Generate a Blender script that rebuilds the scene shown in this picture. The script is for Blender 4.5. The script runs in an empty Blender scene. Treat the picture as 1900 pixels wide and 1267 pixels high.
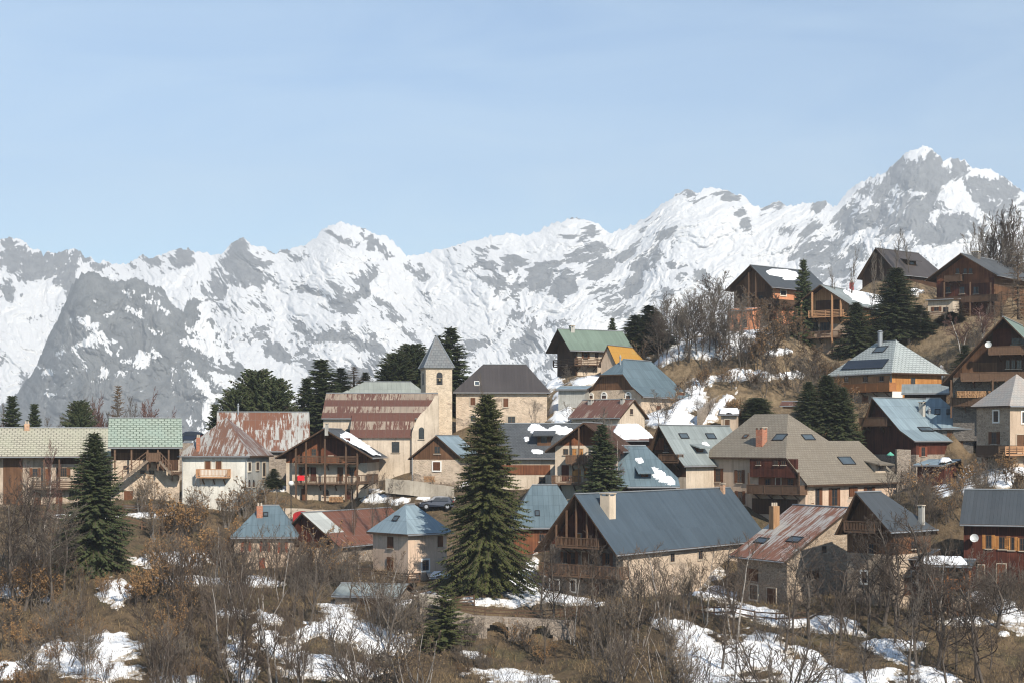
import bpy, bmesh, math, random
import numpy as np
from math import radians, sin, cos, pi
from mathutils import Vector, Matrix
from mathutils.bvhtree import BVHTree

random.seed(7)
SC = bpy.context.scene
COL = SC.collection

# ------------------------------------------------------------------ camera
F, CX, HY = 3000.0, 950.0, 820.0          # focal length, centre column and horizon row of the 1900 px wide photograph
cam = bpy.data.cameras.new('camera')
cam.sensor_width = 36.0
cam.lens = 36.0 * F / 1900.0
cam.shift_y = (HY - 633.5) / 1900.0
cam.clip_start = 1.0
cam.clip_end = 40000.0
cam_ob = bpy.data.objects.new('camera', cam)
cam_ob.rotation_euler = (radians(90), 0, 0)
COL.objects.link(cam_ob)
SC.camera = cam_ob

# ------------------------------------------------------------------ light
SUN_AZ, SUN_EL = radians(28), radians(37)  # sun behind the viewer's right shoulder
sdir = Vector((sin(SUN_AZ) * cos(SUN_EL), -cos(SUN_AZ) * cos(SUN_EL), sin(SUN_EL)))
sun = bpy.data.lights.new('sun', 'SUN')
sun.energy = 5.0
sun.angle = radians(0.5)
sun.color = (1.0, 0.925, 0.81)
sun_ob = bpy.data.objects.new('sun', sun)
sun_ob.rotation_euler = (-sdir).to_track_quat('-Z', 'Y').to_euler()
COL.objects.link(sun_ob)

world = bpy.data.worlds.new('World')
SC.world = world
world.use_nodes = True
wt = world.node_tree
wt.nodes.clear()
w_out = wt.nodes.new('ShaderNodeOutputWorld')
w_bg = wt.nodes.new('ShaderNodeBackground')
w_sky = wt.nodes.new('ShaderNodeTexSky')
w_sky.sky_type = 'NISHITA'
w_sky.sun_disc = False
w_sky.sun_elevation = SUN_EL
w_sky.sun_rotation = math.atan2(sdir.x, sdir.y)
w_sky.altitude = 1400
w_sky.air_density = 1.0
w_sky.dust_density = 0.4
w_sky.ozone_density = 2.2
w_bg.inputs['Strength'].default_value = 0.125
# thin veils of cirrus drifting across the sky
w_tc = wt.nodes.new('ShaderNodeTexCoord')
w_map = wt.nodes.new('ShaderNodeMapping')
w_map.inputs['Scale'].default_value = (2.0, 2.0, 9.0)
w_map.inputs['Rotation'].default_value = (0.0, radians(14), 0.0)
w_no = wt.nodes.new('ShaderNodeTexNoise')
w_no.inputs['Scale'].default_value = 2.2
w_no.inputs['Detail'].default_value = 6
w_no.inputs['Roughness'].default_value = 0.55
w_no.inputs['Distortion'].default_value = 0.6
w_rm = wt.nodes.new('ShaderNodeMapRange')
w_rm.inputs[1].default_value = 0.38
w_rm.inputs[2].default_value = 0.85
w_rm.inputs[3].default_value = 0.0
w_rm.inputs[4].default_value = 0.36
w_mix = wt.nodes.new('ShaderNodeMixRGB')
w_mix.inputs[2].default_value = (6.2, 6.9, 7.6, 1)
wt.links.new(w_tc.outputs['Generated'], w_map.inputs['Vector'])
wt.links.new(w_map.outputs[0], w_no.inputs['Vector'])
wt.links.new(w_no.outputs['Fac'], w_rm.inputs[0])
wt.links.new(w_rm.outputs[0], w_mix.inputs[0])
wt.links.new(w_sky.outputs[0], w_mix.inputs[1])
w_tint = wt.nodes.new('ShaderNodeMixRGB')
w_tint.blend_type = 'MULTIPLY'
w_tint.inputs[0].default_value = 1.0
w_tint.inputs[2].default_value = (0.90, 1.0, 1.0, 1)
wt.links.new(w_mix.outputs[0], w_tint.inputs[1])
wt.links.new(w_tint.outputs[0], w_bg.inputs['Color'])
wt.links.new(w_bg.outputs[0], w_out.inputs['Surface'])

SC.view_settings.view_transform = 'Standard'
SC.view_settings.look = 'None'
SC.view_settings.gamma = 1.0
SC.view_settings.exposure = 0.45
SC.render.engine = 'CYCLES'
cy = SC.cycles
cy.use_denoising = True
cy.filter_width = 1.15
cy.denoiser = 'OPENIMAGEDENOISE'
cy.denoising_input_passes = 'RGB_ALBEDO_NORMAL'
cy.max_bounces = 5
cy.diffuse_bounces = 3
cy.glossy_bounces = 2
cy.transmission_bounces = 2
cy.transparent_max_bounces = 8
cy.volume_bounces = 0
cy.caustics_reflective = False
cy.caustics_refractive = False

# ------------------------------------------------------------------ helpers
def P(px, py, D):
    return Vector(((px - CX) / F * D, D, (HY - py) / F * D))

def pix(x, y, z):
    return CX + F * x / y, HY - F * z / y

def tag(o, label=None, cat=None, group=None, kind=None):
    if label: o['label'] = label
    if cat: o['category'] = cat
    if group: o['group'] = group
    if kind: o['kind'] = kind
    return o

def empty(name, loc, rz=0.0):
    o = bpy.data.objects.new(name, None)
    o.location = loc
    o.rotation_euler = (0, 0, rz)
    o.empty_display_size = 0.5
    COL.objects.link(o)
    return o

def link(name, me, parent=None):
    o = bpy.data.objects.new(name, me)
    COL.objects.link(o)
    if parent is not None: o.parent = parent
    return o

def auto_uv(me):
    """UVs in metres: u runs level along a face, v runs up its slope."""
    n = len(me.polygons)
    if n == 0: return
    uv = me.uv_layers.new(name='UVMap')
    co = np.empty(len(me.vertices) * 3); me.vertices.foreach_get('co', co); co = co.reshape(-1, 3)
    li = np.empty(len(me.loops), dtype=np.int64); me.loops.foreach_get('vertex_index', li)
    lt = np.empty(n, dtype=np.int64); me.polygons.foreach_get('loop_total', lt)
    nn = np.empty(n * 3); me.polygons.foreach_get('normal', nn); nn = nn.reshape(-1, 3)
    tx = np.stack([-nn[:, 1], nn[:, 0], np.zeros(n)], 1)
    ln = np.linalg.norm(tx, axis=1)
    flat = ln < 0.03
    tx[flat] = (1, 0, 0); ln[flat] = 1
    tx /= ln[:, None]
    bt = np.cross(nn, tx)
    pi_ = np.repeat(np.arange(n), lt)
    p = co[li]
    out = np.stack([(p * tx[pi_]).sum(1), (p * bt[pi_]).sum(1)], 1)
    uv.data.foreach_set('uv', out.ravel())

class MB:
    """collects boxes, beams, tubes and polygons; build() links them as ONE mesh object"""
    def __init__(s): s.v = []; s.f = []; s.m = []
    def poly(s, pts, m=0):
        b = len(s.v); s.v += [tuple(p) for p in pts]
        s.f.append(tuple(range(b, b + len(pts)))); s.m.append(m); return s
    def hexa(s, c, m=0):
        b = len(s.v); s.v += [tuple(p) for p in c]
        for q in ((0, 3, 2, 1), (4, 5, 6, 7), (0, 1, 5, 4), (1, 2, 6, 5), (2, 3, 7, 6), (3, 0, 4, 7)):
            s.f.append(tuple(b + i for i in q)); s.m.append(m)
        return s
    def box(s, p, q, m=0):
        x0, x1 = sorted((p[0], q[0])); y0, y1 = sorted((p[1], q[1])); z0, z1 = sorted((p[2], q[2]))
        return s.hexa([(x0, y0, z0), (x1, y0, z0), (x1, y1, z0), (x0, y1, z0),
                       (x0, y0, z1), (x1, y0, z1), (x1, y1, z1), (x0, y1, z1)], m)
    def beam(s, p, q, w, h=None, m=0):
        h = h or w
        p = Vector(p); q = Vector(q); d = (q - p).normalized()
        a = d.cross(Vector((0, 0, 1)))
        a = Vector((1, 0, 0)) if a.length < 1e-3 else a.normalized()
        b = a.cross(d)
        a *= w / 2; b *= h / 2
        return s.hexa([p - a - b, p + a - b, p + a + b, p - a + b, q - a - b, q + a - b, q + a + b, q - a + b], m)
    def tube(s, p, q, r0, r1=None, n=6, m=0, cap=True):
        r1 = r0 if r1 is None else r1
        p = Vector(p); q = Vector(q); d = (q - p).normalized()
        a = d.orthogonal().normalized(); c = d.cross(a)
        b = len(s.v)
        for (o, r) in ((p, r0), (q, r1)):
            for i in range(n):
                t = 2 * pi * i / n
                s.v.append(tuple(o + a * (cos(t) * r) + c * (sin(t) * r)))
        for i in range(n):
            j = (i + 1) % n
            s.f.append((b + i, b + j, b + n + j, b + n + i)); s.m.append(m)
        if cap:
            s.f.append(tuple(b + n + i for i in range(n))); s.m.append(m)
            s.f.append(tuple(b + i for i in reversed(range(n)))); s.m.append(m)
        return s
    def prism(s, poly, d, m=0):
        """polygon (3-D points) extruded by the vector d"""
        n = len(poly); b = len(s.v); d = Vector(d)
        s.v += [tuple(p) for p in poly] + [tuple(Vector(p) + d) for p in poly]
        s.f.append(tuple(range(b, b + n))); s.m.append(m)
        s.f.append(tuple(reversed(range(b + n, b + 2 * n)))); s.m.append(m)
        for i in range(n):
            j = (i + 1) % n
            s.f.append((b + j, b + i, b + n + i, b + n + j)); s.m.append(m)
        return s
    def build(s, name, mats, parent=None, smooth=False, bevel=0):
        me = bpy.data.meshes.new(name)
        me.from_pydata(s.v, [], s.f)
        if not isinstance(mats, (list, tuple)): mats = [mats]
        for m in mats: me.materials.append(m)
        me.polygons.foreach_set('material_index', s.m)
        bm = bmesh.new(); bm.from_mesh(me)
        bmesh.ops.recalc_face_normals(bm, faces=bm.faces)
        bm.to_mesh(me); bm.free()
        auto_uv(me)
        if smooth: me.polygons.foreach_set('use_smooth', [True] * len(me.polygons))
        return link(name, me, parent)

def hash2(xi, yi, seed):
    h = (xi.astype(np.int64) * 374761393 + yi.astype(np.int64) * 668265263 + seed * 974711) & 0xffffffff
    h = ((h ^ (h >> 13)) * 1274126177) & 0xffffffff
    h = (h ^ (h >> 16)) & 0xffffff
    return h / float(0xffffff)
def vnoise(x, y, seed=0):
    xi = np.floor(x); yi = np.floor(y); fx = x - xi; fy = y - yi
    fx = fx * fx * fx * (fx * (fx * 6 - 15) + 10); fy = fy * fy * fy * (fy * (fy * 6 - 15) + 10)
    a = hash2(xi, yi, seed); b = hash2(xi + 1, yi, seed); c = hash2(xi, yi + 1, seed); d = hash2(xi + 1, yi + 1, seed)
    return (a * (1 - fx) + b * fx) * (1 - fy) + (c * (1 - fx) + d * fx) * fy
def fbm(x, y, seed=0, oct=5, gain=0.5, ridged=False):
    t = np.zeros_like(x); a = 1.0; n = 0.0
    for i in range(oct):
        v = vnoise(x, y, seed + i * 17)
        if ridged: v = 1 - np.abs(2 * v - 1)
        t += a * v; n += a; a *= gain
        x, y = (x * 0.8 - y * 0.6) * 2.03 + 11.3, (x * 0.6 + y * 0.8) * 2.03 - 7.1
    return t / n

# ------------------------------------------------------------------ materials (all procedural)
class G:
    """small wrapper for building node graphs"""
    def __init__(s, name):
        s.m = bpy.data.materials.new(name); s.m.use_nodes = True
        s.t = s.m.node_tree; s.t.nodes.clear()
        s.out = s.t.nodes.new('ShaderNodeOutputMaterial')
        s.b = s.t.nodes.new('ShaderNodeBsdfPrincipled')
        s.t.links.new(s.b.outputs[0], s.out.inputs['Surface'])
        s._uv = None
    def n(s, typ, ins=None, out=0, **kw):
        nd = s.t.nodes.new('ShaderNode' + typ)
        for k, v in kw.items(): setattr(nd, k, v)
        for k, v in (ins or {}).items():
            if hasattr(v, 'is_linked') or isinstance(v, bpy.types.NodeSocket): s.t.links.new(v, nd.inputs[k])
            else: nd.inputs[k].default_value = v
        return nd.outputs[out]
    def uv(s):
        if s._uv is None: s._uv = s.n('TexCoord', out=2)
        return s._uv
    def obj(s): return s.n('TexCoord', out=3)
    def pos(s): return s.n('NewGeometry', out=0)
    def map(s, v, scale=(1, 1, 1), loc=(0, 0, 0), rot=(0, 0, 0)):
        return s.n('Mapping', {'Vector': v, 'Scale': scale, 'Location': loc, 'Rotation': rot})
    def noise(s, v, scale=1.0, detail=4, rough=0.55, dist=0.0):
        return s.n('TexNoise', {'Vector': v, 'Scale': scale, 'Detail': detail, 'Roughness': rough, 'Distortion': dist})
    def math(s, op, a, b=0.0, clamp=False):
        return s.n('Math', {0: a, 1: b}, operation=op, use_clamp=clamp)
    def ramp(s, f, lo, hi, a=0.0, b=1.0):
        return s.n('MapRange', {0: f, 1: lo, 2: hi, 3: a, 4: b}, interpolation_type='SMOOTHSTEP')
    def mix(s, f, a, b, typ='MIX'):
        def c(x): return x if isinstance(x, bpy.types.NodeSocket) else (x[0], x[1], x[2], 1.0)
        return s.n('MixRGB', {0: f, 1: c(a), 2: c(b)}, blend_type=typ)
    def sep(s, v, i): return s.n('SeparateXYZ', {0: v}, out=i)
    def fin(s, col=None, rough=0.8, metal=0.0, bump=None, bs=0.3, bd=0.05, spec=0.3):
        if col is not None:
            if isinstance(col, bpy.types.NodeSocket): s.t.links.new(col, s.b.inputs['Base Color'])
            else: s.b.inputs['Base Color'].default_value = (col[0], col[1], col[2], 1)
        if isinstance(rough, bpy.types.NodeSocket): s.t.links.new(rough, s.b.inputs['Roughness'])
        else: s.b.inputs['Roughness'].default_value = rough
        s.b.inputs['Metallic'].default_value = metal
        s.b.inputs['Specular IOR Level'].default_value = spec
        if bump is not None:
            b = s.n('Bump', {'Height': bump, 'Strength': bs, 'Distance': bd})
            s.t.links.new(b, s.b.inputs['Normal'])
        return s.m

def k(c, f): return tuple(min(1.0, x * f) for x in c)

def m_plain(name, col, rough=0.7, metal=0.0, var=0.25, scale=3.0):
    g = G(name)
    f = g.noise(g.obj(), scale, 4)
    return g.fin(g.mix(f, k(col, 1 - var), k(col, 1 + var)), rough, metal)

def m_metal_roof(name, base, alt=None, rust=None, amount=0.5, seam=0.6, sheet=2.1, rust2=None, rough=0.55, streak=0.35, front=None, band=False):
    """sheet roof: seams run down the slope, overlaps across it, weathering in streaks"""
    g = G(name); uv = g.uv()
    alt = alt or k(base, 0.8)
    big = g.noise(g.map(uv, (0.16, 0.22, 1)), 1.0, 3)
    col = g.mix(g.ramp(big, 0.35, 0.65), base, alt)
    st = g.noise(g.map(uv, (2.6, 0.14, 1), (3.1, 1.7, 0)), 1.0, 5, 0.6)
    col = g.mix(g.ramp(st, 0.38, 0.72, 0, streak), col, k(base, 1.45))
    col = g.mix(g.ramp(g.noise(g.map(uv, (0.8, 0.5, 1), (9, 2, 0)), 1.6, 5, 0.65), 0.55, 0.75, 0, 0.3), col, k(base, 0.55))
    # each sheet weathers a little differently
    su = g.math('FLOOR', g.math('DIVIDE', g.sep(uv, 0), seam)); sv = g.math('FLOOR', g.math('DIVIDE', g.sep(uv, 1), sheet if sheet < 20 else 9999.0))
    cell = g.n('CombineXYZ', {0: su, 1: sv})
    wn = g.n('TexWhiteNoise', {'Vector': cell}, noise_dimensions='2D')
    col = g.mix(0.16, col, g.mix(wn, k(base, 0.4), k(base, 1.6)))
    if rust:
        rust2 = rust2 or k(rust, 0.6)
        r1 = g.noise(g.map(uv, (3.0, 0.30, 1), (1.3, 8.2, 0)), 1.0, 7, 0.75)
        r2 = g.noise(g.map(uv, (0.11, 0.2, 1), (5, 5, 0)), 1.0, 2)
        fr = g.math('ADD', g.math('MULTIPLY', r1, 0.85), g.math('MULTIPLY', r2, 0.32))
        fr = g.math('ADD', fr, g.math('MULTIPLY', wn, 0.10))
        if band: fr = g.math('ADD', fr, g.math('MULTIPLY', g.math('SUBTRACT', g.math('FRACT', g.math('MULTIPLY', sv, 0.5)), 0.22), 0.55))
        fac = g.ramp(fr, 0.83 - amount * 0.48, 0.89 - amount * 0.48)
        if front is not None:      # renewed pale sheets at one end of the roof
            keep = g.math('MULTIPLY', g.math('LESS_THAN', g.sep(uv, 0), front[0]), g.math('GREATER_THAN', g.sep(uv, 1), front[1]))
            fac = g.math('MULTIPLY', fac, g.math('SUBTRACT', 1.0, keep), True)
        rc = g.mix(g.noise(g.map(uv, (3, 0.5, 1)), 1.2, 4), rust2, rust)
        col = g.mix(fac, col, rc)
    fu = g.math('FRACT', g.math('DIVIDE', g.sep(uv, 0), seam))
    se = g.math('LESS_THAN', fu, 0.07)
    fv = g.math('FRACT', g.math('DIVIDE', g.sep(uv, 1), sheet))
    sh = g.math('LESS_THAN', fv, 0.03 if sheet < 20 else -1.0)
    col = g.mix(g.math('MULTIPLY', se, 0.35), col, k(base, 0.45))
    col = g.mix(g.math('MULTIPLY', sh, 0.45), col, k(base, 0.4))
    return g.fin(col, rough, 0.0, se, 0.6, 0.04, 0.35)

def m_tiles(name, a, b, dark, w=0.55, h=0.42, gap=0.035, tint=None):
    g = G(name); uv = g.uv()
    br = g.t.nodes.new('ShaderNodeTexBrick')
    g.t.links.new(uv, br.inputs['Vector'])
    for kk, v in (('Color1', a), ('Color2', b), ('Mortar', dark)): br.inputs[kk].default_value = (*v, 1)
    br.inputs['Scale'].default_value = 1.0
    br.inputs['Mortar Size'].default_value = gap
    br.inputs['Mortar Smooth'].default_value = 0.1
    br.inputs['Brick Width'].default_value = w
    br.inputs['Row Height'].default_value = h
    col = br.outputs['Color']
    col = g.mix(g.ramp(g.noise(g.map(uv, (0.4, 0.3, 1)), 1.0, 5, 0.65), 0.4, 0.7, 0, 0.5), col, tint or k(a, 0.6))
    col = g.mix(g.ramp(g.noise(g.map(uv, (2, 0.5, 1), (4, 4, 0)), 2.0, 5, 0.65), 0.5, 0.75, 0, 0.35), col, k(b, 1.3))
    return g.fin(col, 0.75, 0, br.outputs['Fac'], -0.4, 0.04)

def m_stone(name, a, b, mortar, scale=2.6, plaster=None, pl=0.5):
    g = G(name); uv = g.uv()
    wob = g.n('MixRGB', {0: 0.12, 1: g.map(uv, (1, 1.75, 1)), 2: g.n('TexNoise', {'Vector': uv, 'Scale': 2.5}, out=1)}, blend_type='ADD')
    c = g.n('TexVoronoi', {'Vector': wob, 'Scale': scale}, out=1)
    e = g.n('TexVoronoi', {'Vector': wob, 'Scale': scale}, feature='DISTANCE_TO_EDGE')
    f = g.sep(c, 0)
    col = g.mix(f, a, b)
    col = g.mix(g.ramp(g.sep(c, 1), 0.55, 1.0, 0, 0.5), col, k(a, 0.45))
    col = g.mix(g.ramp(e, 0.02, 0.09, 1, 0), col, mortar)
    col = g.mix(g.ramp(g.noise(g.map(uv, (0.6, 0.6, 1)), 1.0, 4), 0.4, 0.7, 0, 0.35), col, k(mortar, 0.6))
    h = g.ramp(e, 0.0, 0.12)
    if plaster:
        pf = g.ramp(g.noise(g.map(uv, (0.30, 0.42, 1), (7, 3, 0)), 1.0, 5, 0.62), 0.50 - pl * 0.25, 0.56 - pl * 0.25)
        pc = g.mix(g.ramp(g.noise(uv, 1.4, 5, 0.65), 0.35, 0.7), plaster, k(plaster, 0.72))
        col = g.mix(pf, col, pc)
    return g.fin(col, 0.9, 0, h, 0.5, 0.08, 0.15)

def m_plaster(name, col, dirt=None, amt=0.4, patch=None):
    g = G(name); uv = g.uv()
    dirt = dirt or k(col, 0.6)
    c = g.mix(g.ramp(g.noise(g.map(uv, (0.35, 0.3, 1)), 1.0, 5, 0.62), 0.38, 0.62, 0, min(1.0, amt * 1.5)), col, dirt)
    c = g.mix(g.ramp(g.noise(g.map(uv, (2.4, 0.2, 1), (2, 9, 0)), 1.0, 5, 0.66), 0.46, 0.68, 0, min(1.0, amt * 1.5)), c, k(dirt, 0.72))
    c = g.mix(g.ramp(g.noise(uv, 5.0, 4, 0.6), 0.4, 0.7, 0, 0.18), c, k(col, 1.25))
    c = g.mix(g.ramp(g.noise(g.map(uv, (0.9, 0.7, 1), (17, 2, 0)), 1.0, 6, 0.7), 0.55, 0.68, 0, 0.4), c, k(dirt, 0.85))
    if patch:
        c = g.mix(g.ramp(g.noise(g.map(uv, (0.5, 0.6, 1), (31, 5, 0)), 1.0, 5, 0.6), 0.58, 0.62, 0, 0.85), c, patch)
    return g.fin(c, 0.92, 0, g.noise(uv, 9.0, 4), 0.12, 0.03, 0.1)

def m_wood(name, a, b, plank=0.17, horiz=False, gap=0.12, var=0.6):
    g = G(name); uv = g.uv()
    ui = 1 if horiz else 0
    u = g.math('DIVIDE', g.sep(uv, ui), plank)
    idn = g.n('TexWhiteNoise', {'W': g.math('FLOOR', u)}, noise_dimensions='1D')
    gr = g.noise(g.map(uv, (0.5, 9, 1) if horiz else (9, 0.5, 1)), 1.0, 5, 0.62)
    col = g.mix(g.math('MULTIPLY', idn, var), a, b)
    col = g.mix(g.ramp(gr, 0.35, 0.75, 0, 0.65), col, k(a, 0.5))
    col = g.mix(g.ramp(g.noise(g.map(uv, (0.5, 0.4, 1)), 1.0, 4), 0.45, 0.75, 0, 0.5), col, k(b, 1.25))
    fr = g.math('FRACT', u)
    ga = g.math('LESS_THAN', fr, gap)
    col = g.mix(g.math('MULTIPLY', ga, 0.75), col, k(a, 0.18))
    return g.fin(col, 0.75, 0, ga, -0.4, 0.03, 0.2)

def m_glass(name='window_glass', col=(0.018, 0.022, 0.027)):
    g = G(name)
    f = g.noise(g.map(g.pos(), (0.35, 0.35, 0.35)), 1.0, 2)
    return g.fin(g.mix(f, k(col, 0.5), k(col, 1.9)), 0.12, 0, None, spec=0.5)

M = {}
M['glass'] = m_glass()
M['skyglass'] = m_glass('skylight_glass', (0.05, 0.065, 0.075))
M['solar'] = m_glass('solar_glass', (0.006, 0.008, 0.014))
M['white_paint'] = m_plain('white_paint', (0.72, 0.70, 0.65), 0.6, 0, 0.1)
M['cream_trim'] = m_plain('cream_trim', (0.66, 0.58, 0.46), 0.8, 0, 0.12)
M['trim_stone'] = m_plain('trim_stone', (0.42, 0.35, 0.27), 0.9, 0, 0.2)
M['iron'] = m_plain('iron', (0.03, 0.03, 0.032), 0.5, 0.3, 0.2)
M['zinc'] = m_plain('zinc', (0.30, 0.31, 0.32), 0.45, 0.4, 0.2)
M['wood_dark'] = m_wood('dark_timber', (0.055, 0.028, 0.016), (0.11, 0.055, 0.03))
M['wood_brown'] = m_wood('brown_timber', (0.095, 0.047, 0.025), (0.20, 0.105, 0.055))
M['wood_red'] = m_wood('red_brown_timber', (0.125, 0.045, 0.023), (0.28, 0.11, 0.048))
M['wood_deepred'] = m_wood('deep_red_timber', (0.06, 0.018, 0.012), (0.15, 0.045, 0.025))
M['wood_orange'] = m_wood('orange_timber', (0.36, 0.15, 0.045), (0.62, 0.31, 0.10))
M['wood_honey'] = m_wood('honey_timber', (0.30, 0.165, 0.08), (0.50, 0.30, 0.16))
M['wood_grey'] = m_wood('grey_timber', (0.16, 0.12, 0.09), (0.30, 0.23, 0.17))
M['rail_dark'] = m_plain('dark_railing_timber', (0.085, 0.048, 0.028), 0.75, 0, 0.4)
M['rail_brown'] = m_plain('brown_railing_timber', (0.125, 0.072, 0.043), 0.75, 0, 0.4)
M['rail_honey'] = m_plain('honey_railing_timber', (0.42, 0.23, 0.12), 0.75, 0, 0.3)
M['rail_orange'] = m_plain('orange_railing_timber', (0.38, 0.16, 0.06), 0.75, 0, 0.3)
M['soffit'] = m_wood('soffit_timber', (0.06, 0.035, 0.022), (0.12, 0.07, 0.04))
M['shutter'] = m_wood('brown_shutter', (0.11, 0.045, 0.022), (0.20, 0.085, 0.04), 0.12)
M['shutter_red'] = m_wood('red_shutter', (0.19, 0.055, 0.03), (0.30, 0.09, 0.05), 0.12)
M['brick'] = m_stone('chimney_brick', (0.42, 0.13, 0.07), (0.52, 0.20, 0.11), (0.40, 0.27, 0.20), 5)
M['chim_cream'] = m_plaster('cream_chimney_render', (0.60, 0.49, 0.37), None, 0.3)
M['chim_grey'] = m_plaster('grey_chimney_render', (0.42, 0.40, 0.36), None, 0.4)
M['chim_tan'] = m_stone('tan_chimney_brick', (0.50, 0.28, 0.17), (0.58, 0.36, 0.22), (0.5, 0.36, 0.26), 4)
M['plaster_white'] = m_plaster('white_render', (0.68, 0.65, 0.58), (0.50, 0.47, 0.41), 0.45)
M['plaster_grey'] = m_plaster('grey_cement_render', (0.36, 0.35, 0.32), None, 0.4)
M['plaster_cream'] = m_plaster('cream_render', (0.558, 0.465, 0.363), (0.402, 0.324, 0.246), 0.45)
M['plaster_tan'] = m_plaster('tan_render', (0.476, 0.366, 0.273), (0.341, 0.255, 0.185), 0.4)
M['plaster_peach'] = m_plaster('peach_render', (0.587, 0.439, 0.330), (0.434, 0.317, 0.231), 0.4, (0.404, 0.334, 0.272))
M['plaster_old'] = m_plaster('old_lime_render', (0.441, 0.355, 0.277), (0.286, 0.224, 0.169), 0.6, (0.231, 0.192, 0.153))
M['plaster_orange'] = m_plaster('orange_render', (0.58, 0.26, 0.14), (0.45, 0.19, 0.10), 0.4)
M['stone'] = m_stone('rubble_stone', (0.326, 0.264, 0.209), (0.192, 0.157, 0.126), (0.348, 0.293, 0.238))
M['stone_warm'] = m_stone('warm_rubble_stone', (0.399, 0.305, 0.219), (0.228, 0.173, 0.126), (0.422, 0.344, 0.266), 2.4)
M['stone_plaster'] = m_stone('patched_stone_render', (0.362, 0.284, 0.214), (0.210, 0.163, 0.124), (0.384, 0.314, 0.244), 2.4, (0.554, 0.437, 0.327), 0.45)
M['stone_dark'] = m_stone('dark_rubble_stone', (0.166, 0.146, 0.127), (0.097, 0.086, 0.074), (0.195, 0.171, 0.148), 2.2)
M['concrete'] = m_plaster('weathered_concrete', (0.42, 0.37, 0.30), (0.28, 0.24, 0.19), 0.5)
M['r_blue'] = m_metal_roof('slate_blue_sheet_roof', (0.055, 0.075, 0.093), (0.048, 0.066, 0.082), seam=0.5, sheet=30, streak=0.12)
M['r_bluegrey'] = m_metal_roof('blue_grey_sheet_roof', (0.098, 0.135, 0.155), (0.075, 0.108, 0.125), seam=0.6, sheet=1.8, streak=0.5)
M['r_lightblue'] = m_metal_roof('pale_blue_sheet_roof', (0.19, 0.245, 0.275), (0.145, 0.19, 0.215), seam=0.6, sheet=2.2, streak=0.5)
M['r_zinc'] = m_metal_roof('grey_zinc_roof', (0.215, 0.24, 0.235), (0.165, 0.185, 0.18), seam=0.62, sheet=2.4, streak=0.45)
M['r_dark'] = m_metal_roof('dark_brown_sheet_roof', (0.052, 0.044, 0.042), (0.062, 0.053, 0.05), seam=0.4, sheet=30, streak=0.06)
M['r_black'] = m_metal_roof('charcoal_sheet_roof', (0.045, 0.052, 0.058), (0.055, 0.06, 0.065), seam=0.35, sheet=30, streak=0.12)
M['r_slate'] = m_tiles('dark_slate', (0.075, 0.08, 0.085), (0.055, 0.06, 0.065), (0.03, 0.032, 0.035), 0.4, 0.3, 0.02, (0.10, 0.105, 0.11))
M['r_green'] = m_metal_roof('pale_green_sheet_roof', (0.145, 0.19, 0.15), (0.125, 0.165, 0.13), seam=0.35, sheet=30, streak=0.1)
M['r_greentile'] = m_tiles('green_metal_tiles', (0.265, 0.305, 0.25), (0.305, 0.35, 0.29), (0.085, 0.105, 0.08), 0.75, 0.5, 0.075, (0.225, 0.29, 0.245))
M['r_beigetile'] = m_tiles('beige_metal_tiles', (0.34, 0.32, 0.25), (0.39, 0.365, 0.285), (0.14, 0.13, 0.10), 0.68, 0.48, 0.065, (0.33, 0.33, 0.24))
M['r_tan'] = m_tiles('tan_weathered_slate', (0.168, 0.146, 0.115), (0.205, 0.178, 0.14), (0.10, 0.08, 0.058), 0.5, 0.36, 0.03, (0.15, 0.125, 0.095))
M['r_rust'] = m_metal_roof('rusted_red_sheet_roof', (0.42, 0.36, 0.30), (0.38, 0.32, 0.27), (0.20, 0.055, 0.033), 0.80, 0.75, 1.9, (0.11, 0.033, 0.022), streak=0.5)
M['r_rust_church'] = m_metal_roof('church_rusted_roof', (0.27, 0.215, 0.165), (0.22, 0.165, 0.125), (0.125, 0.056, 0.036), 0.66, 0.85, 1.75, (0.085, 0.037, 0.029), streak=0.5, band=True)
M['r_rust_half'] = m_metal_roof('half_rusted_roof', (0.36, 0.35, 0.325), (0.31, 0.305, 0.285), (0.17, 0.078, 0.042), 0.51, 0.8, 2.0, (0.13, 0.05, 0.032), streak=0.5)
M['r_rust_house'] = m_metal_roof('patchy_rusted_roof', (0.31, 0.30, 0.28), (0.25, 0.245, 0.235), (0.15, 0.075, 0.046), 0.47, 0.7, 1.5, (0.12, 0.06, 0.042), streak=0.4)
M['r_rust_barn'] = m_metal_roof('new_and_rusted_roof', (0.40, 0.41, 0.38), (0.34, 0.35, 0.33), (0.165, 0.068, 0.036), 0.78, 0.9, 1.6, (0.10, 0.036, 0.024), streak=0.3, front=(2.8, -4.0))
M['r_rust_front'] = m_metal_roof('grey_and_rusted_roof', (0.38, 0.365, 0.335), (0.33, 0.315, 0.295), (0.21, 0.088, 0.043), 0.52, 0.75, 2.0, (0.16, 0.06, 0.035), streak=0.4)
M['r_orange'] = m_metal_roof('orange_rusted_roof', (0.46, 0.33, 0.12), (0.42, 0.30, 0.13), (0.47, 0.27, 0.055), 0.66, 0.6, 1.5, (0.34, 0.16, 0.035), streak=0.3)
M['r_brownrust'] = m_metal_roof('brown_streaked_roof', (0.30, 0.24, 0.19), (0.25, 0.19, 0.15), (0.14, 0.06, 0.04), 0.6, 0.5, 2.5, (0.09, 0.042, 0.032), streak=0.5)
M['r_solartile'] = m_tiles('pale_grey_shingles', (0.31, 0.335, 0.325), (0.35, 0.38, 0.365), (0.13, 0.14, 0.14), 0.7, 0.45, 0.06, (0.32, 0.35, 0.34))
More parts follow.
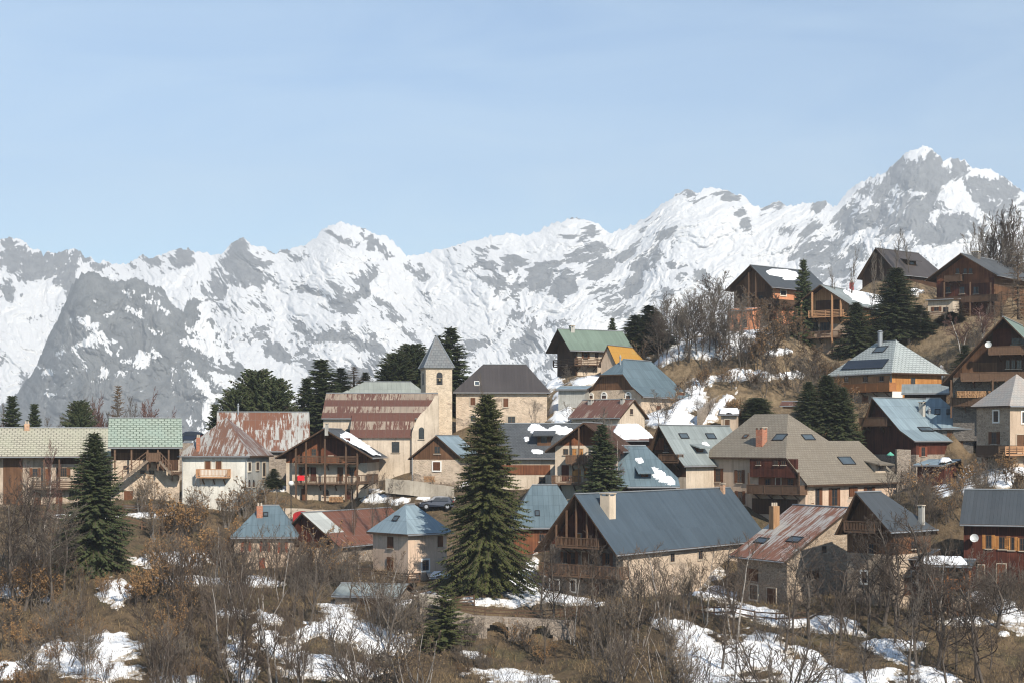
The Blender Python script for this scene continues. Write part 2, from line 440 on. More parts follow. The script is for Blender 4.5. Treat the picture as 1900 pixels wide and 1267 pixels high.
M['r_mixed'] = m_tiles('patched_pink_shingles', (0.33, 0.30, 0.27), (0.27, 0.265, 0.25), (0.19, 0.18, 0.17), 0.5, 0.38, 0.03, (0.33, 0.25, 0.21))
M['r_spire'] = m_tiles('grey_spire_slates', (0.12, 0.128, 0.135), (0.16, 0.168, 0.172), (0.07, 0.075, 0.08), 0.5, 0.4, 0.03, (0.17, 0.15, 0.135))
M['r_greyold'] = m_metal_roof('old_grey_green_roof', (0.27, 0.285, 0.25), (0.23, 0.245, 0.215), seam=0.7, sheet=3, streak=0.3)
M['red_cloth'] = m_plain('red_cloth', (0.62, 0.02, 0.03), 0.8, 0, 0.15)
M['red_paint'] = m_wood('red_painted_boards', (0.36, 0.02, 0.025), (0.46, 0.04, 0.04), 0.2)
M['dish'] = m_plain('dish_grey', (0.55, 0.55, 0.53), 0.5, 0.1, 0.05)
def m_snow():
    g = G('snow')
    p = g.pos()
    f = g.noise(p, 0.8, 5, 0.6)
    c = g.mix(g.ramp(f, 0.4, 0.75, 0, 0.35), (0.80, 0.81, 0.825), (0.68, 0.68, 0.675))
    c = g.mix(g.ramp(g.noise(p, 4.0, 5, 0.7), 0.62, 0.78, 0, 0.5), c, (0.42, 0.38, 0.33))
    ed = g.n('Attribute', attribute_name='edge', out=2)
    c = g.mix(g.math('MULTIPLY', g.ramp(ed, 0.0, 0.5, 0.06, 1), g.ramp(g.noise(p, 2.2, 5, 0.7), 0.33, 0.56)), c, (0.33, 0.28, 0.22))
    return g.fin(c, 0.7, 0, g.math('ADD', g.noise(p, 1.6, 6, 0.65), g.math('MULTIPLY', g.noise(p, 0.5, 3), 2.0)), 0.5, 0.35, 0.2)
M['snow'] = m_snow()
# ------------------------------------------------------------------ houses
HOUSES = []
CTRL = []            # ground heights the buildings stand on: (x, y, z)

class House:
    """A building measured from its front corner: D metres away, yaw of its front (positive looks to the right)."""
    def __init__(s, name, label, cat='house', D=200, yaw=0, xl=0, xr=0, ye=0, yb=0, ya=0, ref='l', L=None, xf=None, xs=None,
                 axis='x', hip=(0, 0), ins=(0, 0), ov=(0.6, 0.6), ovf=None, r=0.5, flare=0.0, t=0.2, wall=None, sides=None,
                 gable=None, yg=None, roof=None, gsides=None, group=None, deep=3.0, gutter=True, pad=True, wallname='wall', zg=None):
        th = radians(yaw); c, sn = cos(th), sin(th)
        s.u = Vector((c, sn)); s.v = Vector((-sn, c))
        ul, ur = (xl - CX) / F, (xr - CX) / F
        if ref == 'l':
            A = Vector((ul * D, D)); W = (ur * D - A.x) / (c - ur * sn); B = A + s.u * W
        else:
            B = Vector((ur * D, D)); W = (B.x - ul * D) / (c - ul * sn); A = B - s.u * W
        def far(p, px):
            q = (px - CX) / F
            return (q * p.y - p.x) / (s.v.x - q * s.v.y)
        if xs is not None: L = far(A if ref == 'l' else B, xs)
        if xf is not None: L = far(A + s.u * (W * r), xf)
        s.W, s.L, s.axis, s.t, s.r = W, L, axis, t, r
        zb = (HY - yb) / F * D
        ze = (HY - ye) / F * D - zb
        if axis == 'y': pr = A + s.u * (W * r) + s.v * (ins[0] if hip[0] else 0)
        else: pr = A + s.u * (W / 2) + s.v * (L * r)
        zr = (HY - ya) / F * pr.y - zb
        S_ = W if axis == 'y' else L; T_ = L if axis == 'y' else W
        ins = tuple(i if i >= 1 or i == 0 else i * T_ for i in ins)
        if 0.02 < r < 0.98:         # ye is the edge of the eave: the wall top lies a little higher, under the slope
            q_ = ov[0] * ((1 - flare) * 0.8 if flare else 1.0) / (min(r, 1 - r) * S_)
            ze = (ze + zr * q_) / (1 + q_)
        s.ze, s.zr, s.zb = ze, zr, zb
        s.O = Vector((A.x, A.y, zb))
        s.root = empty(name, s.O, th)
        tag(s.root, label, cat, group)
        s.Mi = (Matrix.Translation(s.O) @ Matrix.Rotation(th, 4, 'Z')).inverted()
        s.Mw = s.Mi.inverted()
        s.o = s.Mi @ Vector((0, 0, 0))
        S, T = (W, L) if axis == 'y' else (L, W)
        oe, og = ov
        ovf0 = og if ovf is None else ovf       # overhang over the front gable
        ovf1 = og
        sl0 = (zr - ze) / max(1e-3, r * S); sl1 = (zr - ze) / max(1e-3, (1 - r) * S)
        fl = flare
        prof = []
        if r > 0.02:
            if fl:
                a = 0.28 * r * S; zk = ze + sl0 * a * (1 - fl * 0.6)
                zk = ze + sl0 * a * (1 - fl)
                prof += [(-oe, ze - sl0 * oe * (1 - fl) * 0.8), (a, zk)]
            else: prof += [(-oe, ze - sl0 * oe)]
        prof += [(r * S, zr)] if 0.02 < r < 0.98 else ([(-oe, zr + sl1 * oe)] if r <= 0.02 else [(S + oe, zr + sl0 * oe)])
        if r < 0.98:
            if fl:
                a = 0.28 * (1 - r) * S; zk = ze + sl1 * a * (1 - fl)
                prof += [(S - a, zk), (S + oe, ze - sl1 * oe * (1 - fl) * 0.8)]
            else: prof += [(S + oe, ze - sl1 * oe)]
        s.prof = prof
        e0 = min(prof[0][1], prof[-1][1]) if 0.02 < r < 0.98 else min(p[1] for p in prof)
        cuts = []
        for i in (0, 1):
            if hip[i]:
                ovx = ovf0 if i == 0 else ovf1
                if axis == 'x': ovx = og
                zb_ = zr - hip[i] * (zr - e0)
                dt = ins[i] + ovx; dz = zr - zb_
                t0 = ins[i] if i == 0 else T - ins[i]
                cuts.append((t0, (-dz if i == 0 else dz), dt))
        s.cuts = cuts
        if axis == 'x': ovf0 = og
        def mk(pts, t0, t1, zlow, drop):
            bm = bmesh.new()
            def cv(a, b, z): return (a, b, z) if axis == 'y' else (b, a, z)
            sec = [(a, z - drop) for a, z in pts]
            poly = [(sec[0][0], zlow)] + sec + [(sec[-1][0], zlow)]
            v0 = [bm.verts.new(cv(a, t0, z)) for a, z in poly]
            v1 = [bm.verts.new(cv(a, t1, z)) for a, z in poly]
            bm.faces.new(v0); bm.faces.new(list(reversed(v1)))
            for i in range(len(poly)):
                j = (i + 1) % len(poly)
                bm.faces.new((v0[j], v0[i], v1[i], v1[j]))
            bmesh.ops.recalc_face_normals(bm, faces=bm.faces)
            for (tt, nz, dt) in cuts:
                no = (0, nz, dt) if axis == 'y' else (nz, 0, dt)
                co = cv(S * 0.5, tt, zr - drop)
                cutbm(bm, co, no)
            return bm
        def cutbm(bm, co, no):
            r_ = bmesh.ops.bisect_plane(bm, geom=bm.verts[:] + bm.edges[:] + bm.faces[:], dist=1e-4, plane_co=co, plane_no=Vector(no).normalized(), clear_outer=True)
            ed = [e for e in r_['geom_cut'] if isinstance(e, bmesh.types.BMEdge)]
            if ed:
                bmesh.ops.holes_fill(bm, edges=[e for e in bm.edges if e.is_boundary], sides=0)
                bmesh.ops.recalc_face_normals(bm, faces=bm.faces)
        # roof: the top faces of the solid, given a thickness
        bm = mk(prof, -ovf0, T + ovf1, -deep - 3, 0.0)
        bm.normal_update()
        tv, tf = {}, []
        for f in bm.faces:
            if f.normal.z > 0.06:
                tf.append([tuple(round(x, 4) for x in v.co) for v in f.verts])
        bm.free()
        s.roof_tris = BVHTree.FromPolygons([p for f in tf for p in f], sum_ranges([len(f) for f in tf]))
        idx = {}
        for f in tf:
            for p in f: idx.setdefault(p, len(idx))
        top = list(idx); n = len(top)
        mb = MB()
        mb.v = top + [(p[0], p[1], p[2] - t) for p in top]
        ec = {}
        for f in tf:
            q = [idx[p] for p in f]
            mb.f.append(tuple(q)); mb.m.append(0)
            mb.f.append(tuple(n + i for i in reversed(q))); mb.m.append(1)
            for a, b in zip(q, q[1:] + q[:1]): ec[(a, b)] = 1
        for (a, b) in ec:
            if (b, a) not in ec:
                mb.f.append((b, a, n + a, n + b)); mb.m.append(1)
        s.roof = mb.build('roof', [roof, M['soffit']], s.root)
        def cv_(a, b, z): return (a, b, z) if axis == 'y' else (b, a, z)
        t0_ = ins[0] if hip[0] else -ovf0; t1_ = T - ins[1] if hip[1] else T + ovf1
        if 0.02 < r < 0.98 and t1_ - t0_ > 0.6:
            rb = MB(); rb.beam(cv_(r * S, t0_, zr + 0.03), cv_(r * S, t1_, zr + 0.03), 0.26, 0.10); rb.build('ridge_cap', M['zinc'] if gutter else M['soffit'], s.roof)
        ends = [(prof[0], -0.06), (prof[-1], 0.06)] if axis == 'y' else [(prof[0], -0.06)]
        if gutter:
            e0_ = -ovf0 if hip[0] < 0.99 else -ovf0; 
            for (pe, dx_) in ends:
                gb = MB(); gb.tube(cv_(pe[0] + dx_, -ovf0 + 0.05, pe[1] - t * 0.6), cv_(pe[0] + dx_, T + ovf1 - 0.05, pe[1] - t * 0.6), 0.075, 0.075, 6); gb.build('gutter', M['zinc'], s.roof)
        # walls up to the underside of the roof
        def zp(a):
            for (p, q) in zip(prof, prof[1:]):
                if p[0] - 1e-6 <= a <= q[0] + 1e-6:
                    f_ = 0 if q[0] == p[0] else (a - p[0]) / (q[0] - p[0])
                    return p[1] + (q[1] - p[1]) * f_
            return prof[-1][1]
        s.zp = zp
        inner = [(0.0, zp(0.0))] + [p for p in prof if 1e-3 < p[0] < S - 1e-3] + [(S, zp(S))]
        bm = mk(inner, 0.0, T, -deep, t + 0.004)
        zg_ = None
        if gable is not None:
            zg_ = zg if zg is not None else (ze if yg is None else (HY - yg) / F * D - zb)
        def part(bm, name, mat, sd):
            me = bpy.data.meshes.new(name)
            mats = [mat] + list({id(x): x for x in (sd or {}).values()}.values())
            for m in mats: me.materials.append(m)
            bm.normal_update()
            for f in bm.faces:
                nx, ny = f.normal.x, f.normal.y
                key = 'front' if ny < -0.7 else 'back' if ny > 0.7 else 'left' if nx < -0.7 else 'right' if nx > 0.7 else None
                f.material_index = mats.index(sd[key]) if sd and key in sd else 0
            bm.to_mesh(me); auto_uv(me)
            return link(name, me, s.root)
        if zg_ is None:
            s.wall = part(bm, wallname, wall, sides)
        else:
            b2 = bm.copy()
            cutbm(bm, (0, 0, zg_), (0, 0, 1))
            cutbm(b2, (0, 0, zg_), (0, 0, -1))
            s.wall = part(bm, wallname, wall, sides)
            s.gab = part(b2, 'gable', gable, gsides); b2.free()
        bm.free()
        HOUSES.append(s)
        if pad:
            for (a, b) in ((0, 0), (W, 0), (W, L), (0, L), (W / 2, -1.5), (-1.2, L * 0.5), (W + 1.2, L * 0.5), (W * 0.5, L * 0.5)):
                q = s.Mw @ Vector((a, b, 0)); CTRL.append((q.x, q.y, q.z))
    # ---- measuring from the photograph
    def ray(s, px, py):
        d = (s.Mi.to_3x3() @ Vector(((px - CX) / F, 1.0, (HY - py) / F)))
        return s.o, d
    def on(s, face, px, py, off=0.0):
        o, d = s.ray(px, py)
        if face == 'front': tt = (-off - o.y) / d.y
        elif face == 'left': tt = (-off - o.x) / d.x
        else: tt = (s.W + off - o.x) / d.x
        p = o + d * tt
        return (p.x, p.z) if face == 'front' else (p.y, p.z)
    def onroof(s, px, py):
        o, d = s.ray(px, py)
        h = s.roof_tris.ray_cast(o, d.normalized())
        if h[0] is None:      # just past an edge: take the nearest place on the roof
            dd = d.normalized(); c = Vector((s.W / 2, s.L / 2, (s.ze + s.zr) / 2))
            h = s.roof_tris.find_nearest(o + dd * (c - o).dot(dd), 1.5)
        return h[0], h[1]
    def mp(s, face, a, z, d):
        return (a, -d, z) if face == 'front' else (-d, a, z) if face == 'left' else (s.W + d, a, z)
    def bx(s, mb, face, a0, z0, a1, z1, d0, d1, m=0):
        mb.box(s.mp(face, a0, z0, d0), s.mp(face, a1, z1, d1), m)
    def rect(s, face, b, off=0.0):
        p = s.on(face, b[0], b[3], off); q = s.on(face, b[2], b[1], off)
        return min(p[0], q[0]), min(p[1], q[1]), max(p[0], q[0]), max(p[1], q[1])
    # ---- parts
    def window(s, face, b, frame='rail_dark', shut=None, trim=None, bars=(1, 1), off=0.0, closed=False, arch=False, sill=True):
        a0, z0, a1, z1 = s.rect(face, b, off)
        if a1 - a0 < 0.5: c = (a0 + a1) / 2; a0, a1 = c - 0.3, c + 0.3
        fw = 0.07
        mb = MB()
        d = off
        s.bx(mb, face, a0, z0, a0 + fw, z1, d + 0.003, d + 0.05); s.bx(mb, face, a1 - fw, z0, a1, z1, d + 0.003, d + 0.05)
        s.bx(mb, face, a0 + fw, z0, a1 - fw, z0 + fw, d + 0.003, d + 0.05); s.bx(mb, face, a0 + fw, z1 - fw, a1 - fw, z1, d + 0.003, d + 0.05)
        for i in range(bars[0]):
            c = a0 + (a1 - a0) * (i + 1) / (bars[0] + 1); s.bx(mb, face, c - 0.03, z0 + fw, c + 0.03, z1 - fw, d + 0.003, d + 0.045)
        for i in range(bars[1]):
            c = z0 + (z1 - z0) * (i + 1) / (bars[1] + 1); s.bx(mb, face, a0 + fw, c - 0.02, a1 - fw, c + 0.02, d + 0.003, d + 0.04)
        w = mb.build('window', M[frame], s.root)
        mb = MB(); s.bx(mb, face, a0 + 0.02, z0 + 0.02, a1 - 0.02, z1 - 0.02, d + 0.001, d + 0.022); mb.build('pane', M['glass'], w)
        if trim:
            mb = MB(); tw = 0.17
            s.bx(mb, face, a0 - tw, z0 - tw, a0 - 0.004, z1 + tw, d + 0.002, d + 0.075); s.bx(mb, face, a1 + 0.004, z0 - tw, a1 + tw, z1 + tw, d + 0.002, d + 0.075)
            s.bx(mb, face, a0 - 0.004, z1 + 0.004, a1 + 0.004, z1 + tw, d + 0.002, d + 0.072); s.bx(mb, face, a0 - 0.004, z0 - tw, a1 + 0.004, z0 - 0.004, d + 0.002, d + 0.12)
            mb.build('surround', M[trim], w)
        elif sill:
            mb = MB(); s.bx(mb, face, a0 - 0.1, z0 - 0.09, a1 + 0.1, z0 - 0.004, d + 0.002, d + 0.14); mb.build('sill', M['trim_stone'], w)
        if shut:
            sw = (a1 - a0) * 0.55
            if closed: rs = ((a0 + 0.01, (a0 + a1) / 2 - 0.01), ((a0 + a1) / 2 + 0.01, a1 - 0.01))
            else: rs = ((a0 - sw, a0 - 0.01), (a1 + 0.01, a1 + sw))
            for (p, q) in rs:
                mb = MB(); o2 = 0.08 if (trim or closed) else 0.01
                s.bx(mb, face, p, z0 - 0.04, q, z1 + 0.04, d + o2, d + o2 + 0.04)
                for zz in (z0 + 0.2, z1 - 0.25): s.bx(mb, face, p + 0.04, zz, q - 0.04, zz + 0.09, d + o2 + 0.041, d + o2 + 0.06)
                mb.build('shutter', M[shut], w)
        if arch:
            mb = MB(); c = (a0 + a1) / 2; rr = (a1 - a0) / 2
            pts = [s.mp(face, c + cos(pi * i / 10) * rr, z1 + sin(pi * i / 10) * rr, d + 0.004) for i in range(11)]
            nrm = Vector(s.mp(face, 0, 0, 1.0)) - Vector(s.mp(face, 0, 0, 0.0))
            mb.prism(pts, nrm * 0.03); mb.build('arch_pane', M['glass'], w)
            if trim:
                mb = MB()
                for i in range(10):
                    t0, t1 = pi * i / 10, pi * (i + 1) / 10
                    q = [s.mp(face, c + cos(x) * r_, z1 + sin(x) * r_, d + 0.005) for (x, r_) in ((t0, rr), (t0, rr + 0.17), (t1, rr + 0.17), (t1, rr))]
                    mb.prism(q, nrm * 0.085)
                mb.build('arch_surround', M[trim], w)
        return w
    def door(s, face, b, mat='shutter', trim=None, off=0.0, leaves=1, arch=False):
        a0, z0, a1, z1 = s.rect(face, b, off); d = off
        mb = MB(); w = (a1 - a0) / leaves
        for i in range(leaves): s.bx(mb, face, a0 + i * w + 0.01, z0, a0 + (i + 1) * w - 0.01, z1, d + 0.003, d + 0.045)
        o = mb.build('door', M[mat], s.root)
        if arch:
            mb = MB(); c = (a0 + a1) / 2; rr = (a1 - a0) / 2
            nrm = Vector(s.mp(face, 0, 0, 1.0)) - Vector(s.mp(face, 0, 0, 0.0))
            mb.prism([s.mp(face, c + cos(pi * i / 12) * rr, z1 + 0.004 + sin(pi * i / 12) * rr * 0.5, d + 0.003) for i in range(13)], nrm * 0.04); mb.build('fanlight', M[mat], o)
        mb = MB(); fw = 0.1
        s.bx(mb, face, a0 - fw, z0, a0 - 0.004, z1 + fw, d + 0.002, d + 0.09); s.bx(mb, face, a1 + 0.004, z0, a1 + fw, z1 + fw, d + 0.002, d + 0.09)
        if not arch: s.bx(mb, face, a0 - 0.004, z1 + 0.004, a1 + 0.004, z1 + fw, d + 0.002, d + 0.088)
        mb.build('door_frame', M[trim or 'trim_stone'], o)
        mb = MB(); s.bx(mb, face, a1 - 0.18, z0 + 1.0, a1 - 0.1, z0 + 1.05, d + 0.046, d + 0.1); mb.build('handle', M['iron'], o)
        return o
    def panel(s, face, b, mat, name='cladding', off=0.0, th=0.06):
        a0, z0, a1, z1 = s.rect(face, b, off)
        mb = MB(); s.bx(mb, face, a0, z0, a1, z1, off + 0.005, off + th)
        return mb.build(name, M[mat], s.root)
    def balcony(s, face, x0, x1, yf, depth=1.3, rail='rail_dark', style='bars', h=1.0, brackets=3, side=True, yoff=0.0):
        """floor, railing and brackets; x0, x1 and yf are seen at the outer edge"""
        p = s.on(face, x0, yf, depth); q = s.on(face, x1, yf, depth)
        a0, a1 = sorted((p[0], q[0])); z = (p[1] + q[1]) / 2
        mb = MB(); s.bx(mb, face, a0, z - 0.16, a1, z, 0.01, depth)
        n = 5
        o = mb.build('balcony', M[rail], s.root)
        mb = MB(); d = depth - 0.04
        def run(f0, f1, fixed):
            def bb(u0, u1, za, zb_, w=0.03):
                if fixed is None: s.bx(mb, face, u0, za, u1, zb_, d - w, d + w)
                else: s.bx(mb, face, fixed - w, za, fixed + w, zb_, u0, u1)
            ln = f1 - f0
            bb(f0, f1, z + h - 0.09, z + h, 0.05)
            if style == 'bars':
                bb(f0, f1, z + 0.10, z + 0.17)
                nn = max(2, int(ln / 0.17))
                for i in range(nn + 1):
                    c = f0 + ln * i / nn; bb(c - 0.025, c + 0.025, z + 0.171, z + h - 0.091, 0.02)
            elif style == 'plank':
                nn = max(2, int(ln / 0.19))
                for i in range(nn):
                    c = f0 + ln * i / nn; bb(c + 0.012, c + ln / nn - 0.012, z + 0.02, z + h - 0.091, 0.018)
            else:
                for zz in (0.18, 0.42, 0.66): bb(f0, f1, z + zz, z + zz + 0.12, 0.02)
            nn = max(1, int(ln / 2.2))
            for i in range(nn + 1):
                c = f0 + ln * i / nn; bb(c - 0.055, c + 0.055, z, z + h - 0.002, 0.056)
        run(a0, a1, None)
        if side:
            run(0.05, d - 0.06, a0 + 0.06); run(0.05, d - 0.06, a1 - 0.06)
        mb.build('railing', M[rail], o)
        for i in range(brackets):
            c = a0 + (a1 - a0) * (i + 0.5) / brackets if brackets > 1 else (a0 + a1) / 2
            mb = MB()
            mb.beam(s.mp(face, c, z - 0.9, 0.06), s.mp(face, c, z - 0.2, depth - 0.2), 0.13); s.bx(mb, face, c - 0.07, z - 0.30, c + 0.07, z - 0.163, 0.01, depth - 0.02)
            mb.build('bracket', M['rail_dark'], o)
        return o
    def post(s, face, px, y0, y1, depth, w=0.2, mat='rail_dark', name='post'):
        p = s.on(face, px, y1, depth); q = s.on(face, px, y0, depth)
        mb = MB(); zt = q[1]
        if y0 is None or y0 == 'roof': pass
        mb.beam(s.mp(face, p[0], p[1], depth), s.mp(face, p[0], zt, depth), w)
        return mb.build(name, M[mat], s.root)
    def rpost(s, face, px, y1, depth, w=0.2, mat='rail_dark', name='post'):
        """post from the height seen at y1 up to the underside of the roof"""
        p = s.on(face, px, y1, depth)
        q = Vector(s.mp(face, p[0], p[1], depth))
        h = s.roof_tris.ray_cast(q, Vector((0, 0, 1)))
        zt = (h[0].z - s.t) if h[0] is not None else p[1] + 2.4
        mb = MB(); mb.beam(q, (q.x, q.y, zt), w)
        return mb.build(name, M[mat], s.root)
    def chimney(s, px, yt, yb, wpx, mat='chim_cream', pots=2, cap=True, dp=None, round_=False):
        h, _ = s.onroof(px, yb)
        if h is None: return None
        wp = s.Mw @ h; m_ = F / wp.y
        w = wpx / m_ ; zt = (HY - yt) / F * wp.y - s.zb
        d = dp or w
        mb = MB()
        if round_:
            mb.tube((h.x, h.y, h.z - 0.3), (h.x, h.y, zt), w / 2, w / 2, 12)
            mb.tube((h.x, h.y, zt - 0.15), (h.x, h.y, zt + 0.03), w / 2 + 0.05, w / 2 + 0.05, 12)
        else:
            mb.box((h.x - w / 2, h.y - d / 2, h.z - 0.7), (h.x + w / 2, h.y + d / 2, zt - (0.3 if cap else 0)))
            if cap:
                for sx in (-1, 1):
                    for sy in (-1, 1):
                        mb.box((h.x + sx * (w / 2 - 0.01), h.y + sy * (d / 2 - 0.01), zt - 0.3), (h.x + sx * (w / 2 - 0.16), h.y + sy * (d / 2 - 0.16), zt - 0.1))
        o = mb.build('chimney', M[mat], s.roof)
        mb = MB()
        if round_: mb.tube((h.x, h.y, zt + 0.1), (h.x, h.y, zt + 0.3), w * 0.7, w * 0.2, 12)
        elif cap: mb.box((h.x - w / 2 - 0.06, h.y - d / 2 - 0.06, zt - 0.1), (h.x + w / 2 + 0.06, h.y + d / 2 + 0.06, zt))
        else:
            for i in range(pots):
                c = h.x - w / 2 + w * (i + 0.5) / pots
                mb.tube((c, h.y, zt), (c, h.y, zt + 0.35), 0.12, 0.1, 8)
        mb.build('chimney_cap', M['zinc' if round_ else 'trim_stone'], s.roof)
        return o
    def skylight(s, b, mat='iron'):
        pts = [s.onroof(x, y) for x, y in ((b[0], b[3]), (b[2], b[3]), (b[2], b[1]), (b[0], b[1]))]
        if any(p[0] is None for p in pts): return
        n = pts[0][1]
        if n.z < 0: n = -n
        t_ = Vector((-n.y, n.x, 0)).normalized(); u_ = n.cross(t_)
        c = sum((p[0] for p in pts), Vector()) / 4
        q = [((p[0] - c).dot(t_), (p[0] - c).dot(u_)) for p in pts]
        hw = max(0.28, (max(x for x, _ in q) - min(x for x, _ in q)) * 0.40); hh = max(0.35, (max(y for _, y in q) - min(y for _, y in q)) * 0.42)
        mb = MB()
        def slab(x0, y0, x1, y1, d0, d1, m=0):
            mb.hexa([c + t_ * x + u_ * y + n * dd for dd in (d0, d1) for x, y in ((x0, y0), (x1, y0), (x1, y1), (x0, y1))], m)
        f = 0.09
        slab(-hw, -hh, -hw + f, hh, -0.05, 0.12); slab(hw - f, -hh, hw, hh, -0.05, 0.12)
        slab(-hw + f, -hh, hw - f, -hh + f, -0.05, 0.12); slab(-hw + f, hh - f, hw - f, hh, -0.05, 0.12)
        slab(-hw + f, -hh + f, hw - f, hh - f, -0.05, 0.07, 1)
        return mb.build('skylight', [M[mat], M['skyglass']], s.roof)
    def roofsnow(s, poly, label, thick=0.26, seed=1, rag=0.32):
        """snow lying on the roof: poly is its outline seen in the photograph"""
        xs = [p[0] for p in poly]; ys = [p[1] for p in poly]
        st = max(0.8, (max(xs) - min(xs)) / 60)
        nx = int((max(xs) - min(xs)) / st) + 3; ny = int((max(ys) - min(ys)) / (st * 0.6)) + 3
        gx = np.linspace(min(xs) - st, max(xs) + st, nx); gy = np.linspace(min(ys) - st, max(ys) + st, ny)
        X, Y = np.meshgrid(gx, gy)
        D = sdist(poly, X, Y) / max(1.0, min(max(xs) - min(xs), max(ys) - min(ys)) * 0.5)
        D = D + (fbm(X * 0.16, Y * 0.30, seed, 5, 0.65) - 0.5) * rag * 2.6
        vid = {}; mb = MB()
        def vert(i, j):
            if (i, j) in vid: return vid[(i, j)]
            o_, d_ = s.ray(X[j, i], Y[j, i])
            h = s.roof_tris.ray_cast(o_, d_.normalized())[0]
            if h is None: vid[(i, j)] = None; return None
            k_ = np.clip(D[j, i] * 3.2 + 0.25, -0.25, 1.0)
            p = h + Vector((0, 0, 1)) * (min(thick, 0.3) * (math.sqrt(k_) if k_ > 0 else k_))
            vid[(i, j)] = len(mb.v); mb.v.append(tuple(p)); return vid[(i, j)]
        for j in range(ny - 1):
            for i in range(nx - 1):
                if max(D[j, i], D[j, i + 1], D[j + 1, i], D[j + 1, i + 1]) > -0.08:
                    q = [vert(i, j), vert(i + 1, j), vert(i + 1, j + 1), vert(i, j + 1)]
                    if None not in q: mb.f.append(tuple(q)); mb.m.append(0)
        if not mb.f: return
        o = mb.build('roof_snow', M['snow'], None, smooth=True)
        o.matrix_world = s.Mw
        tag(o, label, 'snow', 'snow lying on the roofs')
        return o
    def dish(s, face, px, py, depth=0.5, r=0.45):
        a, z = s.on(face, px, py, depth)
        c = Vector(s.mp(face, a, z, depth)); n = (Vector(s.mp(face, 0, 0, 1)) - Vector(s.mp(face, 0, 0, 0)) + Vector((0, 0, 0.35)))
        n = n.normalized(); a1 = n.orthogonal().normalized(); b1 = n.cross(a1)
        mb = MB(); rings = []
        for k_ in (0.0, 0.5, 1.0):
            rings.append([c + n * (0.14 * k_ * k_) + (a1 * cos(2 * pi * i / 16) + b1 * sin(2 * pi * i / 16)) * (r * k_) for i in range(16)])
        for off in (0.0, -0.02):
            for i in range(16):
                j = (i + 1) % 16
                mb.poly([rings[0][0] + n * off, rings[1][i] + n * off, rings[1][j] + n * off])
                mb.poly([rings[1][i] + n * off, rings[2][i] + n * off, rings[2][j] + n * off, rings[1][j] + n * off])
        mb.beam(c, s.mp(face, a, z - 0.1, 0.0), 0.06); mb.beam(c - n * 0 + b1 * r, c + n * 0.45, 0.03)
        return mb.build('satellite_dish', M['dish'], s.root)

def sum_ranges(ls):
    out = []; b = 0
    for l in ls: out.append(tuple(range(b, b + l))); b += l
    return out
def sdist(poly, X, Y):
    """signed distance to a polygon, positive inside"""
    inside = np.zeros(X.shape, bool); d = np.full(X.shape, 1e9)
    n = len(poly)
    for i in range(n):
        x0, y0 = poly[i]; x1, y1 = poly[(i + 1) % n]
        c = ((y0 > Y) != (y1 > Y)) & (X < (x1 - x0) * (Y - y0) / ((y1 - y0) or 1e-9) + x0)
        inside ^= c
        ex, ey = x1 - x0, y1 - y0; l2 = ex * ex + ey * ey or 1e-9
        t = np.clip(((X - x0) * ex + (Y - y0) * ey) / l2, 0, 1)
        d = np.minimum(d, np.hypot(X - x0 - t * ex, Y - y0 - t * ey))
    return np.where(inside, d, -d)
# ------------------------------------------------------------------ the village, from the left
H = House
# long farmhouse under beige tiles
h = H('farmhouse', 'long low farmhouse under a beige tiled roof behind the tall spruce', D=202, yaw=14, xl=-75, xr=204, ye=846, yb=938, ya=793, L=9,
      ov=(1.5, 0.3), wall=M['plaster_old'], roof=M['r_beigetile'], gable=M['wood_dark'])
h.panel('front', (6, 850, 42, 936), 'wood_brown')
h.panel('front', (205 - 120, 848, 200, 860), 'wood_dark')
h.window('front', (112, 867, 124, 884), bars=(2, 2), shut='shutter')
h.window('front', (60, 868, 70, 884), bars=(1, 1), shut='shutter')
h.door('front', (84, 868, 94, 900), 'shutter')
h.window('front', (186, 870, 194, 884), shut='shutter', closed=True)
h.door('front', (103, 914, 116, 938), 'wood_red'); h.door('front', (62, 912, 76, 938), 'shutter')
h.window('front', (128, 914, 138, 928)); h.window('front', (-18, 870, -6, 886))
h.balcony('front', 60, 204, 905, 1.3, 'rail_dark', 'slat', 0.95, 4)
for x in (82, 110, 150, 186): h.rpost('front', x, 905, 1.22, 0.2)
h.chimney(50, 786, 796, 9, 'chim_tan', cap=False)

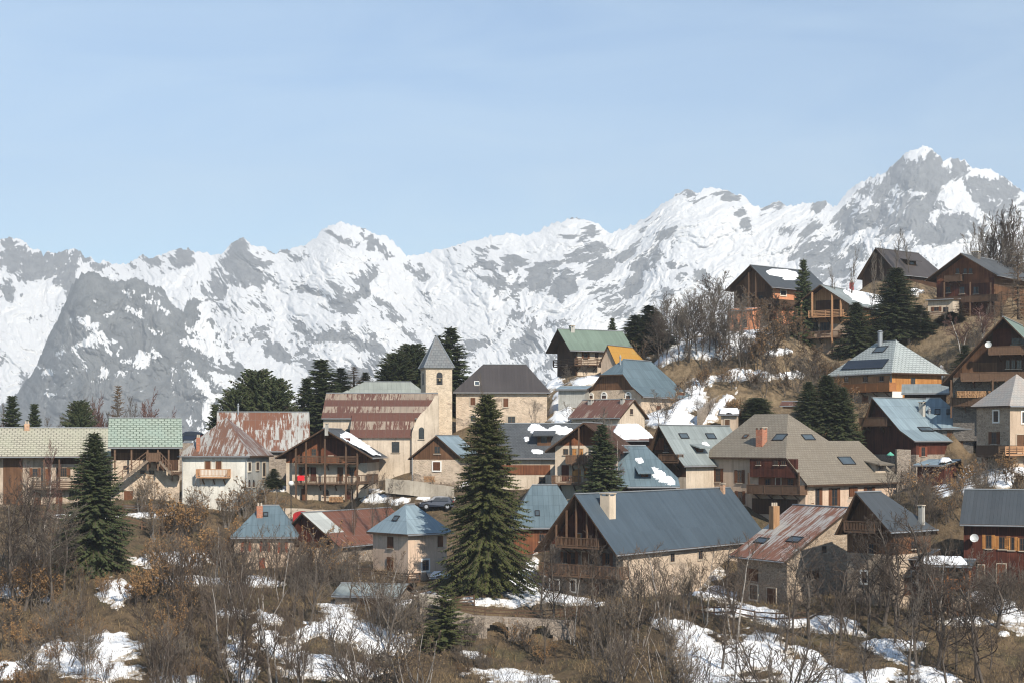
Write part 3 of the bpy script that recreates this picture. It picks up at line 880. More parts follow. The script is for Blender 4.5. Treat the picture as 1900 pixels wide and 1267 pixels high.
# green tiled barn with outside stairs
h = H('barn', 'stone barn under green metal tiles with an outside timber stair', 'barn', D=196, yaw=13, xl=206, xr=333, ye=829, yb=926, ya=775, L=8,
      ov=(1.7, 0.35), wall=M['stone_plaster'], roof=M['r_greentile'], gable=M['wood_brown'], yg=853)
h.panel('front', (207, 829, 332, 839), 'wood_dark', 'eave_boards')  # strip of dark timber boards along the top of the front wall
h.window('front', (230, 863, 237, 871)); h.window('front', (278, 872, 285, 880)); h.window('front', (262, 872, 268, 879))
h.door('front', (230, 910, 247, 934), 'shutter')
h.window('front', (262, 907, 270, 914))
for x in (213, 244, 274, 293, 313): h.rpost('front', x, 872, 1.5, 0.2, 'rail_brown')
h.panel('front', (296, 833, 331, 872), 'wood_dark', 'store_boards')
def stair(h, name, p0, p1, depth, width, mat, rail=True):
    a = h.on('front', *p0, off=depth); b = h.on('front', *p1, off=depth)
    n = max(4, int(abs(b[1] - a[1]) / 0.2)); mb = MB()
    mb.beam((a[0], -depth, a[1] - 0.2), (b[0], -depth, b[1] - 0.2), 0.08, 0.3); mb.beam((a[0], -depth + width, a[1] - 0.2), (b[0], -depth + width, b[1] - 0.2), 0.08, 0.3)
    for i in range(n + 1):
        f = i / n; x = a[0] + (b[0] - a[0]) * f; z = a[1] + (b[1] - a[1]) * f
        mb.box((x - 0.16, -depth + 0.06, z - 0.05), (x + 0.16, -depth + width - 0.06, z))
    o = mb.build('stair', M[mat], h.root)
    if rail:
        mb = MB()
        mb.beam((a[0], -depth - 0.05, a[1] + 0.95), (b[0], -depth - 0.05, b[1] + 0.95), 0.09)
        mb.beam((a[0], -depth - 0.05, a[1] + 0.5), (b[0], -depth - 0.05, b[1] + 0.5), 0.06)
        for i in range(5):
            f = i / 4; x = a[0] + (b[0] - a[0]) * f; z = a[1] + (b[1] - a[1]) * f
            mb.beam((x, -depth - 0.05, z - 0.1), (x, -depth - 0.05, z + 0.95), 0.08)
        mb.build('handrail', M['rail_brown'], o)
    return o
stair(h, 'stair', (212, 898), (274, 851), 2.0, 1.1, 'wood_grey')
stair(h, 'stair', (296, 852), (318, 876), 2.0, 1.1, 'wood_grey')
h.balcony('front', 272, 297, 853, 2.0, 'rail_brown', 'plank', 0.9, 2)
h.balcony('front', 314, 337, 877, 2.0, 'rail_dark', 'plank', 0.2, 2)

# white house with the patchy rusted pyramid roof
h = H('house', 'tall white house with a rusty pyramid roof and small orange balcony', D=197, yaw=-8, xl=338, xr=459, ye=845, yb=946, ya=773, ref='r', xs=499,
      axis='x', hip=(1, 1), ins=(4.15, 4.15), ov=(0.5, 0.5), wall=M['plaster_white'], sides={'right': M['plaster_grey']}, roof=M['r_rust_house'])
for b in ((381, 855, 391, 870), (401, 855, 411, 870)): h.door('front', b, 'shutter')
h.balcony('front', 364, 423, 884, 1.1, 'rail_honey', 'bars', 0.95, 3)
h.window('right', (460, 857, 465, 873), trim='cream_trim'); h.window('right', (475, 857, 480, 871), trim='trim_stone'); h.window('right', (487, 858, 492, 883), trim='trim_stone')
h.window('right', (461, 894, 464, 903), arch=True); h.window('right', (469, 894, 472, 903), arch=True)
h.chimney(368, 811, 834, 6, 'brick', cap=False)
mb = MB(); mb.tube((0.05, -0.12, -2), (0.05, -0.12, h.ze - 0.3), 0.06); mb.tube((h.W - 0.1, -0.12, -2), (h.W - 0.1, -0.12, h.ze - 0.3), 0.06); mb.build('drainpipe', M['zinc'], h.root)

# long barn behind it
h = H('barn', 'long barn with a rust streaked grey metal roof behind the white house', 'barn', D=214, yaw=9, xl=405, xr=572, ye=836, yb=880, ya=764, L=11,
      ov=(0.4, 0.3), wall=M['stone'], roof=M['r_rust_half'])
h.chimney(442, 752, 768, 3, 'zinc', round_=True)

# church
h = H('church', 'old village church with rusted roofs and a square bell tower under a grey spire', 'church', D=217, yaw=0, xl=600, xr=806, ye=775, yb=840, ya=729, L=11, r=0.5,
      ov=(0.35, 0.25), wall=M['plaster_cream'], roof=M['r_rust_church'])
h.window('front', (640, 800, 650, 808), frame='iron', arch=True, sill=False)
def church_parts(h):
    # lean-to aisle with its own roof in front of the nave
    x0, zt = h.on('front', 656, 768, 0.0); x1, _ = h.on('front', 768, 768, 0.0)
    _, zb = h.on('front', 700, 806, 3.4)
    mb = MB(); mb.hexa([(x0, -3.4, -4), (x1, -3.4, -4), (x1, -0.01, -4), (x0, -0.01, -4), (x0, -3.4, zb - 0.2), (x1, -3.4, zb - 0.2), (x1, -0.01, zt - 0.2), (x0, -0.01, zt - 0.2)])
    mb.build('aisle_wall', M['plaster_cream'], h.root)
    mb = MB(); sl = (zt - zb) / 3.4; a, b = x0 - 0.2, x1 + 0.15
    y0, y1 = -3.75, -0.02
    z0, z1 = zb - 0.35 * sl, zt
    mb.hexa([(a, y0, z0 - 0.15), (b, y0, z0 - 0.15), (b, y1, z1 - 0.15), (a, y1, z1 - 0.15), (a, y0, z0), (b, y0, z0), (b, y1, z1), (a, y1, z1)])
    mb.build('aisle_roof', M['r_rust_church'], h.root)
    a0, z0, a1, z1 = h.rect('front', (728, 819, 741, 838), 3.4)
    h.window('front', (727, 819, 741, 839), frame='iron', bars=(3, 2), off=3.4)
    # curved parapet wall of the facade
    off = 3.9; pts = []
    for (x, y) in ((764, 915), (764, 803), (768, 790), (773, 778), (780, 768), (789, 760), (797, 751), (803, 742), (807, 733), (814, 733), (814, 915)):
        a, z = h.on('front', x, y, off); pts.append((a, -off, z))
    mb = MB(); mb.prism(pts, (0, 0.8, 0)); mb.build('facade', M['plaster_cream'], h.root)
    h.window('front', (777, 797, 787, 814), frame='iron', bars=(1, 3), off=off, arch=True)
    # tower
    ty = 6.2
    xa, zt = h.on('front', 790, 684, -ty); xb, _ = h.on('front', 838.5, 684, -ty)
    w = xb - xa; zb = -6
    th = radians(14)
    piv = Vector((xa, ty, 0))
    def tp(x, y, z): return piv + Vector((x * cos(th) - y * sin(th), x * sin(th) + y * cos(th), z))
    w2 = w / cos(th)
    mb = MB(); mb.hexa([tp(0, 0, zb), tp(w2, 0, zb), tp(w2, w2, zb), tp(0, w2, zb), tp(0, 0, zt), tp(w2, 0, zt), tp(w2, w2, zt), tp(0, w2, zt)])
    tw = mb.build('bell_tower', M['plaster_tower'], h.root)
    def tbox(mb, x0, y0, z0, x1, y1, z1): mb.hexa([tp(x0, y0, z0), tp(x1, y0, z0), tp(x1, y1, z0), tp(x0, y1, z0), tp(x0, y0, z1), tp(x1, y0, z1), tp(x1, y1, z1), tp(x0, y1, z1)])
    # belfry openings
    c = w2 * 0.52; zc = zt - 0.35; rr = 0.42
    def opening(face):
        pts = []
        prof_ = [(-rr, zt - 2.15), (rr, zt - 2.15)] + [(cos(pi * i / 10) * rr, zt - 0.85 + sin(pi * i / 10) * rr) for i in range(11)]
        for a, z in prof_:
            pts.append(tp(c + a, -0.006, z) if face == 'front' else tp(-0.006, c + a, z))
        mb = MB(); d_ = (tp(0, -0.03, 0) - tp(0, 0, 0)) if face == 'front' else (tp(-0.03, 0, 0) - tp(0, 0, 0))
        mb.prism(pts, d_); o = mb.build('belfry_opening', M['iron'], tw)
        return o
    opening('front'); opening('left')
    mb = MB(); tbox(mb, c - rr, -0.09, zt - 1.32, c + rr, -0.04, zt - 1.22); mb.build('belfry_beam', M['wood_grey'], tw)
    mb = MB()
    prof_ = [(0.06, 0.30), (0.12, 0.28), (0.15, 0.15), (0.19, 0.04), (0.27, -0.06)]
    for (r0, z0), (r1, z1) in zip(prof_, prof_[1:]):
        mb.tube(tp(c, -0.12, zt - 1.62 + z0), tp(c, -0.12, zt - 1.62 + z1), r0, r1, 10)
    mb.build('bell', M['bronze'], tw)
    mb = MB(); tbox(mb, -0.12, -0.12, zt, w2 + 0.12, w2 + 0.12, zt + 0.16); mb.build('cornice', M['trim_stone'], tw)
    apex = tp(w2 / 2, w2 / 2, 0); zap = (HY - 624) / F * (h.Mw @ apex).y - h.zb
    apex.z = zap
    e = 0.3; q = [tp(-e, -e, zt + 0.165), tp(w2 + e, -e, zt + 0.165), tp(w2 + e, w2 + e, zt + 0.165), tp(-e, w2 + e, zt + 0.165)]
    mb = MB(); mb.poly(q)
    for i in range(4): mb.poly([q[i], q[(i + 1) % 4], apex])
    sp = mb.build('spire', M['r_spire'], h.root)
    mb = MB()
    for i in range(4): mb.beam(q[i] + Vector((0, 0, 0.03)), apex + Vector((0, 0, 0.05)), 0.12)
    mb.build('spire_ridge', M['zinc'], sp)
M['plaster_tower'] = m_stone('tower_render_and_stone', (0.44, 0.33, 0.24), (0.30, 0.23, 0.17), (0.46, 0.37, 0.28), 2.8, (0.58, 0.47, 0.35), 0.78)
M['bronze'] = m_plain('bell_bronze', (0.12, 0.10, 0.06), 0.45, 0.7, 0.2)
church_parts(h)
CHURCH = h

h = H('house', 'low grey roofed house behind the rusted church roof', D=242, yaw=6, xl=632, xr=790, ye=732, yb=770, ya=708, L=9, hip=(1, 1), ins=(3.6, 2.0),
      ov=(0.4, 0.4), wall=M['plaster_tan'], roof=M['r_greyold'])

# small gabled house right of the church
h = H('cottage', 'small gabled cottage with wooden gable and white framed window beside the church', D=203, yaw=-16, xl=767, xr=853, ye=850, yb=897, ya=807, L=8, axis='y',
      ov=(0.5, 0.5), wall=M['stone_plaster'], roof=M['r_lightblue'], gable=M['wood_brown'], yg=852, r=0.52)
h.window('front', (806, 827, 817, 841), bars=(1, 1)); h.window('front', (804, 857, 817, 872), trim='white_paint', shut='shutter', closed=True)
mb = MB(); mb.tube((-0.1, -0.15, -1), (-0.1, -0.15, h.ze - 0.2), 0.06); mb.build('drainpipe', M['zinc'], h.root)

# big dark hipped roof
h = H('house', 'large stone house under a smooth dark brown hipped roof right of the bell tower', D=228, yaw=2, xl=846, xr=1015, ye=727, yb=792, ya=676, L=11, hip=(1, 1), ins=(3.9, 2.7),
      ov=(0.45, 0.45), wall=M['stone_plaster'], roof=M['r_dark'])
for b in ((873, 738, 882, 751), (934, 739, 943, 754)): h.window('front', b, trim='trim_stone', shut='shutter', closed=True)
for b in ((873, 770, 883, 781), (942, 772, 956, 784)): h.window('front', b, trim='trim_stone')
h.skylight((879, 707, 891, 716), 'white_paint')

# chalet with balconies left of centre
h = H('chalet', 'timber gabled chalet with two balconies and a red blanket on the railing', 'chalet', D=203, yaw=-4, xl=531, xr=681, ye=848, yb=932, ya=794, L=10, axis='y',
      ov=(1.0, 0.8), ovf=2.0, wall=M['plaster_cream'], roof=M['r_slate'], gable=M['wood_red'], yg=858)
h.balcony('front', 548, 664, 858, 1.5, 'rail_dark', 'slat', 0.85, 3); h.balcony('front', 548, 664, 896, 1.5, 'rail_dark', 'bars', 0.85, 4)
for x in (549, 568, 603, 642, 663): h.rpost('front', x, 932, 1.55, 0.2)
h.panel('front', (604, 812, 650, 846), 'wood_deepred')
for b in ((579, 832, 586, 845), (610, 830, 618, 844), (630, 830, 640, 845)): h.window('front', b)
for b in ((560, 866, 570, 882), (648, 866, 658, 882)): h.window('front', b, shut='shutter')
h.door('front', (576, 866, 587, 892), 'wood_deepred'); h.door('front', (626, 866, 637, 892), 'shutter'); h.door('front', (559, 906, 570, 930), 'shutter')
h.window('front', (600, 912, 610, 920), arch=True)
h.door('front', (640, 906, 655, 931), 'wood_deepred')
h.balcony('right', 683, 701, 893, 1.4, 'rail_dark', 'bars', 0.9, 2)
h.roofsnow([(632, 806), (645, 802), (668, 818), (690, 834), (706, 848), (700, 856), (684, 850), (660, 832)], 'long white snow slab on the right roof slope of the balconied chalet', 0.4, 3, 0.12)
h.chimney(606, 784, 797, 6, 'chim_grey')
CHALET = h
mb = MB()
a0, z0, a1, z1 = h.rect('front', (552, 882, 565, 891), 1.62)
mb.box((a0, -1.645, z0), (a1, -1.605, z1)); mb.box((a0, -1.60, z1), (a1, -1.40, z1 + 0.03))
o = mb.build('blanket', M['red_cloth']); o.matrix_world = h.Mw; tag(o, 'bright red blanket hung over the middle balcony railing', 'blanket')

# blue hipped roof at left front
h = H('house', 'low tan house under a weathered blue hipped roof with red brick chimney', D=176, yaw=6, xl=435, xr=545, ye=995, yb=1052, ya=937, L=7.5, hip=(1, 1), ins=(2.7, 1.7), ref='r',
      ov=(0.5, 0.5), wall=M['plaster_tan'], roof=M['r_bluegrey'])
h.chimney(482, 938, 956, 11, 'brick', 2, False)
h.skylight((490, 951, 496, 957))
for b in ((452, 1004, 461, 1022), (487, 1004, 496, 1022), (520, 1006, 529, 1024)): h.window('front', b, shut='shutter_red')
h.door('front', (480, 1034, 492, 1062), 'shutter_red')

# barn with new grey and rusted sheets
h = H('barn', 'low barn with half pale grey and half rusted red roof in the thicket', 'barn', D=177, yaw=-31, xl=516, xr=631, ye=1014, yb=1046, ya=950, ref='r', xf=720, axis='y', r=0.45,
      ov=(0.5, 0.5), ovf=0.7, wall=M['stone'], roof=M['r_rust_barn'], gable=M['wood_deepred'], sides={'front': M['stone_plaster']})
h.panel('front', (533, 1006, 612, 1013), 'wood_dark', 'beam')
h.window('right', (652, 1022, 660, 1032)); h.door('front', (560, 1036, 580, 1064), 'shutter')

# tan house with the light blue roof
h = H('house', 'peach coloured house with pale blue hipped roof left of the largest spruce', D=166, yaw=42, xl=757, xr=829, ye=990, yb=1064, ya=935, xs=692, axis='x', hip=(1, 1), ins=(2.0, 2.0),
      ov=(0.5, 0.5), wall=M['plaster_peach'], roof=M['r_lightblue'])
h.window('left', (720, 996, 730, 1016), shut='shutter', closed=True); h.window('left', (719, 1034, 730, 1063), shut='shutter', closed=True)
h.window('front', (783, 1038, 795, 1058), trim='white_paint'); h.window('front', (812, 994, 821, 1014), shut='shutter', closed=True)
h.balcony('left', 662, 757, 1073, 1.6, 'rail_dark', 'slat', 0.8, 3)
h.skylight((732, 957, 738, 966))
h.roofsnow([(766, 930), (775, 927), (785, 927), (790, 934), (775, 937)], 'small snow lump on the ridge of the pale blue hipped roof', 0.25, 5)

# blue roofed chalet, the biggest in front
h = H('chalet', 'big chalet with a smooth slate blue roof and cream chimney in the foreground', 'chalet', D=165, yaw=-38, xl=1020, xr=1156, ye=1026, yb=1118, ya=915, ref='r', xf=1350, axis='y', r=0.5,
      ov=(0.55, 0.6), ovf=2.0, wall=M['stone_plaster'], sides={'front': M['stone_dark'], 'right': M['stone_plaster']}, roof=M['r_blue'], gable=M['wood_deepred'], gsides={'right': M['plaster_peach']})  # gable face coloured dark to stand for the shade of its deep recess
h.balcony('front', 1031, 1110, 1014, 1.7, 'rail_brown', 'bars', 0.95, 4)
h.balcony('front', 1000, 1150, 1068, 1.7, 'rail_brown', 'bars', 1.15, 5)
for x in (1032, 1051, 1069, 1089, 1107): h.rpost('front', x, 1014, 1.6, 0.16, 'rail_brown')
for b in ((1045, 1024, 1053, 1044), (1060, 1024, 1067, 1046), (1095, 1026, 1103, 1046), (1123, 1026, 1132, 1048)): h.window('front', b, shut='shutter')
h.door('front', (1080, 1024, 1092, 1056), 'wood_brown'); h.door('front', (1071, 990, 1078, 1012), 'wood_orange')
for b in ((1012, 1070, 1018, 1090), (1030, 1076, 1036, 1096), (1060, 1076, 1068, 1096)): h.window('front', b, trim='white_paint')
h.door('front', (1020, 1080, 1028, 1110), 'shutter'); h.door('front', (1100, 1082, 1112, 1114), 'shutter')
for b in ((1243, 1026, 1251, 1042), (1295, 1021, 1303, 1037)): h.window('right', b, trim='trim_stone')
h.chimney(1128, 914, 950, 21, 'chim_cream')
h.chimney(1341, 896, 912, 7, 'chim_tan')
BLUE = h

# large house under the tan slate roofs: main block and long wing in one
h = H('house', 'large tan house with weathered tan slate roofs and a wooden balcony', D=190, yaw=-46, xl=1312, xr=1466, ye=849, yb=960, ya=767, ref='r', L=13.5, axis='x', hip=(1, 1), ins=(4.6, 6.8),
      ov=(0.6, 0.6), flare=0.25, wall=M['plaster_tan'], roof=M['r_tan'])
MAIN = h
def tan_roofs(h):
    """front slope with a hip at the left; the slope at the right runs on over the long wing, right down to a lower eave"""
    for c in list(h.root.children_recursive):
        me = c.data; bpy.data.objects.remove(c); bpy.data.meshes.remove(me)
    W, L, o = h.W, h.L, 0.6
    kf = (h.zr - h.ze) / (L / 2 - 0)
    ze_ = h.ze - kf * o * 0.5
    yr = L / 2
    # ridge ends from the photograph
    def ridge_x(px, py):
        o_, d = h.ray(px, py); t_ = (yr - o_.y) / d.y; p = o_ + d * t_; return p.x, p.z
    x0, z0 = ridge_x(1400, 768); x1, z1 = ridge_x(1462, 767)
    zr = (z0 + z1) / 2
    # lower eave corner, a little in front of the main facade
    a, z = h.on('front', 1498, 899, 0.6)
    We, zl = a, z
    k_ = (zr - zl) / (We - x1)
    kf = (zr - ze_) / (yr + o)
    xa = We - (ze_ - zl) / k_
    oo, d = h.ray(1678, 894); t_ = (We - oo.x) / d.x; L2 = (oo + d * t_).y
    oo, d = h.ray(1534, 817)
    # the wing's ridge lies in the same slope: where the sight line meets the plane z = zl + (We - x) k
    t_ = (zl + (We - oo.x) * k_ - oo.z) / (d.z + d.x * k_); q = oo + d * t_
    zw, xw = q.z, q.x
    ym = L - (zw - ze_) / kf + 0
    ins = 2.6
    R = (x1, yr, zr); Lr = (x0, yr, zr)
    P1 = (xa, -o, ze_); P2 = (We, -o, zl); P3 = (We, L2, zl); P4 = (xw, L2 - ins, zw); P5 = (xw, ym, zw)
    FL = (-o, -o, ze_); BL = (-o, L + o, ze_)
    xq = xw - (We - xw) * 0.8; zq = zw - (We - xw) * 0.8 * k_
    faces = [[FL, P1, R, Lr], [FL, Lr, BL], [R, P1, P2, P3, P4, P5], [Lr, R, P5, (xw, L + o, ze_ + 0.0), BL], [P5, P4, (xq, L2, zq), (xq, ym, zq)], [P3, (xq, L2, zq), P4]]
    mb = MB(); t = 0.2; ec = {}; idx = {}
    for f in faces:
        for p in f: idx.setdefault(tuple(p), len(idx))
    n = len(idx); mb.v = list(idx) + [(p[0], p[1], p[2] - t) for p in idx]
    for f in faces:
        q = [idx[tuple(p)] for p in f]
        mb.f.append(tuple(q)); mb.m.append(0); mb.f.append(tuple(n + i for i in reversed(q))); mb.m.append(1)
        for a_, b_ in zip(q, q[1:] + q[:1]): ec[(a_, b_)] = 1
    for (a_, b_) in ec:
        if (b_, a_) not in ec: mb.f.append((b_, a_, n + a_, n + b_)); mb.m.append(1)
    h.roof = mb.build('roof', [M['r_tan'], M['soffit']], h.root)
    h.roof_tris = BVHTree.FromPolygons([p for f in faces for p in f], sum_ranges([len(f) for f in faces]))
    # walls: main block, and the wing whose front lies flush behind the balcony
    zt = ze_ - 0.22
    mb = MB(); mb.box((0, 0, -3), (xa - 0.3, L, zt)); mb.build('wall', M['plaster_tan'], h.root)
    xe = We - 0.7; ze2 = zl + 0.7 * k_ - 0.24
    mb = MB(); sec = [(xa - 0.296, -3), (xe, -3), (xe, ze2), (xa - 0.296, zt)]
    mb.prism([(x, 0.0, z) for x, z in sec], (0, L2 - 0.8, 0)); w_ = mb.build('wall', [M['plaster_peach']], h.root)
    mb = MB(); mb.prism([(x, 0.0, z) for x, z in ((x0, zt), (xa, zt), (x1, zr - 0.3), (x0, zr - 0.3))], (0, 0.0, 0)) if 0 else None
    h.W = xe; h.We = We
    for y in (3, 8, 13, L2 - 1):
        q = h.Mw @ Vector((We + 1.5, y, 0.12 * y)); CTRL.append((q.x, q.y, q.z))
    return h
tan_roofs(h)
for b in ((1328, 869, 1337, 893), (1368, 872, 1377, 895), (1369, 911, 1378, 934)): h.window('front', b, shut='shutter')
h.window('front', (1332, 911, 1340, 930), shut='shutter')
h.chimney(1413, 792, 823, 15, 'brick'); h.skylight((1440, 804, 1454, 818)); h.skylight((1492, 805, 1507, 817))
h.skylight((1381, 806, 1386, 813), 'wood_dark')
w = h
h.panel('front', (1396, 851, 1481, 884), 'wood_deepred', 'boarding', 0.0, 0.5)
h.panel('front', (1408, 884, 1480, 914), 'wood_red', 'boarding')
for b in ((1404, 854, 1411, 862), (1436, 854, 1444, 862), (1450, 854, 1458, 862)): h.window('front', b, off=0.5)
h.balcony('front', 1386, 1484, 914, 1.5, 'rail_brown', 'plank', 0.95, 4)
h.door('front', (1440, 886, 1449, 912), 'wood_deepred', off=0.07); h.window('front', (1462, 888, 1472, 904), off=0.07); h.window('front', (1420, 888, 1429, 904), off=0.07)
for x in (1389, 1482): h.rpost('front', x, 914, 1.42, 0.16, 'rail_dark')
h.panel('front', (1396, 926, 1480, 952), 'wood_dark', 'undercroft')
for b in ((1510, 905, 1520, 937), (1543, 905, 1553, 938)): h.window('right', b, shut='shutter')
h.window('right', (1575, 903, 1590, 921), shut='shutter', closed=True); h.window('right', (1608, 903, 1618, 915), shut='shutter')
h.skylight((1562, 846, 1579, 863))
h.panel('right', (1499, 900, 1512, 960), 'stone_plaster', 'corner_stones')
def merge_house(main, wing):
    """the wing becomes part of the main house: its meshes hang under the house's Empty"""
    for c in list(wing.root.children):
        mw = wing.Mw @ c.matrix_basis
        c.parent = main.root
        c.matrix_basis = main.Mi @ mw
    bpy.data.objects.remove(wing.root)
    wing.root = main.root
def dormer(h, b, eave, wallm, roofm, depth=2.6):
    """shed dormer standing on the roof, seen as the box b; eave = rows of its roof"""
    p, n = h.onroof((b[0] + b[2]) / 2, b[3])
    if p is None: return
    wp = h.Mw @ p; m_ = F / wp.y
    hx = Vector((n.x, n.y, 0)).normalized(); tx = Vector((-hx.y, hx.x, 0))
    w_ = (b[2] - b[0]) / m_ / max(0.45, abs((h.Mw.to_3x3() @ tx).x)); hh = (b[3] - b[1]) / m_
    def q(x, y, z): return p + tx * x - hx * y + Vector((0, 0, z))
    mb = MB(); mb.hexa([q(-w_ / 2, 0, -0.3), q(w_ / 2, 0, -0.3), q(w_ / 2, depth, -0.3), q(-w_ / 2, depth, -0.3), q(-w_ / 2, 0, hh), q(w_ / 2, 0, hh), q(w_ / 2, depth, hh + 0.5), q(-w_ / 2, depth, hh + 0.5)])
    o = mb.build('dormer', wallm, h.roof)
    e = 0.55; mb = MB(); z0 = hh + 0.004; sl = 0.5 / depth
    mb.hexa([q(-w_ / 2 - e, -0.9, z0 - 0.9 * sl), q(w_ / 2 + e, -0.9, z0 - 0.9 * sl), q(w_ / 2 + e, depth + 0.8, z0 + (depth + 0.8) * sl), q(-w_ / 2 - e, depth + 0.8, z0 + (depth + 0.8) * sl),
             q(-w_ / 2 - e, -0.9, z0 - 0.9 * sl + 0.14), q(w_ / 2 + e, -0.9, z0 - 0.9 * sl + 0.14), q(w_ / 2 + e, depth + 0.8, z0 + (depth + 0.8) * sl + 0.14), q(-w_ / 2 - e, depth + 0.8, z0 + (depth + 0.8) * sl + 0.14)])
    mb.build('dormer_roof', roofm, h.roof)
    mb = MB(); mb.hexa([q(-w_ * 0.22, -0.03, hh * 0.25), q(w_ * 0.22, -0.03, hh * 0.25), q(w_ * 0.22, -0.004, hh * 0.25), q(-w_ * 0.22, -0.004, hh * 0.25), q(-w_ * 0.22, -0.03, hh * 0.9), q(w_ * 0.22, -0.03, hh * 0.9), q(w_ * 0.22, -0.004, hh * 0.9), q(-w_ * 0.22, -0.004, hh * 0.9)])
    mb.build('dormer_window', M['glass'], h.roof)
dormer(MAIN, (1622, 860, 1647, 876), 0, M['plaster_cream'], M['r_tan'])

# flared blue roof house
h = H('house', 'stone house with a flared pale blue roof, skylights and two metal flues', D=207, yaw=-48, xl=1598, xr=1700, ye=822, yb=895, ya=737, ref='r', xf=1728, axis='y', r=0.30, flare=0.28,
      ov=(0.5, 0.5), ovf=1.2, wall=M['stone'], roof=M['r_lightblue'], gable=M['wood_deepred'], zg=3.6)
h.balcony('front', 1594, 1645, 788, 1.1, 'rail_brown', 'plank', 1.0, 2)
h.panel('front', (1598, 792, 1652, 824), 'wood_deepred')
h.chimney(1711, 745, 768, 9, 'chim_grey'); h.chimney(1724, 760, 774, 5, 'zinc', round_=True)
h.skylight((1708, 791, 1727, 801))
h.window('right', (1709, 829, 1716, 846), shut='shutter_red')
w = H('house_wing', 'wing', D=213, yaw=-16, xl=1722, xr=1806, ye=794, yb=850, ya=738, L=9, axis='x', hip=(0, 1), ins=(0, 4.2), ov=(0.4, 0.4), wall=M['stone_dark'], roof=M['r_lightblue'])
w.skylight((1733, 758, 1746, 770)); w.skylight((1755, 759, 1765, 769))
w.panel('front', (1757, 799, 1767, 828), 'wood_brown'); w.panel('front', (1776, 799, 1787, 830), 'wood_brown'); w.window('front', (1768, 800, 1775, 820))
merge_house(h, w); FLARE = h

# house with the solar panel
h = H('house', 'orange timber house with pale grey pyramid roof and a black solar panel', D=234, yaw=29, xl=1655, xr=1747, ye=691, yb=752, ya=629, xs=1546, axis='y', hip=(1, 1), ins=(0.34, 0.34),
      ov=(0.8, 0.8), wall=M['plaster_grey'], sides={'front': M['wood_orange']}, roof=M['r_solartile'])
h.panel('left', (1548, 696, 1651, 727), 'wood_honey')
h.balcony('left', 1562, 1650, 725, 1.3, 'rail_orange', 'plank', 1.1, 4)
for b in ((1567, 698, 1574, 708), (1602, 697, 1610, 708), (1632, 697, 1640, 707)): h.window('left', b, off=0.07)
h.window('left', (1570, 735, 1580, 750), shut='shutter', closed=True); h.door('left', (1600, 734, 1612, 754), 'shutter')
h.panel('front', (1655, 726, 1674, 738), 'white_paint')
h.window('front', (1690, 700, 1698, 712), off=0.0)
h.chimney(1629, 617, 634, 9, 'zinc', round_=True)
h.skylight((1626, 643, 1641, 654))
def solar(h):
    pts = [h.onroof(x, y) for x, y in ((1561, 686), (1638, 683), (1650, 667), (1575, 670))]
    n = pts[0][1]
    if n.z < 0: n = -n
    q = [p[0] + n * 0.06 for p in pts]
    mb = MB(); mb.hexa(q + [x + n * 0.1 for x in q]); o = mb.build('solar_panel', M['solar'], h.roof)
solar(h)
w = H('shed', 'low lean-to with grey sheet roof below the orange timber house', 'shed', D=222, yaw=-14, xl=1678, xr=1756, ye=728, yb=752, ya=713, L=6, axis='x', r=0.98, ov=(0.5, 0.4), wall=M['wood_dark'], roof=M['r_zinc'])

# big chalet at the right edge
h = H('chalet', 'huge dark timber chalet with three balconies cut by the right edge', 'chalet', D=212, yaw=-25, xl=1768, xr=1966, ye=712, yb=775, ya=590, L=15, axis='y',
      ov=(1.1, 0.8), ovf=2.2, wall=M['stone_dark'], roof=M['r_green'], gable=M['wood_dark'], yg=700, r=0.5)
h.balcony('front', 1834, 1960, 655, 1.7, 'rail_brown', 'plank', 0.95, 3); h.balcony('front', 1783, 1966, 704, 1.7, 'rail_brown', 'plank', 1.0, 4); h.balcony('front', 1764, 1966, 750, 1.7, 'rail_dark', 'plank', 1.0, 4)
for x in (1765, 1842, 1866): h.post('front', x, 704, 775, 1.75, 0.2, 'rail_brown')
for b in ((1878, 627, 1884, 639), (1886, 627, 1892, 639), (1893, 627, 1899, 639), (1866, 667, 1874, 684), (1876, 667, 1884, 684), (1886, 667, 1896, 684)): h.window('front', b, bars=(1, 2))
h.panel('front', (1785, 672, 1850, 703), 'wood_brown'); h.panel('front', (1842, 610, 1876, 652), 'wood_deepred')
h.dish('front', 1834, 640, 1.9, 0.42)

# stone house at the right edge
h = H('house', 'square stone house with patched pink grey roof at the right edge', D=184, yaw=24, xl=1874, xr=1962, ye=752, yb=872, ya=694, xs=1812, axis='x', hip=(1, 1), ins=(3.4, 3.4),
      ov=(0.5, 0.5), wall=M['stone_warm'], sides={'front': M['plaster_tan']}, roof=M['r_mixed'])
h.window('left', (1844, 762, 1853, 782), trim='white_paint'); h.window('left', (1840, 801, 1850, 823), shut='shutter'); h.window('front', (1896, 764, 1905, 784), trim='white_paint')
h.balcony('left', 1812, 1872, 845, 1.2, 'rail_dark', 'plank', 1.2, 3); h.balcony('front', 1866, 1930, 842, 1.2, 'rail_honey', 'slat', 0.9, 2)
h.door('front', (1886, 806, 1900, 838), 'wood_brown'); h.door('left', (1822, 848, 1834, 872), 'shutter')

# lower right timber house
h = H('house', 'dark red timber house with charcoal sheet roof and a round satellite dish', D=160, yaw=-21, xl=1788, xr=1965, ye=971, yb=1088, ya=908, L=9, axis='x', ov=(0.7, 0.35),
      wall=M['wood_deepred'], roof=M['r_black'])
h.dish('front', 1808, 998, 0.5, 0.42)
for b in ((1829, 992, 1840, 1017), (1853, 995, 1867, 1018), (1873, 996, 1880, 1020), (1892, 998, 1902, 1021)): h.window('front', b, shut='wood_orange')
h.door('front', (1850, 1046, 1866, 1086), 'wood_red'); h.door('front', (1815, 1048, 1826, 1084), 'shutter')

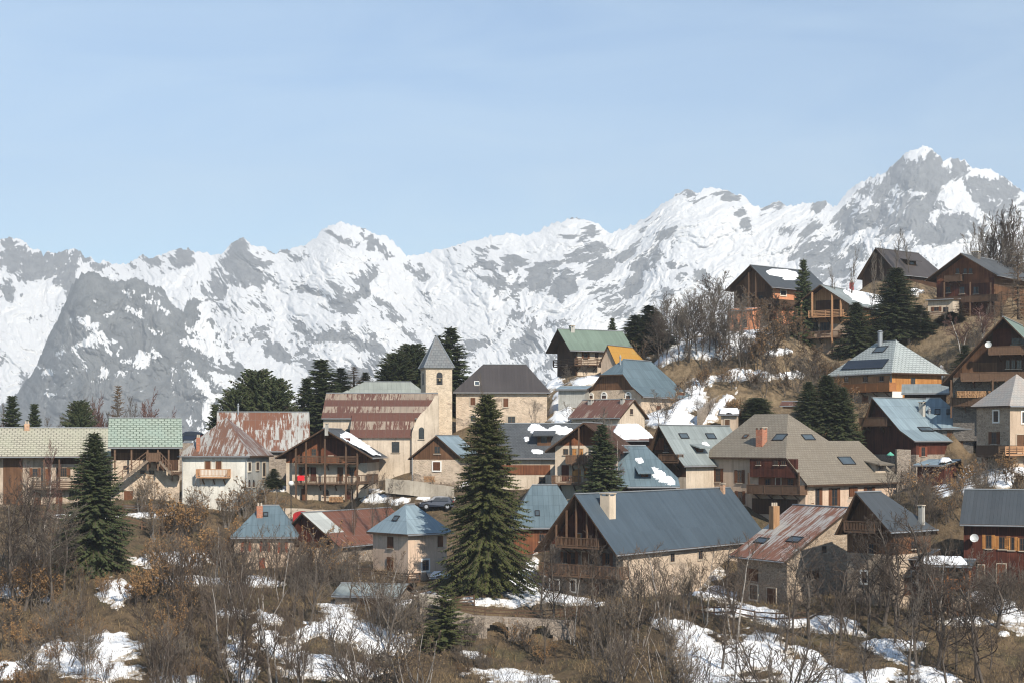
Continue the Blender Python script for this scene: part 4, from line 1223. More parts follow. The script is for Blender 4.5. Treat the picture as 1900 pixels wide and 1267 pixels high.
# dark sheet gable house
h = H('house', 'stone house with dark grey sheet roof and slim white chimney behind bare trees', D=152, yaw=-47, xl=1572, xr=1658, ye=992, yb=1112, ya=912, ref='r', xf=1672, axis='y', r=0.36, hip=(0, 1), ins=(0, 3.5),
      ov=(0.5, 0.5), ovf=1.3, wall=M['stone_warm'], roof=M['r_black'], gable=M['wood_brown'], zg=4.2, sides={'right': M['stone_plaster']})
h.balcony('front', 1566, 1622, 985, 1.2, 'rail_brown', 'bars', 0.95, 3)
h.chimney(1716, 936, 962, 9, 'chim_grey')
h.window('front', (1612, 1008, 1622, 1026)); h.window('front', (1600, 1060, 1608, 1080), trim='white_paint'); h.window('right', (1690, 1002, 1700, 1018), shut='shutter'); h.door('right', (1676, 1070, 1690, 1104), 'shutter')
GREYG = h

# rusted roof stone house in front
h = H('house', 'stone house with a grey roof streaked by red rust and orange chimney', D=160, yaw=28, xl=1460, xr=1680, ye=1040, yb=1128, ya=941, xs=1368, axis='y', r=0.5,
      ov=(0.7, 0.55), wall=M['stone_warm'], roof=M['r_rust_front'])
h.chimney(1428, 938, 960, 14, 'wood_honey', 3, False)
h.skylight((1406, 997, 1420, 1008)); h.skylight((1466, 995, 1484, 1006))
h.window('left', (1388, 1056, 1407, 1076), shut='shutter', closed=True); h.window('left', (1392, 1086, 1406, 1110), frame='shutter', trim='cream_trim')
h.door('left', (1424, 1092, 1440, 1126), 'shutter'); h.window('front', (1500, 1058, 1512, 1076), shut='shutter'); h.window('front', (1525, 1012, 1533, 1026))

# dark slate roof in the middle with snow
h = H('house', 'house with dark slate roof, snow patches and a wooden dormer behind the biggest spruce', D=203, yaw=-4, xl=925, xr=1085, ye=849, yb=905, ya=785, L=10, axis='x', ov=(0.6, 0.4), wall=M['plaster_cream'], roof=M['r_slate'])
h.panel('front', (930, 862, 1021, 880), 'wood_red')
dormer(h, (997, 806, 1022, 826), 0, M['wood_brown'], M['r_slate'], 2.6)
h.roofsnow([(979, 797), (986, 789), (1000, 790), (1012, 797), (1024, 800), (1026, 806), (1010, 807), (994, 804)], 'white snow patch over the dormer of the dark slate roof', 0.4, 6)
h.roofsnow([(1019, 795), (1030, 790), (1044, 793), (1062, 797), (1058, 806), (1040, 806), (1026, 802)], 'white snow patch beside the wooden gable on dark slate', 0.4, 8)
h.roofsnow([(972, 812), (980, 811), (982, 817), (975, 818)], 'tiny snow patch left of the dormer on dark slate', 0.2, 9)
h.roofsnow([(986, 836), (995, 835), (1008, 837), (1007, 841), (990, 841)], 'narrow snow strip low on the dark slate roof', 0.2, 10)
h.window('front', (1000, 884, 1012, 896))

# warm wooden chalet in the middle
h = H('chalet', 'warm brown gabled chalet with orange shutters between two spruces', 'chalet', D=191, yaw=-14, xl=1030, xr=1146, ye=836, yb=905, ya=783, L=9, axis='y', ov=(0.9, 0.6), ovf=1.6,
      wall=M['plaster_cream'], roof=M['wood_dark'], gable=M['wood_red'], yg=826)
h.balcony('front', 1050, 1112, 858, 1.4, 'rail_brown', 'plank', 0.9, 3); h.balcony('front', 1024, 1130, 896, 1.5, 'rail_brown', 'bars', 0.9, 4)
h.window('front', (1047, 832, 1053, 843)); h.door('front', (1062, 832, 1070, 854), 'wood_orange'); h.door('front', (1074, 832, 1082, 854), 'wood_orange'); h.door('front', (1042, 862, 1056, 892), 'wood_deepred')
h.door('front', (1062, 870, 1078, 893), 'wood_orange'); h.window('front', (1090, 868, 1102, 886), shut='wood_orange')
for x in (1074, 1110): h.rpost('front', x, 896, 1.45, 0.15, 'rail_brown')

# blue hipped roof in the centre
h = H('house', 'house under a blue hipped roof behind the biggest spruce', D=184, yaw=2, xl=952, xr=1075, ye=978, yb=1030, ya=899, L=10.5, axis='x', hip=(1, 1), ins=(2.4, 2.2), ov=(0.5, 0.5), wall=M['wood_red'], roof=M['r_bluegrey'])
h.skylight((992, 946, 1002, 958)); h.window('front', (1000, 990, 1010, 1004))

# grey blue barn with half hip
h = H('barn', 'large stone barn with blue grey half-hipped roof and three arched openings', 'barn', D=228, yaw=-36, xl=1089, xr=1190, ye=735, yb=775, ya=666, ref='r', xs=1283, axis='y', hip=(0.42, 1), ins=(2.6, 4.0), flare=0.25,
      ov=(0.6, 0.5), ovf=0.6, wall=M['stone_plaster'], roof=M['r_bluegrey'], gable=M['wood_brown'], yg=722, gsides={'right': M['stone']})
for b in ((1094, 733, 1100, 739), (1117, 733, 1125, 739), (1162, 733, 1170, 739)): h.window('front', b, trim='white_paint', arch=True, frame='shutter')
h.door('right', (1255, 728, 1270, 748), 'shutter'); h.door('right', (1217, 752, 1226, 770), 'shutter')
h.chimney(1151, 662, 676, 3, 'zinc', round_=True)

h = H('house', 'tan house with a bright orange rusted roof behind the blue grey barn', D=246, yaw=-32, xl=1115, xr=1142, ye=678, yb=705, ya=640, ref='r', L=11, axis='y', hip=(0, 1), ins=(0, 3.2), ov=(0.35, 0.3), wall=M['plaster_tan'], roof=M['r_orange'])

# green roofed chalet
h = H('chalet', 'tall chalet with pale green roof and wraparound dark balcony on the slope', 'chalet', D=252, yaw=-62, xl=1034, xr=1068, ye=650, yb=702, ya=611, ref='r', xf=1150, axis='y', ov=(0.9, 0.5), ovf=1.6,
      wall=M['plaster_cream'], sides={'front': M['wood_dark']}, roof=M['r_green'], gable=M['wood_dark'], gsides={'right': M['plaster_cream']})
h.balcony('right', 1072, 1116, 676, 1.3, 'rail_dark', 'slat', 1.0, 3); h.balcony('front', 1026, 1066, 678, 1.3, 'rail_dark', 'slat', 1.0, 2)
h.window('right', (1083, 654, 1090, 664), shut='shutter'); h.window('right', (1104, 654, 1110, 664)); h.panel('right', (1068, 652, 1071, 700), 'wood_dark')
h.chimney(1061, 604, 614, 8, 'chim_grey')

# little barn under brown streaked roof
h = H('barn', 'small cream gabled barn with brown streaked roof beneath the stone barn', 'barn', D=212, yaw=52, xl=1150, xr=1196, ye=774, yb=800, ya=740, xs=1062, axis='y', ov=(0.5, 0.4), wall=M['plaster_cream'], roof=M['r_brownrust'])
h.window('front', (1169, 758, 1174, 768)); h.chimney(1096, 740, 748, 8, 'chim_grey'); h.chimney(1155, 738, 747, 7, 'chim_grey')
h.window('left', (1100, 780, 1108, 790))
h = H('shed', 'little grey shed with pale blue lean-to roof by the snow bank', 'shed', D=229, yaw=-10, xl=1036, xr=1085, ye=738, yb=757, ya=716, L=5, axis='x', ov=(0.5, 0.4), r=0.96, wall=M['plaster_grey'], roof=M['r_lightblue'])

# grey metal roof house
h = H('house', 'house with grey zinc roof, two skylights and dark gable balcony', D=194, yaw=-43, xl=1203, xr=1273, ye=866, yb=900, ya=788, ref='r', xf=1350, axis='y', ov=(0.5, 0.4), ovf=1.1, r=0.42, flare=0.12,
      wall=M['plaster_cream'], roof=M['r_zinc'], gable=M['wood_dark'], zg=1.0, gsides={'right': M['plaster_cream']})
h.skylight((1262, 803, 1275, 814)); h.skylight((1312, 803, 1325, 815))
h.balcony('front', 1222, 1258, 856, 1.1, 'rail_brown', 'bars', 0.9, 2)
h.window('front', (1232, 824, 1240, 838)); h.panel('front', (1205, 812, 1232, 834), 'wood_red')
dormer(h, (1292, 828, 1306, 838), 0, M['wood_dark'], M['r_zinc'], 1.8)
h.roofsnow([(1302, 822), (1310, 820), (1316, 826), (1308, 829)], 'small snow lump on the dormer of the zinc roof', 0.2, 12)

# slate roofs between
h = H('house', 'low dark slate house with a strip of snow before the zinc roof', D=187, yaw=6, xl=1150, xr=1254, ye=902, yb=928, ya=826, L=10, axis='x', hip=(0, 0.8), ins=(0, 2.6), ov=(0.5, 0.4), wall=M['wood_dark'], roof=M['r_bluegrey'])
h.roofsnow([(1208, 872), (1214, 868), (1226, 876), (1240, 886), (1252, 896), (1244, 900), (1230, 894), (1216, 884)], 'diagonal snow strip on the blue slate roof in the middle', 0.35, 13)
h.roofsnow([(1178, 852), (1190, 851), (1195, 857), (1184, 859)], 'small snow patch high on the blue slate roof in the middle', 0.25, 14)
dormer(h, (1190, 874, 1203, 884), 0, M['wood_red'], M['r_bluegrey'], 1.6)
h = H('house', 'low house whose roof is buried in snow below the cream barn', D=205, yaw=-5, xl=1128, xr=1212, ye=816, yb=845, ya=788, L=7, axis='x', ov=(0.5, 0.4), wall=M['wood_dark'], roof=M['r_brownrust'], hip=(0, 1), ins=(0, 2))
h.roofsnow([(1132, 813), (1146, 788), (1195, 787), (1212, 812), (1190, 812), (1160, 814)], 'thick snow cover on the low house below the cream barn', 0.4, 15, 0.1)

# top chalets
h = H('chalet', 'chalet with black roof, oval snow patch and orange side wall on the hilltop', 'chalet', D=275, yaw=-50, xl=1362, xr=1434, ye=534, yb=602, ya=493, ref='r', xf=1500, axis='y', ov=(0.9, 0.5), ovf=1.4, r=0.56,
      wall=M['plaster_orange'], sides={'front': M['wood_dark'], 'right': M['plaster_orange']}, roof=M['r_black'], gable=M['wood_brown'], gsides={'right': M['plaster_orange']})
h.roofsnow([(1422, 504), (1432, 501), (1460, 502), (1478, 507), (1482, 513), (1468, 516), (1440, 512), (1428, 510)], 'oval snow patch on the black roof of the hilltop chalet', 0.35, 16, 0.1)
h.roofsnow([(1452, 517), (1470, 514), (1480, 516), (1474, 520), (1456, 520)], 'thin snow strip under the oval patch on the black roof', 0.2, 17, 0.1)
for x in (1389, 1402): h.post('front', x, 506, 600, 1.2, 0.18, 'rail_brown')
h.window('right', (1448, 540, 1458, 548), trim='cream_trim'); h.balcony('right', 1438, 1478, 566, 1.1, 'rail_dark', 'plank', 0.9, 3)
h.window('front', (1376, 545, 1382, 555)); h.window('front', (1408, 548, 1416, 560)); h.balcony('front', 1366, 1430, 566, 1.1, 'rail_dark', 'plank', 0.9, 2)
h.panel('front', (1380, 520, 1420, 545), 'wood_brown')
w = H('garage', 'round arched terracotta garage front below the hilltop chalet', 'garage', D=268, yaw=-26, xl=1350, xr=1397, ye=578, yb=616, ya=572, L=5, axis='x', r=0.9, ov=(0.15, 0.15), wall=M['plaster_orange'], roof=M['plaster_orange'])
w.window('front', (1362, 596, 1369, 608), arch=True); w.window('front', (1378, 596, 1386, 608), arch=True)

h = H('chalet', 'open fronted honey timber chalet with posts and a snowy grey roof', 'chalet', D=264, yaw=-34, xl=1486, xr=1574, ye=566, yb=656, ya=530, ref='r', xf=1636, axis='y', ov=(0.9, 0.5), ovf=1.8,
      wall=M['plaster_cream'], roof=M['r_zinc'], gable=M['wood_honey'], gsides={'right': M['wood_honey']}, yg=600, sides={'front': M['plaster_tan']})
h.roofsnow([(1566, 540), (1578, 534), (1632, 535), (1640, 552), (1626, 566), (1600, 562), (1584, 556)], 'wide snow cover on the right slope of the honey timber chalet', 0.4, 18, 0.12)
for x in (1487, 1507, 1544, 1560): h.rpost('front', x, 656 if x in (1487, 1544) else 588, 1.6, 0.24, 'rail_honey')
h.balcony('front', 1500, 1564, 587, 1.6, 'rail_honey', 'slat', 1.0, 3)
h.balcony('front', 1480, 1556, 626, 1.7, 'rail_brown', 'bars', 1.0, 3)
h.window('front', (1520, 566, 1532, 582), bars=(1, 0)); h.window('front', (1508, 598, 1518, 616), bars=(1, 0)); h.window('front', (1522, 598, 1540, 620), bars=(2, 0)); h.door('front', (1478, 630, 1484, 652), 'wood_brown')
h.panel('front', (1514, 556, 1560, 584), 'wood_dark')
h.chimney(1580, 525, 541, 6, 'red_paint', cap=False)

h = H('barn', 'broad dark barn with brown black roof and small dormer on the skyline', 'barn', D=300, yaw=-50, xl=1600, xr=1668, ye=511, yb=528, ya=461, ref='r', xf=1719, axis='y', hip=(0, 1), ins=(0, 2.5), ov=(0.5, 0.5), ovf=1.0, r=0.45,
      wall=M['wood_dark'], roof=M['r_dark'])
dormer(h, (1681, 484, 1702, 493), 0, M['wood_brown'], M['r_dark'], 2.4)
h = H('chalet', 'brown timber chalet with wide grey gable roof near the top right skyline', 'chalet', D=276, yaw=-40, xl=1738, xr=1844, ye=513, yb=598, ya=472, ref='r', xf=1876, axis='y', ov=(1.3, 0.6), ovf=1.8,
      wall=M['wood_brown'], roof=M['r_slate'], gable=M['wood_red'], yg=515, sides={'front': M['wood_deepred']})
h.balcony('front', 1752, 1782, 521, 1.4, 'rail_dark', 'plank', 0.95, 2); h.balcony('front', 1736, 1848, 560, 1.5, 'rail_dark', 'plank', 1.0, 4)
h.panel('front', (1782, 506, 1836, 528), 'wood_red')
for b in ((1774, 498, 1780, 508), (1788, 498, 1794, 508), (1798, 498, 1804, 508), (1755, 532, 1764, 544), (1780, 532, 1790, 546), (1806, 532, 1816, 546)): h.window('front', b)
for x in (1752, 1800, 1838): h.post('front', x, 524, 598, 1.4, 0.2, 'rail_brown')
h.chimney(1811, 467, 478, 12, 'stone_dark')
w = H('shed', 'pale shed with glazed front and timber deck below the brown chalet', 'shed', D=266, yaw=-30, xl=1722, xr=1768, ye=562, yb=592, ya=556, L=4, axis='x', r=0.95, ov=(0.5, 0.3), wall=M['plaster_cream'], roof=M['wood_grey'])
w.window('front', (1733, 570, 1742, 578), shut='shutter'); w.window('front', (1750, 570, 1760, 580))
w.balcony('front', 1718, 1764, 590, 1.6, 'rail_brown', 'slat', 0.9, 3)

# small outbuildings
h = H('shed', 'tiny cabin with snowy roof and brown door above the zinc roof', 'shed', D=213, yaw=-12, xl=1338, xr=1366, ye=768, yb=800, ya=760, L=4, axis='x', ov=(0.4, 0.4), wall=M['plaster_tan'], roof=M['r_dark'])
h.door('front', (1345, 778, 1354, 794), 'wood_brown')
h.roofsnow([(1335, 766), (1340, 758), (1368, 758), (1372, 766), (1352, 768)], 'snow on the roof of the tiny cabin', 0.3, 20, 0.1)
h = H('shed', 'small honey timber shed half hidden by dark spruces on the hill', 'shed', D=232, yaw=-18, xl=1452, xr=1486, ye=752, yb=770, ya=744, L=4, axis='x', ov=(0.4, 0.4), wall=M['wood_honey'], roof=M['r_brownrust'])
h = H('shed', 'open lean-to shed with pale blue roof and snow lump by the stone wall', 'shed', D=190, yaw=-34, xl=1702, xr=1752, ye=877, yb=906, ya=852, L=5, axis='x', r=0.95, ov=(0.5, 0.4), wall=M['wood_deepred'], roof=M['r_lightblue'])
h.roofsnow([(1741, 866), (1746, 850), (1760, 848), (1770, 862), (1758, 872)], 'rounded snow lump on the open lean-to roof', 0.45, 21, 0.1)
h = H('shed', 'long low stone shed with grey sheet roof in front of the peach house', 'shed', D=158, yaw=-14, xl=622, xr=738, ye=1106, yb=1132, ya=1082, ref='r', L=5, axis='x', ov=(0.4, 0.3), wall=M['stone'], roof=M['r_zinc'])
h.panel('front', (668, 1108, 735, 1130), 'wood_dark')
h = H('shed', 'tiny stone well house with a flat snowy slab roof', 'shed', D=166, yaw=10, xl=800, xr=832, ye=1070, yb=1092, ya=1062, L=3, axis='x', r=0.5, ov=(0.3, 0.3), wall=M['stone'], roof=M['concrete'])
h.window('front', (812, 1074, 820, 1088))
h.roofsnow([(798, 1068), (806, 1060), (830, 1060), (836, 1068), (815, 1071)], 'thin snow on the slab roof of the tiny stone well house', 0.2, 22, 0.1)

# open timber porch with snow on its roof
h = H('porch', 'open orange timber porch on posts with railing and a stair under a snowy roof', 'porch', D=152, yaw=-22, xl=1712, xr=1792, ye=1046, yb=1142, ya=1036, L=4.6, axis='x', ov=(0.7, 0.7), wall=M['wood_deepred'], roof=M['r_black'], t=0.22)
def porch(h):
    # the body is only a stone base; the storey above is open
    me = h.wall.data
    bm = bmesh.new(); bm.from_mesh(me)
    bmesh.ops.bisect_plane(bm, geom=bm.verts[:] + bm.edges[:] + bm.faces[:], plane_co=(0, 0, 1.6), plane_no=(0, 0, 1), clear_outer=True)
    bmesh.ops.holes_fill(bm, edges=[e for e in bm.edges if e.is_boundary], sides=0)
    bmesh.ops.scale(bm, vec=(1, 0.5, 1), verts=bm.verts, space=Matrix.Translation((0, -h.L, 0)))
    bm.to_mesh(me); bm.free()
    me.materials[0] = M['stone_plaster']
    for x in (1727, 1759, 1789): h.rpost('front', x, 1142, 0.0, 0.2, 'rail_orange')
    for x in (1716, 1790):
        a, z = h.on('front', x, 1142, 0); q = Vector((a, h.L - 0.2, -1)); mb = MB(); mb.beam(q, (q.x, q.y, h.ze - 0.1), 0.2); mb.build('post', M['rail_orange'], h.root)
    for x in (1727, 1759, 1789):
        a, _ = h.on('front', x, 1100, 0)
        for sg in (-1, 1):
            mb = MB(); mb.beam((a, 0, h.ze - 1.0), (a + sg * 0.75, 0, h.ze - 0.25), 0.12); mb.build('brace', M['rail_orange'], h.root)
    a0, zf = h.on('front', 1716, 1092, 0); a1, _ = h.on('front', 1792, 1092, 0)
    mb = MB(); mb.box((a0, 0.02, zf - 0.18), (a1, h.L, zf)); mb.build('floor_deck', M['wood_brown'], h.root)
    mb = MB(); n = int((a1 - a0) / 0.16)
    mb.box((a0, -0.05, zf + 0.95), (a1, 0.05, zf + 1.04)); mb.box((a0, -0.03, zf + 0.1), (a1, 0.03, zf + 0.17))
    for i in range(n + 1):
        x = a0 + (a1 - a0) * i / n; mb.box((x - 0.025, -0.02, zf + 0.171), (x + 0.025, 0.02, zf + 0.949))
    mb.build('railing', M['rail_orange'], h.root)
    stair(h, 'stair', (1728, 1094), (1780, 1136), 0.9, 0.9, 'wood_brown')
porch(h)
h.roofsnow([(1708, 1044), (1716, 1026), (1735, 1022), (1765, 1026), (1786, 1036), (1794, 1046), (1750, 1047)], 'thick white snow cap on the roof of the timber porch', 0.5, 23, 0.06)
w = H('house', 'deep red boarded annex beside the snowy timber porch', D=155, yaw=-30, xl=1652, xr=1714, ye=1040, yb=1135, ya=1018, L=5, axis='x', r=0.9, ov=(0.4, 0.3), wall=M['wood_deepred'], roof=M['r_black'])
w.door('front', (1668, 1085, 1682, 1130), 'wood_dark'); w.window('front', (1692, 1060, 1702, 1078), trim='white_paint')
# ------------------------------------------------------------------ terrain
def C(px, py, D): p = P(px, py, D); CTRL.append((p.x, p.y, p.z))
for (px, py, D) in [(545, 944, 199), (600, 945, 199), (655, 945, 199), (600, 962, 194), (735, 914, 199), (838, 926, 198), (800, 938, 197), (860, 936, 198), (720, 930, 199), (270, 955, 185), (120, 965, 185), (20, 960, 188), (340, 985, 182),
                    (180, 1062, 165), (20, 1100, 156), (400, 1080, 160), (905, 1098, 160), (980, 1075, 170), (990, 1105, 160), (830, 1115, 158), (745, 1118, 158),
                    (1430, 680, 245), (1350, 622, 258), (1240, 655, 252), (1500, 722, 236), (1380, 742, 225), (1290, 735, 226), (1240, 780, 218), (1330, 790, 214),
                    (1040, 760, 226), (1035, 720, 238), (1100, 705, 245), (1190, 690, 250), (1180, 665, 258), (1560, 670, 246), (1620, 690, 248), (1700, 640, 255), (1770, 690, 240),
                    (1600, 600, 266), (1680, 540, 282), (1860, 610, 270), (1850, 500, 285), (1460, 620, 262), (1560, 790, 214),
                    (1800, 905, 180), (1860, 890, 178), (1760, 930, 174), (1870, 900, 177), (1700, 1110, 160), (1850, 1110, 156), (1300, 1100, 158), (1600, 1130, 154),
                    (900, 1216, 148.3), (1000, 1222, 148.3), (800, 1205, 148), (1060, 1210, 148), (880, 1138, 153.5), (1000, 1146, 154), (1080, 1150, 153.5), (640, 1150, 150), (500, 1130, 154), (200, 1150, 151), (1350, 1160, 150), (1550, 1165, 149), (1750, 1160, 149), (1880, 1170, 149),
                    (1290, 880, 188), (1160, 900, 184), (880, 900, 203), (1020, 930, 195), (510, 880, 200), (700, 900, 205)]:
    C(px, py, D)
for px in (-100, 200, 500, 800, 1100, 1400, 1700, 2000):
    C(px, 1267, 135 + 2 * math.sin(px)); CTRL.append(((px - CX) / F * 115, 115, -21.0)); CTRL.append(((px - CX) / F * 90 * 1.5, 85, -22.0)); CTRL.append(((px - CX) / F * 300, 50, -16.0)); CTRL.append(((px - CX) / F * 400, 12, -6.0))
for px in (-200, 0, 200, 400, 560): CTRL.append(((px - CX) / F * 245, 245, -14.0)); CTRL.append(((px - CX) / F * 290, 290, -45.0)); CTRL.append(((px - CX) / F * 370, 370, -95.0))
for px in (650, 780, 900): CTRL.append(((px - CX) / F * 262, 262, -3.0)); CTRL.append(((px - CX) / F * 300, 300, -22.0)); CTRL.append(((px - CX) / F * 370, 370, -80.0))
for px in (1000, 1100): CTRL.append(((px - CX) / F * 275, 275, 8.0)); CTRL.append(((px - CX) / F * 320, 320, -10.0)); CTRL.append(((px - CX) / F * 370, 370, -60.0))
for px in (1250, 1400): CTRL.append(((px - CX) / F * 285, 285, 16.0)); CTRL.append(((px - CX) / F * 320, 320, 2.0)); CTRL.append(((px - CX) / F * 370, 370, -40.0))
for px in (1600, 1800, 2000): CTRL.append(((px - CX) / F * 310, 310, 27.0)); CTRL.append(((px - CX) / F * 340, 340, 20.0)); CTRL.append(((px - CX) / F * 380, 380, -20.0))
for x in (120, 150):
    for (y, z) in ((150, -15), (185, -6), (220, 8), (260, 24), (300, 33)): CTRL.append((x, y, z))
for x in (-120, -90):
    for (y, z) in ((150, -17), (185, -12), (215, -8)): CTRL.append((x, y, z))

pts = np.array(CTRL, float)
X0, X1, Y0, Y1 = -150.0, 165.0, 4.0, 400.0
def tps_fit(p, lam):
    n = len(p); s = 100.0
    xy = p[:, :2] / s
    d2 = ((xy[:, None] - xy[None]) ** 2).sum(2)
    K = np.where(d2 > 0, 0.5 * d2 * np.log(d2 + 1e-12), 0) + np.eye(n) * lam
    Q = np.concatenate([np.ones((n, 1)), xy], 1)
    A = np.zeros((n + 3, n + 3)); A[:n, :n] = K; A[:n, n:] = Q; A[n:, :n] = Q.T
    w = np.linalg.solve(A, np.concatenate([p[:, 2], np.zeros(3)]))
    def ev(x, y):
        q = np.stack([x, y], -1).reshape(-1, 2) / s
        out = np.zeros(len(q))
        for i in range(0, len(q), 20000):
            qq = q[i:i + 20000]
            dd = ((qq[:, None] - xy[None]) ** 2).sum(2)
            out[i:i + 20000] = (0.5 * dd * np.log(dd + 1e-12)) @ w[:n] + w[n] + qq @ w[n + 1:]
        return out.reshape(np.shape(x))
    return ev
ev = tps_fit(pts, 0.00025)
GS = 2.0
gx = np.arange(X0, X1 + GS, GS); gy = np.arange(Y0, Y1 + GS, GS)
GX, GY = np.meshgrid(gx, gy)
GZ = ev(GX, GY)
GZ = np.clip(GZ, -120, 45)
def height(x, y):
    x = np.asarray(x, float); y = np.asarray(y, float)
    fx = np.clip((x - X0) / GS, 0, len(gx) - 1.001); fy = np.clip((y - Y0) / GS, 0, len(gy) - 1.001)
    i = fx.astype(int); j = fy.astype(int); a = fx - i; b = fy - j
    z = (GZ[j, i] * (1 - a) + GZ[j, i + 1] * a) * (1 - b) + (GZ[j + 1, i] * (1 - a) + GZ[j + 1, i + 1] * a) * b
    z = z + (fbm(x * 0.10, y * 0.10, 5, 4) - 0.5) * 1.3 + (fbm(x * 0.6, y * 0.6, 9, 3) - 0.5) * 0.35
    return z
def ground_at(px, py, lo=60.0, hi=330.0):
    """where the line of sight through a photograph pixel meets the ground"""
    d = np.arange(lo, hi, 0.5)
    z = height((px - CX) / F * d, d)
    r = (HY - py) / F * d
    k_ = np.nonzero(r < z)[0]
    if len(k_) == 0: return None
    D = d[k_[0]]
    x = (px - CX) / F * D
    return Vector((x, D, float(height(x, D))))
def gz(x, y): return float(height(x, y))

def grid_mesh(name, X, Y, Z, mat, keep=None, smooth=True):
    ny, nx = X.shape
    v = np.stack([X, Y, Z], -1).reshape(-1, 3)
    idx = np.arange(nx * ny).reshape(ny, nx)
    q = np.stack([idx[:-1, :-1], idx[:-1, 1:], idx[1:, 1:], idx[1:, :-1]], -1).reshape(-1, 4)
    if keep is not None:
        kk = keep.reshape(-1)
        q = q[kk[q].any(1)]
        used = np.unique(q); re = -np.ones(len(v), int); re[used] = np.arange(len(used)); v = v[used]; q = re[q]
    else: used = np.arange(len(v))
    me = bpy.data.meshes.new(name)
    me.vertices.add(len(v)); me.vertices.foreach_set('co', v.ravel())
    me.loops.add(q.size); me.loops.foreach_set('vertex_index', q.ravel())
    me.polygons.add(len(q)); me.polygons.foreach_set('loop_start', np.arange(0, q.size, 4)); me.polygons.foreach_set('loop_total', np.full(len(q), 4))
    me.update(calc_edges=True)
    me.materials.append(mat)
    if smooth: me.polygons.foreach_set('use_smooth', np.ones(len(q), bool))
    o = link(name, me)
    return o, used

def m_ground():
    g = G('winter_meadow'); p = g.pos()
    n1 = g.noise(p, 0.06, 4); n2 = g.noise(p, 0.7, 6, 0.65); n3 = g.noise(p, 3.5, 5, 0.7)
    c = g.mix(g.ramp(n1, 0.35, 0.65), (0.095, 0.07, 0.045), (0.15, 0.105, 0.062))
    c = g.mix(g.ramp(n2, 0.42, 0.66, 0, 0.8), c, (0.042, 0.034, 0.025))
    c = g.mix(g.ramp(g.noise(p, 0.22, 4), 0.52, 0.68, 0, 0.55), c, (0.085, 0.08, 0.04))
    c = g.mix(g.ramp(n3, 0.5, 0.72, 0, 0.6), c, (0.19, 0.14, 0.085))
    c = g.mix(g.ramp(g.noise(g.map(p, (1, 1, 1), (40, 3, 0)), 1.6, 6, 0.7), 0.58, 0.7, 0, 0.7), c, (0.026, 0.021, 0.016))
    zz = g.ramp(g.sep(p, 2), -7.0, 6.0)       # drier, paler grass higher on the hill
    c = g.mix(g.math('MULTIPLY', zz, 0.75), c, g.mix(g.ramp(g.noise(p, 0.9, 6, 0.7), 0.36, 0.66), (0.28, 0.205, 0.125), (0.115, 0.083, 0.052)))
    return g.fin(c, 0.95, 0, g.math('ADD', n3, n2), 0.7, 0.35, 0.1)
xs = np.concatenate([np.arange(X0, -70, 1.5), np.arange(-70, 100, 0.6), np.arange(100, X1, 1.5)])
ys = np.concatenate([np.arange(Y0, 110, 2.0), np.arange(110, 200, 0.5), np.arange(200, 300, 0.8), np.arange(300, Y1, 2.0)])
TX, TY = np.meshgrid(xs, ys)
TZ = height(TX, TY)
ground, _ = grid_mesh('ground', TX, TY, TZ, m_ground())
tag(ground, 'brown winter meadow hillside the village stands on', 'ground', kind='structure')

# valley floor: one wide sheet out to the feet of the mountains and behind the viewer
def m_valley():
    g = G('valley_forest'); p = g.pos()
    c = g.mix(g.noise(p, 0.01, 6, 0.65), (0.06, 0.065, 0.05), (0.16, 0.15, 0.12))
    return g.fin(c, 0.95, spec=0.1)
vx = np.linspace(-3600, 3600, 91); vy = np.concatenate([np.linspace(-400, 400, 21), np.linspace(450, 6600, 80)])
VX, VY = np.meshgrid(vx, vy)
VZ = -125 - 60 * np.exp(-((VY - 1800) / 1200) ** 2) + (fbm(VX * 0.004, VY * 0.004, 3, 4) - 0.5) * 20
VZ = np.where((VX > X0 - 60) & (VX < X1 + 60) & (VY < Y1 + 60), -135, VZ)
valley, _ = grid_mesh('valley_floor', VX, VY, VZ, m_valley())
tag(valley, 'deep valley floor below the village', 'valley', kind='structure')

